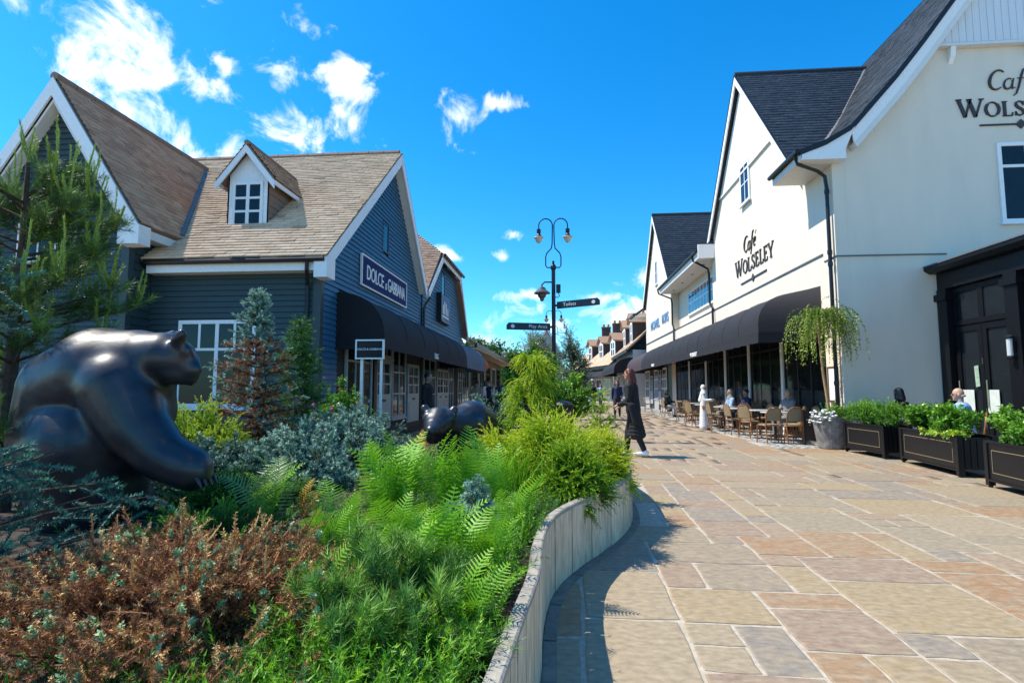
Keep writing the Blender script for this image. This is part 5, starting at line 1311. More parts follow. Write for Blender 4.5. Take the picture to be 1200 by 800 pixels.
fo = Fol(); shoots(fo, CP, CD, np.array(CLn) * 1.15, 12, -.10, 14, .036, .0052, 26, .011, .80, .3, start=0, taper=.3); fo.build('candles', M_PINE, t, 'stuff'); twigs('branches', M_BARK, t, lines, .012, .006)

# --- ferns: every frond a part
def frond_mesh(L, seed, npair=21, width=.17, m=None):
    """feathered frond along +X in its own frame, arching up then over"""
    rg = np.random.default_rng(seed); V = []; F = []; T = []
    def pos(s): return np.array([L * (.12 * s + .36 * s ** 2.2), 0, L * (.98 * s - .22 * s ** 3)])
    pts = [pos(s) for s in np.linspace(0, 1, 14)]
    for i in range(13):
        w = .005 * (1 - i / 15); k = len(V)
        V += [pts[i] + [0, -w, 0], pts[i] + [0, w, 0], pts[i + 1] + [0, w * .9, 0], pts[i + 1] + [0, -w * .9, 0]]; F.append((k, k + 1, k + 2, k + 3)); T += [.7] * 4
    for i in range(npair):
        s = .12 + .88 * i / npair; b = pos(s); tn = unit(pos(min(1, s + .02)) - pos(s - .02)); up = np.cross(tn, [0, 1, 0]) * -1
        wl = 1.25 * width * L / .6 * (math.sin(math.pi * min(1, .18 + .82 * s)) ** .8) * rg.uniform(.9, 1.08)
        for sg in (-1, 1):
            dr = unit(np.array([0, sg, 0]) + tn * .38 + up * rg.uniform(-.05, .22)); hw = .0092 * (1 - .3 * s) * L / .6
            nseg = 5; prev = None
            for q in range(nseg + 1):
                f = q / nseg; c = b + dr * wl * f - up * (.10 * wl * f * f); ww = hw * (1 - f) ** .55 * (1.0 if q % 2 == 0 else .72)
                cur = (c - tn * ww, c + tn * ww)
                if prev is not None:
                    k = len(V); V += [prev[0], prev[1], cur[1], cur[0]]; F.append((k, k + 1, k + 2, k + 3)); T += [.45 + .4 * f * s + rg.uniform(-.08, .08)] * 4
                prev = cur
    me = bpy.data.meshes.new('frond'); me.from_pydata([tuple(v) for v in V], [], F); a = me.attributes.new('tint', 'FLOAT', 'POINT'); a.data.foreach_set('value', np.clip(np.array(T, dtype=np.float32), 0, 1)); me.materials.append(m); me.update(); return me
FM = [frond_mesh(.6, 300 + i, m=M_FERN, width=w) for i, w in enumerate((.11, .13, .10))]
FMP = frond_mesh(.6, 310, m=M_FERNP, width=.12); FMO = frond_mesh(.5, 311, m=M_FERNO, width=.09)
def fern(label, c, n, size, seed, meshes=None, tilt=(-.15, .55), az=None):
    t = thing('fern', label, 'fern', c); rg = random.Random(seed)
    for i in range(n):
        me = (meshes or FM)[i % len(meshes or FM)]
        o = bpy.data.objects.new('frond', me); link(o, t)
        a = (az[i] if az else rg.uniform(0, 6.283)); s = size * rg.uniform(.75, 1.15)
        o.matrix_basis = Matrix.Translation(Vector(c) + Vector((rg.uniform(-.05, .05), rg.uniform(-.05, .05), 0))) @ Matrix.Rotation(a, 4, 'Z') @ Matrix.Rotation(rg.uniform(*tilt) * -1, 4, 'Y') @ Matrix.Rotation(rg.uniform(-.5, .5), 4, 'X') @ Matrix.Scale(s, 4)
    return t
fern('tall bright green fern, foremost of the fern clump', (-1.12, 3.75, .40), 13, 1.2, 1)
fern('bright fern right of the tallest one, below the small bear', (-.78, 4.15, .42), 12, 1.1, 2)
fern('upright fern half hidden at the back of the clump', (-1.15, 4.55, .42), 10, .95, 3)
fern('fern leaning on the wall beside the blue seedling', (-.28, 3.55, .40), 9, .8, 4)
fern('bushy fern at the foot of the golden cypresses', (-.42, 4.25, .40), 10, .9, 5)
fern('low fern beside the near pine and the wall', (-.36, 2.85, .38), 11, .7, 6)
fern('small fern in front of the fern clump', (-.85, 3.05, .38), 11, .8, 7)
fern('bright fern low at the wall nearest the camera', (-.38, 2.15, .38), 11, .62, 21)
fern('spreading bright fern between the near pine and the low fern', (-.55, 2.60, .38), 12, .85, 22)
fern('fern at the right edge of the browned spruce', (-.90, 2.62, .38), 9, .62, 23)
fern('bright fern between the browned spruce and the small pine', (-.92, 2.25, .38), 10, .66, 24)
fern('full bright fern just above the small pine', (-.68, 2.38, .38), 12, .74, 25)
fern('shaded fern between the browned spruce and the blue spruces', (-1.25, 3.05, .40), 10, .8, 26)
fern('pale silvery fern left of the orange frond', (-1.92, 3.55, .42), 8, .95, 8, [FMP, FM[0], FMP])
fern('green fern in the shade left of the pale one', (-2.15, 4.0, .42), 9, .8, 9)
fern('fern with orange autumn fronds before the blue spruce', (-1.68, 3.55, .42), 3, .75, 10, [FMO], (.0, .35), [0.2, 1.2, 2.6])
fern('orange fern frond beside the small bear sculpture', (-1.75, 6.85, .5), 4, .85, 11, [FMO], (.2, .6))
# --- grasses and ground cover
t = thing('grass_clump', 'tuft of long green grass right of the fern clump', 'grass', (-.45, 4.85, .42))
fo = Fol(); n = 260; P = np.array((-.45, 4.85, .40)) + RNG.normal(0, 1, (n, 3)) * (.12, .12, 0); D = np.stack([RNG.normal(0, .3, n), RNG.normal(0, .3, n), np.ones(n)], 1)
shoots(fo, P, D, .5 * RNG.uniform(.6, 1.1, n), 7, .05, 0, stem=.0045, tint=np.clip(.55 + RNG.normal(0, .2, n), 0, 1)); fo.build('blades', M_FERN, t, 'stuff')
def cover(name, n, m, reg, seed, L=.12, k=4, ll=.04, lw=.012, g=.03, t0=.4):
    rg = np.random.default_rng(seed); P = []
    while len(P) < n:
        x, y = rg.uniform(*reg[0]), rg.uniform(*reg[1])
        if x < (wall_x(y) if y < 8 else .2) - .12: P.append((x, y, .40 + .04 * rg.random()))
    P = np.array(P); D = np.stack([rg.normal(0, .5, n), rg.normal(0, .5, n), np.ones(n)], 1); fo = Fol()
    shoots(fo, P, D, L * rg.uniform(.6, 1.4, n), 5, g, k, ll, lw, 50, .002, np.clip(t0 + rg.normal(0, .2, n), 0, 1), .3, start=0)
    return tag(fo.build(name, m, None), kind='stuff')
cover('ground_cover', 2300, M_LEAF, ((-3.2, 0.8), (3.0, 7.5)), 400, ll=.034, lw=.010)
cover('needle_ground_cover', 1700, M_GREEN, ((-1.5, 0.0), (1.4, 4.4)), 401, L=.14, ll=.05, lw=.005, k=6)
cover('lime_ground_cover', 1500, M_FERN, ((-1.0, 0.0), (1.3, 3.8)), 403, L=.17, ll=.032, lw=.006, k=8)
cover('rough_ground_cover', 2300, M_DARKLF, ((-7.5, -1.5), (3.2, 9.3)), 402, L=.2, ll=.05, lw=.014)
t = thing('flowering_heather', 'low plant with magenta flowers near the teal shop corner', 'flower', (-2.75, 6.25, .5))
P, D, B, dep, lines = mound((-2.9, 6.55, .5), (.3, .3, .5), 40, 8, 410); fo = Fol(); shoots(fo, P, D, .1, 4, 0, 5, .02, .012, 60, .002); fo.build('foliage', M_DARKLF, t, 'stuff')
b = MB()
for p in P[::9]: ball(b, p + np.array((0, 0, .07)), .028, 6)
b.build('flowers', M_PINKF, t, kind='stuff')
t = thing('flowering_climber', 'orange flowering shrub at the base of the freestanding name board', 'shrub', (-3.75, 9.2, .3))
P, D, B, dep, lines = mound((-3.75, 9.2, .3), (.45, .4, 1.3), 70, 9, 411); fo = Fol(); shoots(fo, P, D, .16, 5, 0, 4, .06, .025, 55, .003, .45 + .4 * (B - .5), .3); fo.build('foliage', M_LEAF, t, 'stuff')
b = MB()
for p in P[::17]: ball(b, p, .035, 6)
b.build('flowers', mat('orange_petals', (.75, .17, .03), .6, var=.3), t, kind='stuff'); twigs('branches', M_BARK, t, lines[:40])
# --- broadleaf trees and shrubs further off
def leafy(name, label, c, h, R, nb, per, seed, m, ll=.07, lw=.04, L=.3, trunk_r=.05, cat='tree', zc=.62, base_t=.45, k=4, zmin=-.6, group=None):
    t = thing(name, label, cat, c, group); cc = (c[0], c[1], c[2] + h * zc)
    P, D, B, dep, lines = mound(cc, R, nb, per, seed, zmin=zmin, amp=.3, inner=.4)
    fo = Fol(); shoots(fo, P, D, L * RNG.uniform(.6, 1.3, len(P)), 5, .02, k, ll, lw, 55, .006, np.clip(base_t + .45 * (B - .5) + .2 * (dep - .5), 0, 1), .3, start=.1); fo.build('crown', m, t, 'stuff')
    b = MB(); b.tube([(c[0], c[1], c[2] - .1), (c[0] + .03, c[1], c[2] + h * .3), (c[0], c[1], c[2] + h * zc)], [trunk_r, trunk_r * .8, trunk_r * .5], 8); b.build('trunk', M_BARK, t)
    twigs('limbs', M_BARK, t, lines[:50], trunk_r * .4, .006); return t
leafy('olive_tree', 'grey-green small tree directly behind the lamp post', (.62, 25, 0), 4.1, (.72, .72, 1.7), 60, 10, 420, M_GREYLF, ll=.10, lw=.035, L=.5, zc=.56)
leafy('shrub', 'dark rounded shrub left of the weeping conifer', (-.72, 13.5, 0), 2.0, (.7, .8, .95), 90, 12, 421, M_LEAF, ll=.09, lw=.04, L=.3, cat='shrub', base_t=.30)
leafy('shrub', 'dark green shrub beneath the grey-green tree', (.45, 20, 0), 2.0, (.55, .6, .9), 60, 11, 422, M_LEAF, ll=.09, lw=.04, L=.3, cat='shrub', zc=.5)
leafy('willow', 'silvery wispy tree behind the weeping conifer', (-1.25, 33, 0), 5.0, (1.0, 1.0, 1.9), 70, 12, 423, M_GREYLF, ll=.16, lw=.03, L=.7, base_t=.7, zc=.6)
leafy('tree', 'broad dark tree added out of sight beyond the low shop row', (-8.5, 56, 0), 6.0, (3.0, 5.0, 2.6), 120, 12, 427, M_DARKLF, ll=.25, lw=.14, L=.8, trunk_r=.15)  # added out of view so the cafe glass reflects less open sky
leafy('tree', 'second broad dark tree added out of sight further beyond the low shop row', (-9.5, 70, 0), 6.5, (3.2, 6.0, 2.8), 120, 12, 428, M_DARKLF, ll=.28, lw=.16, L=.9, trunk_r=.15)  # likewise added, hidden, to darken the glass reflections
leafy('tree', 'leafy green tree at the far left of the street end', (-3.6, 50, 0), 4.6, (2.0, 2.0, 1.8), 90, 12, 424, M_DARKLF, ll=.22, lw=.12, L=.7, trunk_r=.12)
leafy('tree', 'dark tree at the far end beside the grey cottage', (-1.8, 54, 0), 4.0, (1.5, 1.5, 1.5), 80, 12, 425, M_DARKLF, ll=.22, lw=.12, L=.6, trunk_r=.1)
tag(leafy('shrub', 'clipped dark shrub in the far planting under the lamp post', (-.2, 17.2, 0), 1.3, (1.0, .7, .6), 70, 12, 426, M_LEAF, ll=.08, lw=.04, L=.25, cat='shrub', base_t=.35))
# ================================================================== bears
M_BRONZE = mat('dark_blue_bronze', (.008, .010, .021), .40, var=.5, scale=6, spec=.6, clear=.14, col2=(.022, .022, .026), bump=.12, bscale=20)
def solid(items):
    """rounded limbs (x, y, z, radius) to be fused into one sculpture"""
    mb = MB()
    for a, b in items: capsule(mb, a[:3], b[:3], a[3], b[3], 16, 5)
    return mb
t = thing('bear_sculpture', 'large polished dark blue bronze bear striding right, at the left of the bed', 'sculpture', (-2.75, 3.1, .42))
body = [((-3.210, 3.250, 1.050, 0.233), (-3.100, 3.230, 1.360, 0.266)), ((-3.100, 3.230, 1.360, 0.266), (-2.870, 3.220, 1.450, 0.296)), ((-2.870, 3.220, 1.450, 0.296), (-2.640, 3.220, 1.500, 0.230)), ((-2.640, 3.220, 1.500, 0.230), (-2.450, 3.190, 1.550, 0.159)), ((-2.450, 3.190, 1.550, 0.159), (-2.360, 3.180, 1.540, 0.126)), ((-2.360, 3.180, 1.540, 0.126), (-2.280, 3.170, 1.510, 0.084)), ((-2.280, 3.170, 1.510, 0.084), (-2.230, 3.160, 1.470, 0.057)), ((-2.230, 3.160, 1.470, 0.057), (-2.200, 3.160, 1.470, 0.036)), ((-2.350, 3.160, 1.450, 0.079), (-2.240, 3.170, 1.410, 0.044)), ((-2.280, 3.080, 1.650, 0.046), (-2.240, 3.060, 1.680, 0.036)), ((-2.460, 3.270, 1.680, 0.049), (-2.450, 3.280, 1.700, 0.038)), ((-2.250, 3.120, 1.580, 0.047), (-2.320, 3.220, 1.590, 0.048)), ((-3.180, 3.270, 0.850, 0.244), (-2.970, 3.250, 1.010, 0.356)), ((-2.970, 3.250, 1.010, 0.356), (-2.960, 3.280, 0.660, 0.313)), ((-2.590, 3.210, 1.400, 0.192), (-2.670, 3.240, 1.220, 0.247)), ((-2.670, 3.240, 1.220, 0.247), (-2.820, 3.260, 1.010, 0.270)), ((-2.670, 3.120, 1.370, 0.229), (-2.530, 3.100, 1.130, 0.184)), ((-2.530, 3.100, 1.130, 0.184), (-2.350, 3.100, 0.960, 0.147)), ((-2.350, 3.100, 0.960, 0.147), (-2.180, 3.100, 0.890, 0.131)), ((-2.180, 3.100, 0.890, 0.131), (-2.160, 3.100, 0.870, 0.121)), ((-3.150, 3.330, 0.670, 0.241), (-3.090, 3.320, 0.360, 0.184)), ((-2.850, 3.400, 0.610, 0.200), (-2.860, 3.430, 0.280, 0.144))]
bo = remesh(solid(body), .018, 16, 'body', M_BRONZE, t)
for k in range(4):
    f = MB(); capsule(f, (-2.075, 3.02 + k * .05, .84), (-2.045, 3.02 + k * .05, .79), .014, .006, 6, 2); f.build('claw', M_BRONZE, t, smooth=True)
t = thing('bear_sculpture', 'smaller dark bronze bear with its head toward the camera, mid bed', 'sculpture', (-1.1, 6.6, .42))
body = [((-1.350, 6.110, 0.980, 0.183), (-1.360, 5.970, 0.930, 0.131)), ((-1.360, 5.970, 0.930, 0.131), (-1.360, 5.870, 0.910, 0.097)), ((-1.360, 5.870, 0.910, 0.097), (-1.360, 5.790, 0.910, 0.068)), ((-1.370, 5.990, 0.830, 0.085), (-1.380, 5.890, 0.820, 0.065)), ((-1.500, 6.120, 1.110, 0.050), (-1.520, 6.120, 1.140, 0.044)), ((-1.210, 6.170, 1.090, 0.054), (-1.190, 6.170, 1.120, 0.049)), ((-1.440, 6.050, 1.030, 0.086), (-1.240, 6.090, 1.030, 0.086)), ((-1.330, 6.190, 0.950, 0.165), (-1.190, 6.380, 0.930, 0.170)), ((-1.190, 6.380, 0.930, 0.170), (-1.070, 6.640, 0.960, 0.260)), ((-1.070, 6.640, 0.960, 0.260), (-0.980, 6.810, 0.850, 0.276)), ((-0.980, 6.810, 0.850, 0.276), (-0.950, 6.880, 0.670, 0.268)), ((-1.190, 6.500, 0.780, 0.183), (-1.070, 6.710, 0.710, 0.251)), ((-1.280, 6.330, 0.840, 0.129), (-1.310, 6.280, 0.450, 0.098)), ((-1.110, 6.510, 0.730, 0.142), (-1.100, 6.490, 0.360, 0.101)), ((-0.890, 6.890, 0.610, 0.171), (-0.870, 6.920, 0.240, 0.118)), ((-1.310, 6.280, 0.450, 0.098), (-1.310, 6.210, 0.430, 0.077))]
bo2 = remesh(solid(body), .015, 3, 'body', M_BRONZE, t)

# ================================================================== lamp posts with finger signs
def lantern(parent, x, y, z, s=1.0):
    m = MB(); m.lathe([(.018 * s, .24 * s), (.06 * s, .22 * s), (.06 * s, .12 * s), (.045 * s, .10 * s), (.07 * s, .04 * s), (.12 * s, .0), (.02, .0)], (x, y, z), 14); lo = m.build('lantern', M_IRON, parent, smooth=False)
    g_ = MB(); g_.lathe([(.115 * s, -.005), (.15 * s, -.02 * s), (.15 * s, -.035 * s), (.10 * s, -.06 * s), (.095 * s, -.10 * s), (.05 * s, -.17 * s), (.01, -.19 * s)], (x, y, z), 16); g_.build('lantern_glass', mat('opal_glass', (.66, .56, .42), .2, var=.15), lo, smooth=True)
    return lo
LPX, LPY = -.13, 14.55
lp = thing('lamp_post', 'dark twin-lantern lamp post carrying two finger signs', 'lamp post', (LPX, LPY, 0))
def lamp_parts(t, x, y):
    m = MB(); m.lathe([(.17, 0), (.17, .12), (.13, .16), (.12, .55), (.09, .62), (.062, .75), (.055, 2.0), (.052, 4.55), (.075, 4.58), (.075, 4.66), (.03, 4.72), (.03, 4.8)], (x, y, 0), 14); m.build('post', M_IRON, t)
    l = MB()
    for sg in (-1, 1):
        l.tube([(x, y, 4.62), (x + sg * .17, y, 4.62), (x + sg * .205, y, 4.68), (x + sg * .205, y, 4.92), (x + sg * .17, y, 5.02), (x + sg * .05, y, 5.15), (x + sg * .03, y, 5.28), (x + sg * .02, y, 5.75)], .017, 7)
        l.tube([(x + sg * .02, y, 5.72)] + [(x + sg * (.205 - .185 * math.cos(a)), y, 5.78 + .19 * math.sin(a)) for a in np.linspace(.1, math.pi * .98, 10)] + [(x + sg * .39, y, 5.70)], .017, 7)
    l.build('scrollwork', M_IRON, t)
    for sg in (-1, 1): lantern(t, x + sg * .39, y, 5.47, .95)
lamp_parts(lp, LPX, LPY)
sg1 = thing('finger_sign', 'dark finger sign on the lamp post pointing right', 'sign', (LPX, LPY - .07, 3.58))
def finger(t, a, b, h, words, icon_end, tsz):
    a, b = Vector(a), Vector(b); d = (b - a).normalized(); n = d.cross(Vector((0, 0, 1))).normalized(); n = n if n.y < 0 else -n; Z = Vector((0, 0, 1))
    L_ = (b - a).length; pl = [a, a + d * (L_ - .06), a + d * L_ - Z * .07, a + d * L_ - Z * h, a - Z * h]
    m = MB(); m.prism([p - n * .012 for p in pl], n * .024); bd_ = m.build('blade', M_IRON, t)
    rd = d if d.x > 0 else -d; base = (a + d * L_ * (.30 if icon_end > 0 else .28)) - Z * (h * .70) + n * .014
    text('lettering', words, tsz, base, rd, Z, M_WHITE, bd_, depth=.004)
    q = a + d * (L_ - .17) - Z * (h * .5) + n * .0135; r = h * .26; i = MB()
    i.prism([q + rd * r * math.cos(k * math.pi / 8) + Z * r * math.sin(k * math.pi / 8) for k in range(16)], n * .003); i.build('pictogram', M_WHITE, bd_)
    m = MB(); m.tube([a - d * .10 - Z * h * .5, a + d * .02 - Z * h * .5], .03, 8); m.build('clamp', M_IRON, t)
finger(sg1, (LPX + .09, LPY - .02, 3.68), (LPX + 1.20, LPY - .40, 3.72), .19, 'Toilets', 1, .13)
sg2 = thing('finger_sign', 'dark finger sign on the lamp post pointing left', 'sign', (LPX, LPY - .07, 3.05))
finger(sg2, (LPX - .09, LPY - .02, 3.10), (LPX - 1.26, LPY - .12, 3.13), .19, 'Play Area', -1, .13)
m = MB(); m.tube([(LPX, LPY, 4.22), (LPX - .24, LPY - .02, 4.22), (LPX - .31, LPY - .02, 4.15), (LPX - .31, LPY - .02, 4.08)], .02, 8)
cctv = thing('dome_camera', 'domed camera on a short arm of the lamp post', 'camera', (LPX - .31, LPY, 4.0)); m.build('arm', M_IRON, cctv)
MB().lathe([(.03, 4.1), (.09, 4.07), (.11, 4.02), (.22, 3.93), (.22, 3.91), (.12, 3.89), (.10, 3.82), (.06, 3.78), (.05, 3.72), (.02, 3.70)], (LPX - .31, LPY - .02, 0), 16).build('housing', mat('camera_grey', (.10, .08, .085), .35), cctv)
cb_ = MB(); cb_.box((LPX + .07, LPY - .06, 3.93), (LPX + .19, LPY + .06, 4.15)); cb_.tube([(LPX + .13, LPY, 3.93), (LPX + .16, LPY, 3.84), (LPX + .1, LPY, 3.8), (LPX + .04, LPY, 3.82)], .012, 6)
tag(cb_.build('junction_box', M_IRON), 'small dark box strapped to the lamp post opposite the dome camera', 'box')
lp2 = thing('lamp_post', 'second twin-lantern lamp post far behind the first', 'lamp post', (LPX - .12, 28.5, 0)); lamp_parts(lp2, LPX - .12, 28.5); lp2.scale = (1, 1, .915)
bin_ = thing('litter_bin', 'dark round litter bin at the foot of the lamp post', 'bin', (.25, 16.0, 0))
MB().lathe([(.26, 0), (.28, .05), (.28, .8), (.30, .82), (.30, .9), (.22, .98), (.05, 1.02)], (.12, 16.2, 0), 18).build('drum', M_BLACKM, bin_); MB().lathe([(.285, .62), (.285, .7)], (.12, 16.2, 0), 18).build('band', M_LEAD, bin_)

# freestanding name board
nb = thing('name_board', 'small black and white name board on two white posts by the teal shop', 'sign board', (-3.35, 9.55, .4))
for x in (-3.52, -3.16): MB().box((x - .02, 9.5, .3), (x + .02, 9.54, 1.92)).build('post', M_WHITE, nb)
MB().box((-3.60, 9.46, 1.90), (-3.12, 9.50, 2.22)).build('board', M_BLACK, nb)
f = MB()
for a, c in (((-3.62, 1.885), (-3.10, 1.91)), ((-3.62, 2.21), (-3.10, 2.235)), ((-3.62, 1.911), (-3.595, 2.209)), ((-3.125, 1.911), (-3.10, 2.209))): f.box((a[0], 9.445, a[1]), (c[0], 9.505, c[1]))
f.build('frame', M_WHITE, nb)
text('lettering', 'DOLCE & GABBANA', .052, (-3.36, 9.455, 2.045), (1, 0, 0), (0, 0, 1), M_WHITE, nb, depth=.006)

# ================================================================== terrace planters, pot and birch
def planter(label, x, y, L, W, rz, h=.64):
    t = thing('planter', label, 'planter', (x, y, 0), 'black planter boxes along the terrace'); R = Matrix.Rotation(rz, 4, 'Z'); T = Matrix.Translation((x, y, 0)) @ R
    def put(mb, name, m, par):
        mb.v = [tuple(T @ Vector(v)) for v in mb.v]; return mb.build(name, m, par)
    z0 = .09
    for (sx, sy) in ((0, 0), (1, 0), (1, 1), (0, 1)):
        cx_, cy_ = sx * (W - .08), sy * (L - .08); m = MB(); m.box((cx_, cy_, .03), (cx_ + .08, cy_ + .08, h)); m.lathe([(.028, 0), (.028, .03)], (cx_ + .04, cy_ + .04, 0), 8); put(m, 'leg', M_BLACK, t)
    for x_ in (.015, W - .045):
        m = MB(); m.box((x_, .081, z0 + .03), (x_ + .03, L - .081, h - .03)); p_ = put(m, 'side_panel', M_BLACK, t)
        xx = x_ - .004 if x_ < .1 else x_ + .031
        g_ = MB()
        for a, c in (((.16, z0 + .12), (L - .16, z0 + .127)), ((.16, h - .127), (L - .16, h - .12)), ((.16, z0 + .128), (.167, h - .128)), ((L - .167, z0 + .128), (L - .16, h - .128))): g_.box((xx, a[0], a[1]), (xx + .003, c[0], c[1]))
        put(g_, 'gold_line', M_GOLD, p_)
    for y_ in (.015, L - .045):
        m = MB(); m.box((.081, y_ + .01, z0 + .03), (W - .081, y_ + .025, h - .03)); p_ = put(m, 'end_panel', M_BLACK, t)
        for k in range(4): s_ = MB(); s_.box((.10 + k * (W - .2) / 4, y_ - .002, z0 + .06), (.10 + k * (W - .2) / 4 + .05, y_ + .009, h - .06)); put(s_, 'slat', M_BLACK, p_)
    for (a, c) in (((.0, .08, h - .028), (.05, L - .08, h + .001)), ((W - .05, .08, h - .028), (W, L - .08, h + .001)), ((.0, .08, z0), (.05, L - .08, z0 + .028)), ((W - .05, .08, z0), (W, L - .08, z0 + .028))):
        m = MB(); m.box(a, c); put(m, 'rail', M_BLACK, t)
    m = MB(); m.box((.046, .05, h - .12), (W - .046, L - .05, h - .07)); put(m, 'soil', M_SOIL, t)
    return t, T
def box_plants(label, name, T, L, W, h, n, hh, seed, m, ll, lw, k=4, cat='plants', y0=.08, y1=None, ang=55, Ls=.22, t0=.45, up=.9):
    rg = np.random.default_rng(seed); y1 = y1 or L - .08
    t = thing(name, label, cat, tuple(T @ Vector((W / 2, (y0 + y1) / 2, h - .07)))); P = []; D = []; B = []
    nc = max(4, int((y1 - y0) / .14)); cl = [(rg.uniform(.06, W - .06), rg.uniform(y0, y1), rg.uniform(.65, 1.05) * hh) for _ in range(nc * 3)]
    for i in range(n):
        c = cl[i % len(cl)]; f = rg.random() ** .7
        p = np.array((c[0] + rg.normal(0, .06), c[1] + rg.normal(0, .06), h - .06 + f * c[2])); P.append(p); D.append((rg.normal(0, .5) + (c[0] - W / 2) * 1.5, rg.normal(0, .5), up * rg.uniform(.3, 1.3))); B.append((i % len(cl)) / len(cl) * .5 + .5 * f)
    P = np.array([tuple(T @ Vector(p)) for p in P]); R3 = T.to_3x3(); D = np.array([tuple(R3 @ Vector(d)) for d in D]); fo = Fol()
    shoots(fo, P, D, Ls * RNG.uniform(.5, 1.1, n), 4, .03, k, ll, lw, ang, .003, np.clip(t0 + .5 * (np.array(B) - .5), 0, 1), .35, start=.1); fo.build('foliage', m, t, 'stuff')
    b = MB()
    for c in cl[::2]: q = T @ Vector((c[0], c[1], h - .08)); b.tube([q, q + Vector((0, 0, c[2] * .8))], [.006, .003], 4)
    b.build('stems', M_BARK, t, kind='stuff'); return t
pl1, T1 = planter('black gold-lined planter next to the big grey pot', 6.27, 11.30, 1.38, .55, rad(3))
pl2, T2 = planter('middle black gold-lined planter in front of the black shopfront', 6.12, 9.10, 1.86, .55, rad(-7))
pl3, T3 = planter('black gold-lined planter nearest the camera at the right edge', 5.62, 6.42, 1.9, .55, rad(-9))
box_plants('upright green shoots filling the planter next to the grey pot', 'euphorbia', T1, 1.38, .55, .64, 520, .40, 501, M_LEAF, .06, .014, k=6, up=1.6, Ls=.22, ang=40)
box_plants('glossy broad-leaved shrubs filling the middle planter', 'skimmia', T2, 1.86, .55, .64, 560, .42, 502, M_LEAF, .075, .034, k=4, Ls=.16, t0=.42)
box_plants('leafy green shrubs in the planter at the right edge', 'laurel', T3, 1.9, .55, .64, 560, .44, 503, M_LEAF, .07, .03, k=4, Ls=.16, t0=.40)
ivy = box_plants('pale variegated leaves trailing over the front of the middle planter', 'ivy', T2, 1.86, .20, .66, 130, .06, 504, M_LEAF, .06, .035, k=3, Ls=.14, t0=.85, up=.1, y0=.1, y1=.9)
PX, PY = 6.22, 13.25
pot = thing('tree_pot', 'large grey tapered pot holding the weeping birch', 'pot', (PX, PY, 0))
MB().lathe([(.27, .0), (.285, .02), (.385, .66), (.41, .68), (.41, .72), (.37, .72), (.36, .64), (.05, .62)], (PX, PY, 0), 28).build('pot_body', mat('zinc_grey', (.16, .155, .15), .6, var=.35, scale=5, bump=.3, col2=(.24, .23, .22)), pot, smooth=False)
birch = thing('weeping_birch', 'young weeping birch trained umbrella-like in the grey pot', 'tree', (PX, PY, .6))
trk = [(PX, PY, .55), (PX - .05, PY, 1.1), (PX - .12, PY, 1.75), (PX - .17, PY, 2.6), (PX - .15, PY, 3.12)]
MB().tube(trk, [.038, .034, .03, .026, .018], 9).build('trunk', mat('tan_bark', (.42, .25, .11), .7, var=.45, scale=14, bump=.4, stretch=(1, 1, 3)), birch)
rg = np.random.default_rng(510); P = []; D = []; lines = []
for i in range(34):
    an = rg.uniform(0, 6.283); q = rg.uniform(.12, .58); c_ = np.array((PX - .15, PY, 3.08)); e = c_ + np.array((math.cos(an) * q + .10, math.sin(an) * q, .26 * math.sin(q * 4) - .25 * q + rg.uniform(-.08, .08))); lines.append((c_, e))
    for s in range(6):
        u_ = rg.uniform(.35, 1.02); P.append(c_ * (1 - u_) + e * u_ + rg.normal(0, .03, 3)); D.append((math.cos(an) * .6 + rg.normal(0, .25), math.sin(an) * .6 + rg.normal(0, .25), .1))
P = np.array(P); fo = Fol(); shoots(fo, P, D, RNG.uniform(.35, 1.5, len(P)), 15, .30, 2, .055, .034, 60, .003, np.clip(.5 + .25 * RNG.normal(0, 1, len(P)), 0, 1), .2, start=.05, drop=.5, stem_tint=.2)
fo.build('foliage', M_BIRCH, birch, 'stuff'); twigs('branches', M_BARK, birch, lines, .010, .004)
t = thing('white_flowers', 'white flowers spilling over the left rim of the grey pot', 'flowers', (PX - .25, PY - .1, .68))
rg = np.random.default_rng(512); b = MB(); P = []
for i in range(70):
    a_ = rg.uniform(2.2, 4.6); q = rg.uniform(.1, .45); p = (PX + math.cos(a_) * q, PY + math.sin(a_) * q, .66 + rg.uniform(0, .22) - max(0, q - .36) * 1.2); P.append(p); ball(b, p, (.035, .035, .02), 6)
b.build('petals', M_WHITEF, t, kind='stuff'); fo = Fol(); shoots(fo, np.array(P) - np.array((0, 0, .08)), RNG.normal(0, .5, (70, 3)) + np.array((0, 0, 1)), .12, 4, 0, 4, .04, .012, 50, .003, .6, .2); fo.build('leaves', M_GREYLF, t, 'stuff')
t = thing('pot_greenery', 'bright green leafy plant on the right of the grey pot', 'plant', (PX + .2, PY, .68)); P = np.array((PX + .14, PY - .05, .66)) + RNG.normal(0, 1, (150, 3)) * (.13, .14, .07); fo = Fol()
shoots(fo, P, RNG.normal(0, .35, (150, 3)) + np.array((.1, 0, .9)), .26, 5, .02, 5, .06, .018, 45, .003, np.clip(.5 + RNG.normal(0, .2, 150), 0, 1), .3); fo.build('foliage', M_LEAF, t, 'stuff')
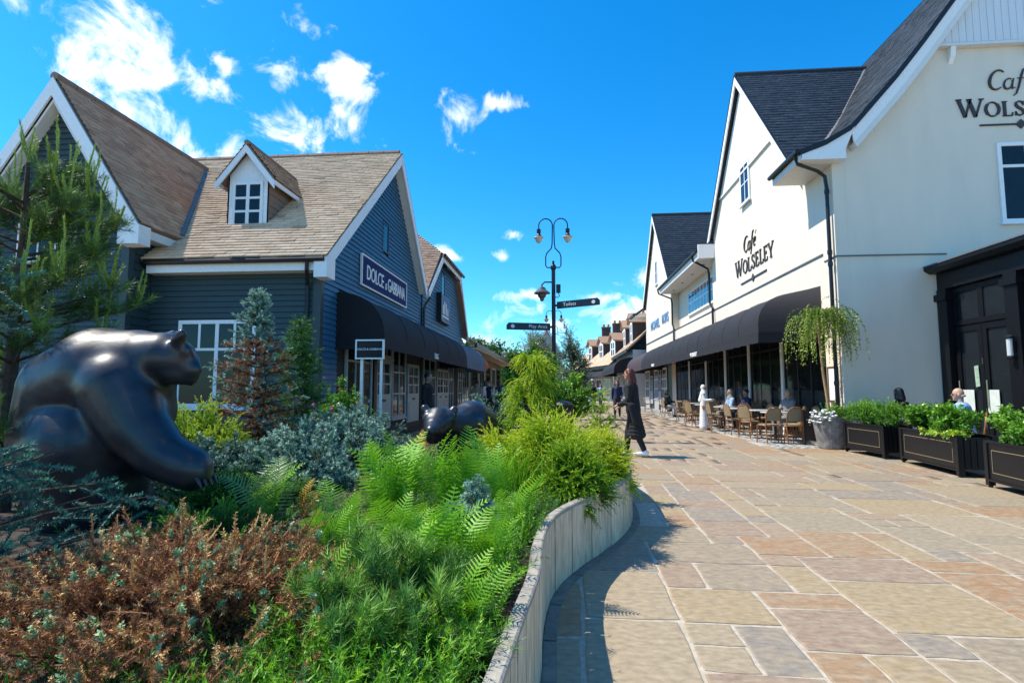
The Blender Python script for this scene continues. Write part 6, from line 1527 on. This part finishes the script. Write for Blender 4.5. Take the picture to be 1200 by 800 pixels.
# ================================================================== cafe furniture
M_RATTAN = mat('rattan_cane', (.26, .105, .03), .45, var=.3, scale=10)
M_WEAVE = mat('woven_seat', (.27, .21, .12), .7, var=.4, scale=30, bump=.5, bscale=120)
M_MARBLE = mat('marble_top', (.62, .62, .60), .25, var=.1, scale=5)
def make_chair(label):
    t = thing('bistro_chair', label, 'chair', (0, 0, 0), 'rattan bistro chairs on the cafe terrace')
    s = MB(); o = []                                               # local: faces +Y
    for k in range(16): a = k * math.pi / 8; o.append((.215 * (abs(math.cos(a)) ** .7) * (1 if math.cos(a) > 0 else -1), .205 * (abs(math.sin(a)) ** .7) * (1 if math.sin(a) > 0 else -1), .445))
    s.prism(o, (0, 0, .03)); s.build('seat', M_WEAVE, t)
    r = MB(); r.tube([(p[0] * 1.04, p[1] * 1.04, .445) for p in o + [o[0]]], .016, 6); r.build('seat_rim', M_RATTAN, t)
    for sx in (-1, 1):
        l = MB(); l.tube([(sx * .19, .17, .44), (sx * .2, .2, .0)], .015, 6); l.build('leg', M_RATTAN, t)
        l = MB(); l.tube([(sx * .19, -.17, .44), (sx * .2, -.23, .0)], .015, 6); l.build('leg', M_RATTAN, t)
    b = MB(); arc = [(-.20, -.19, .44), (-.205, -.215, .62), (-.20, -.24, .76), (-.15, -.26, .86), (-.07, -.272, .905), (.07, -.272, .905), (.15, -.26, .86), (.20, -.24, .76), (.205, -.215, .62), (.20, -.19, .44)]
    b.tube(arc, .016, 7); b.build('back_frame', M_RATTAN, t)
    w = MB(); rows = []
    for k in range(7):
        z = .56 + .32 * k / 6; hw = .19 if z < .78 else .19 * math.sqrt(max(.05, 1 - ((z - .78) / .13) ** 2)); y = -.205 - (z - .5) * .16
        rows.append([(hw * j / 4, y - .02 * (1 - (j / 4) ** 2), z) for j in range(-4, 5)])
    w.grid(rows); w.grid([[(p[0], p[1] + .008, p[2]) for p in r_] for r_ in rows]); w.build('backrest', M_WEAVE, t)
    st = MB()
    for a, c in (((-.19, .19, .16), (.19, .19, .16)), ((-.195, .185, .18), (-.195, -.21, .18)), ((.195, .185, .18), (.195, -.21, .18)), ((-.19, -.2, .2), (.19, -.2, .2)), ((-.19, .17, .42), (-.06, .19, .30)), ((.19, .17, .42), (.06, .19, .30))): st.tube([a, c], .010, 5)
    st.build('stretcher', M_RATTAN, t, kind='stuff'); return t
chair0 = make_chair('rattan chair foremost on the terrace, its back to the paving'); kids = tree_of(chair0)
CH = [(5.30, 14.55, 15, None), (6.0, 14.75, 60, 'rattan chair beside the grey pot, turned toward the table'), (5.32, 15.95, -60, 'rattan chair behind the foremost one, turned right'), (5.25, 17.05, -80, 'rattan chair third from the near end of the outer row'),
      (5.08, 18.45, -85, 'rattan chair right beside the woman in white'), (4.85, 20.4, -70, 'rattan chair just beyond the woman in white'), (6.45, 16.2, 100, 'rattan chair against the glazing behind the foremost table'), (6.4, 18.0, 100, 'rattan chair against the glazing behind the second table'),
      (6.4, 19.6, 95, 'rattan chair against the glazing under the seated couple'), (5.6, 17.0, 180, 'rattan chair between the first two tables'), (5.3, 27.6, -80, 'rattan chair at the near side of the far table'), (5.5, 29.5, -100, 'rattan chair at the far side of the far table'), (6.3, 28.2, 90, 'rattan chair by the glazing at the far table'), (5.4, 34.0, -90, 'lone rattan chair outside the farther shop'),
      (5.75, 14.35, 10, 'rattan chair between the foremost chair and the wind screen'), (6.5, 15.15, 95, 'rattan chair tucked against the glazing beside the pot'), (5.35, 19.75, -85, 'rattan chair at the table of the seated couple, on the paving side'), (5.75, 21.0, 180, 'rattan chair beyond the table of the seated couple'),
      (5.2, 22.2, -75, 'rattan chair standing alone past the seated couple'), (6.3, 22.6, 95, 'rattan chair against the glazing past the seated couple'), (5.3, 24.3, -90, 'rattan chair halfway to the far table'), (6.2, 24.8, 90, 'rattan chair against the glazing halfway to the far table')]
for i, (x, y, a, lab) in enumerate(CH):
    if i == 0: chair0.location = (x, y, 0); chair0.rotation_euler = (0, 0, rad(a))
    else: copy_tree(chair0, (x, y, 0), rad(a), lab, kids)
def make_table(label):
    t = thing('cafe_table', label, 'table', (0, 0, 0), 'marble topped cafe tables')
    MB().lathe([(.34, .72), (.36, .73), (.36, .75), (.34, .755)], (0, 0, 0), 20).build('tabletop', M_MARBLE, t)
    MB().lathe([(.20, 0), (.20, .02), (.04, .05), (.03, .1), (.03, .70), (.10, .72)], (0, 0, 0), 12).build('pedestal', M_BLACKM, t); return t
tb0 = make_table('round marble cafe table nearest the grey pot'); tk = tree_of(tb0); tb0.location = (5.75, 15.3, 0)
for (x, y, lab) in ((5.85, 16.7, 'round marble cafe table second from the grey pot'), (5.75, 18.2, 'round marble cafe table behind the woman in white'), (5.75, 19.8, 'round marble cafe table by the seated couple'), (5.9, 28.6, 'round marble cafe table at the far end of the terrace'), (5.75, 22.5, 'round marble cafe table past the seated couple'), (5.75, 24.6, 'round marble cafe table halfway along the terrace')): copy_tree(tb0, (x, y, 0), 0, lab, tk)
cup0 = thing('tumbler', 'clear glass standing on the nearest cafe table', 'glass', (5.68, 15.2, .755), 'glasses on the cafe tables'); m = MB(); m.lathe([(.028, .0), (.036, .12), (.034, .12), (.026, .006)], (5.68, 15.2, .757), 10); m.build('glass_body', mat('clear_tumbler', (.75, .78, .78), .1), cup0); ck = tree_of(cup0)
for (x, y, lab) in ((5.9, 16.6, 'clear glass on the second cafe table'), (5.8, 18.05, 'clear glass on the table behind the woman in white'), (5.85, 19.9, 'clear glass on the table of the seated couple')): copy_tree(cup0, (x, y, .755), 0, lab, ck)
scr = thing('wind_screen', 'dark brown canvas wind screen between the chairs and the grey pot', 'screen', (6.2, 14.1, 0))
MB().box((5.95, 13.98, .12), (6.62, 14.02, .82)).build('canvas', mat('brown_screen', (.045, .025, .018), .8), scr)
for x in (5.93, 6.62): MB().box((x, 13.97, 0), (x + .03, 14.03, .86)).build('post', M_BLACKM, scr)

# ================================================================== people
SKIN = mat('skin', (.52, .30, .21), .5, var=.08, scale=12)
SKIN2 = mat('skin_tan', (.36, .19, .12), .5, var=.08, scale=12)
def cloth(name, c, r=.8): return mat(name, c, r, var=.22, scale=9, bump=.35, bscale=14)
def person(label, loc, yaw, hair=(.06, .03, .02), top=None, bottom=None, shoe=None, pose='stand', coat=0.0, vox=.02, hair_len=.0, scarf=None, skin=None, arms=None, lean=0.0, group=None, bald=False, dress=0.0, stride=.28, eyes=False, H=1.0):
    t = thing('person', label, 'person', (0, 0, 0), group); skin = skin or SKIN
    V = Vector
    sit = pose == 'sit'; hz = .50 if sit else .92
    L_ = {}
    for s in (-1, 1):
        hip = V((s * .09, 0, hz))
        if sit: knee = V((s * .11, .42, .50)); ank = V((s * .10, .40, .09)); toe = ank + V((0, .17, -.04))
        else:
            f = s * stride if pose == 'walk' else s * .03
            knee = V((s * .09, f * .65 + .03, .49)); ank = V((s * .085, f * 1.15 - (.05 if f < 0 else 0), .085 + (.05 if f < -.1 else 0))); toe = ank + V((s * .02, .16, -.045 if f > -.1 else -.075))
        L_[s] = (hip, knee, ank, toe)
    cz = hz + .50; nk = V((0, lean * .9, cz + .06)); hd = V((0, lean * 1.05 + .03, cz + .22)); sh = {s: V((s * .175, lean * .85, cz - .015)) for s in (-1, 1)}
    A_ = {}
    for s in (-1, 1):
        sp = (arms or {}).get(s)
        if sp is None:
            sw = -s * stride * .5 if pose == 'walk' else .03
            if sit: el = sh[s] + V((s * .06, .10, -.24)); wr = el + V((-s * .06, .22, -.0))
            else: el = sh[s] + V((s * .05, sw * .35 - .02, -.28)); wr = el + V((s * .0, sw * .6 + .07, -.24))
        else: el = sh[s] + V(sp[0]); wr = el + V(sp[1])
        A_[s] = (el, wr)
    # ---- one continuous body
    b = MB()
    capsule(b, (0, 0, hz + .04), (0, lean * .4, hz + .25), .125, .115); capsule(b, (0, lean * .4, hz + .25), (0, lean * .8, cz - .06), .115, .13)
    for s in (-1, 1):
        capsule(b, (s * .05, lean * .8, cz - .06), sh[s], .10, .062)
        h_, k_, a_, to = L_[s]; capsule(b, h_, k_, .082, .056); capsule(b, k_, a_, .055, .036); capsule(b, a_ - V((0, .03, .03)), to, .036, .028)
        el, wr = A_[s]; capsule(b, sh[s], el, .052, .040); capsule(b, el, wr, .040, .028)
        d = (wr - el).normalized(); side = d.cross(V((0, 0, 1))); side = side.normalized() if side.length > .1 else V((1, 0, 0)); pm = wr + d * .06
        capsule(b, wr, pm, .026, .030, 10); 
        for q in range(4):
            o_ = side * (.022 * (q - 1.5)); fl = (.055, .068, .064, .048)[q]; nrm_ = side.cross(d)
            k1 = pm + o_ + d * (.03 + fl * .5); capsule(b, pm + o_ + d * .02, k1, .0095, .0090, 8, 2); capsule(b, k1, k1 + d * fl * .45 - nrm_ * .022 * (1 if nrm_.z > 0 else -1), .009, .0075, 8, 2)
        capsule(b, wr + d * .02, wr + d * .055 + side * (-s) * .05, .012, .009, 8, 2)
    capsule(b, nk - V((0, 0, .06)), hd - V((0, .02, .04)), .055, .052)
    ball(b, hd + V((0, -.005, .03)), (.076, .094, .105), 14); capsule(b, hd + V((0, .045, -.055)), hd + V((0, .062, -.085)), .045, .026)
    capsule(b, hd + V((0, .088, .022)), hd + V((0, .104, -.010)), .010, .013, 8, 2)
    for s in (-1, 1): ball(b, hd + V((s * .079, -.005, .0)), (.012, .022, .032), 8)
    remesh(b, vox * .9 if eyes else vox, 2, 'body', skin, t)
    if eyes:
        for s in (-1, 1): e = MB(); ball(e, hd + V((s * .031, .083, .022)), .011, 8); e.build('eye', M_BLACK, t, smooth=True)
        e = MB(); capsule(e, hd + V((-.02, .093, -.05)), hd + V((.02, .093, -.05)), .006, .006, 6, 2); e.build('mouth', mat('lips', (.42, .12, .10), .5), t, smooth=True)
    # ---- clothing, each garment one surface
    if top:
        c = MB(); capsule(c, (0, 0, hz + .0), (0, lean * .4, hz + .25), .155, .14); capsule(c, (0, lean * .4, hz + .25), (0, lean * .8, cz - .05), .14, .15)
        for s in (-1, 1):
            capsule(c, (s * .05, lean * .8, cz - .05), sh[s], .115, .08); el, wr = A_[s]; capsule(c, sh[s], el, .075, .058); capsule(c, el, el.lerp(wr, .93), .057, .044)
        if coat:
            for k in range(8):
                q = k / 7; ball(c, (0, .0 - .05 * q, hz + .04 - coat * q), (.165 + .035 * q, .125 + .075 * q, .11), 14)
        remesh(c, vox * .9, 3, 'coat' if coat else 'top', top, t)
    if dress:
        c = MB(); capsule(c, (0, 0, hz + .05), (0, .0, .12), .15, .20, 16); capsule(c, (0, .05, hz), (0, .10, .12), .12, .16, 16); remesh(c, vox, 3, 'long_skirt', bottom, t)
    elif bottom:
        c = MB(); capsule(c, (0, 0, hz + .06), (0, 0, hz - .02), .14, .14)
        for s in (-1, 1): h_, k_, a_, to = L_[s]; capsule(c, h_, k_, .105, .075); capsule(c, k_, k_.lerp(a_, .93), .074, .056)
        remesh(c, vox * .9, 2, 'trousers', bottom, t)
    for s in (-1, 1):
        h_, k_, a_, to = L_[s]; c = MB(); capsule(c, a_ - V((0, .045, .040)), to + V((0, .03, -.0)), .046, .036, 10); capsule(c, a_, a_ - V((0, .01, .03)), .046, .048, 10)
        remesh(c, .014, 2, 'shoe', shoe or M_BLACK, t)
    if scarf:
        c = MB(); ball(c, hd + V((0, -.045, .045)), (.095, .10, .12), 14); capsule(c, hd - V((0, .03, .08)), nk + V((0, 0, -.05)), .095, .15); capsule(c, nk, V((0, -.10, cz - .25)), .12, .12); remesh(c, vox, 3, 'headscarf', scarf, t)
    elif not bald:
        c = MB(); hm = mat('hair_%d_%d' % (int(hair[0] * 1000), int(hair[1] * 1000)), hair, .5, var=.5, scale=16, stretch=(4, 4, 1)); ball(c, hd + V((0, -.025, .055)), (.092, .100, .100), 14)
        if hair_len:
            for s in (-1, 1): capsule(c, hd + V((s * .06, -.03, .03)), hd + V((s * .085, -.05, -hair_len)), .05, .045)
            capsule(c, hd + V((0, -.06, .02)), hd + V((0, -.09, -hair_len)), .075, .075)
        remesh(c, min(vox, .016), 2, 'hair', hm, t)
    else:
        c = MB(); 
        for s in (-1, 1): capsule(c, hd + V((s * .078, -.05, -.02)), hd + V((s * .05, -.09, -.01)), .022, .026)
        capsule(c, hd + V((-.05, -.09, -.01)), hd + V((.05, -.09, -.01)), .026, .026); remesh(c, .014, 2, 'hair', mat('grey_hair', (.3, .28, .26), .6, var=.4, scale=20), t)
    t.location = loc; t.rotation_euler = (0, 0, rad(yaw)); t.scale = (H, H, H)
    return t
C_BLK = cloth('black_wool', (.010, .010, .013)); C_NAVY = cloth('navy_cotton', (.015, .025, .07)); C_JEAN = cloth('blue_denim', (.04, .08, .20)); C_WHT = cloth('white_linen', (.74, .74, .72)); C_GREY = cloth('grey_marl', (.22, .22, .22)); C_LBLUE = cloth('pale_blue_cotton', (.30, .42, .60)); C_PINK = cloth('pink_cotton', (.45, .22, .38)); C_RED = cloth('red_cotton', (.40, .04, .04)); C_BEIGE = cloth('beige_cotton', (.45, .36, .26)); C_SHIRT = cloth('blue_white_shirt', (.22, .40, .72))
M_SHOEW = mat('white_trainer', (.78, .80, .82), .5)
wo = person('woman with auburn hair in a black coat walking past the golden conifer', (1.50, 11.35, 0), 72, (.11, .022, .010), C_BLK, C_BLK, M_SHOEW, 'walk', coat=.52, vox=.013, hair_len=.14, lean=.05, eyes=True, stride=.15, arms={-1: ((-.06, .02, -.27), (.05, .20, -.10)), 1: ((.05, .04, -.27), (-.08, .20, -.12))})
jk = thing('folded_coat', 'black coat folded over the walking woman\'s forearms', 'coat', (1.5, 11.2, 1.0)); c = MB(); capsule(c, (1.26, 11.15, 1.08), (1.46, 11.10, 1.04), .045, .045, 12); capsule(c, (1.40, 11.10, 1.02), (1.50, 11.10, .70), .045, .06, 12); capsule(c, (1.46, 11.12, 1.0), (1.58, 11.14, .66), .04, .05, 12); remesh(c, .016, 4, 'cloth', C_BLK, jk)
person('woman in white headscarf and long white dress standing at the cafe tables', (4.88, 19.1, 0), -118, top=C_WHT, bottom=C_WHT, pose='stand', vox=.018, scarf=C_WHT, dress=1, skin=SKIN2, H=.84, arms={-1: ((-.05, .08, -.26), (.04, .24, .02)), 1: ((.05, .10, -.24), (-.02, .26, .03))})
person('seated woman in pale headscarf and light blue jacket under the cafe awning', (6.1, 20.2, 0), 95, top=C_LBLUE, bottom=C_GREY, pose='sit', vox=.02, scarf=C_GREY, skin=SKIN2)
person('seated man in dark jacket beside the woman in light blue', (6.42, 19.5, 0), 100, (.02, .015, .012), C_NAVY, C_BLK, pose='sit', vox=.02, skin=SKIN2)
person('seated customer in pale grey near the glazing behind the pot', (6.5, 16.25, 0), 110, (.25, .2, .15), C_GREY, C_GREY, pose='sit', vox=.02)
person('dark-haired person in black with pale trousers seated at the far table', (5.3, 27.6, 0), -80, (.02, .015, .012), C_BLK, C_WHT, pose='sit', vox=.022, hair_len=.1)
person('dark-haired woman seated behind the first planter, facing away', (7.45, 12.75, .02), 20, (.012, .008, .007), C_BLK, C_BLK, pose='sit', vox=.018, hair_len=.10, skin=SKIN2)
bm = person('bald man in blue striped shirt and glasses seated behind the middle planter', (7.62, 11.05, .02), 62, top=C_SHIRT, bottom=C_NAVY, pose='sit', vox=.014, bald=True, eyes=True, lean=.06)
person('shop assistant in black standing at the teal shop entrance', (-3.35, 13.75, 0), -100, (.01, .008, .007), C_BLK, C_BLK, pose='stand', vox=.02, skin=SKIN2)
for (x, y, lab, yw) in ((7.45, 12.72, 'rattan armchair under the dark-haired woman', 20), (7.62, 11.02, 'rattan armchair under the bald man', 62), (6.1, 20.2, 'rattan chair under the woman in light blue', 95), (6.42, 19.5, 'rattan chair under the man in the dark jacket', 100)):
    if x > 7: copy_tree(chair0, (x, y, .0), rad(yw), lab, kids)
copy_tree(tb0, (7.05, 11.75, 0), 0, 'round marble table between the dark-haired woman and the bald man', tk)
copy_tree(chair0, (7.9, 8.9, 0), rad(120), 'rattan chair behind the gap between the two nearer planters', kids)
# walkers further along
WALK = [('person in grey top and black trousers walking away behind the lamp post', (.95, 30.5, 0), 8, (.05, .03, .02), C_GREY, C_BLK, 0), ('person in black top and blue jeans walking beside the lamp post', (1.9, 31.5, 0), 175, (.02, .015, .01), C_BLK, C_JEAN, .08),
        ('person in dark clothes just left of the auburn-haired woman', (2.75, 26.5, 0), 170, (.03, .02, .015), C_NAVY, C_BLK, .1), ('blonde woman with a pale blue jacket and dark handbag behind the auburn-haired woman', (4.05, 31.0, 0), 10, (.45, .26, .09), C_LBLUE, C_WHT, .08),
        ('walker in a pale top far up the street', (2.5, 40, 0), 0, (.1, .06, .03), C_WHT, C_JEAN, 0), ('walker in blue far up the street', (3.2, 43, 0), 180, (.04, .03, .02), C_LBLUE, C_NAVY, .1)]
for lab, loc, yw, hr, tp, bt, hl in WALK: person(lab, loc, yw, hr, tp, bt, pose='walk', vox=.026, hair_len=hl)
bg_ = thing('handbag', 'dark handbag on the blonde woman\'s shoulder', 'bag', (4.3, 31.0, .9)); MB().box((4.26, 30.9, .85), (4.34, 31.15, 1.1)).build('pouch', M_BLACK, bg_); MB().tube([(4.3, 30.92, 1.1), (4.28, 31.0, 1.38), (4.3, 31.13, 1.1)], .012, 5).build('strap', M_BLACK, bg_)
CROWD = [('onlooker in a striped grey top at the left of the far crowd', -4.0, 26.6, C_GREY, C_NAVY), ('onlooker in white at the far shop door', -3.75, 27.8, C_WHT, C_BLK), ('onlooker in navy in the far crowd', -3.45, 27.0, C_NAVY, C_BLK), ('onlooker in dark jacket with a white bag in the far crowd', -3.05, 28.2, C_NAVY, C_NAVY),
         ('onlooker in beige in the far crowd', -3.3, 30.0, C_BEIGE, C_JEAN), ('onlooker in pink blouse in the far crowd', -2.75, 28.8, C_PINK, C_BLK), ('onlooker in lilac shirt at the right of the far crowd', -2.4, 28.0, cloth('lilac_cotton', (.46, .32, .52)), C_NAVY), ('onlooker in red behind the far crowd', -2.9, 31.0, C_RED, C_NAVY),
         ('onlooker in pale grey behind the far crowd', -2.2, 30.5, C_GREY, C_BLK), ('child in pink among the far crowd', -2.6, 29.3, C_PINK, C_PINK)]
for i, (lab, x, y, tp, bt) in enumerate(CROWD): person(lab, (x, y, 0), (i * 67) % 360, (.03 + .03 * (i % 3), .02 + .012 * (i % 3), .012), tp, bt, pose='stand' if i % 2 else 'walk', vox=.028, hair_len=.08 * (i % 2), skin=SKIN if i % 3 else SKIN2, H=.72 if 'child' in lab else 1.0)

gl = thing('spectacles', 'dark rimmed glasses on the bald man', 'glasses', (7.5, 11.1, 1.2))
hd_ = bm.matrix_basis @ Vector((0, .06 * 1.05 + .03, 1.24)); fw = Matrix.Rotation(rad(62), 3, 'Z') @ Vector((0, 1, 0)); sd = Vector((fw.y, -fw.x, 0))
for s in (-1, 1):
    c_ = hd_ + fw * .092 + sd * .033 * s + Vector((0, 0, -.01))
    MB().tube([c_ + sd * .024 * math.cos(a) + Vector((0, 0, .019 * math.sin(a))) for a in np.linspace(0, 6.283, 13)], .003, 5).build('rim', M_BLACKM, gl)
    MB().tube([c_ + sd * s * .026, hd_ + sd * s * .082 - fw * .01], .003, 5).build('temple', M_BLACKM, gl)
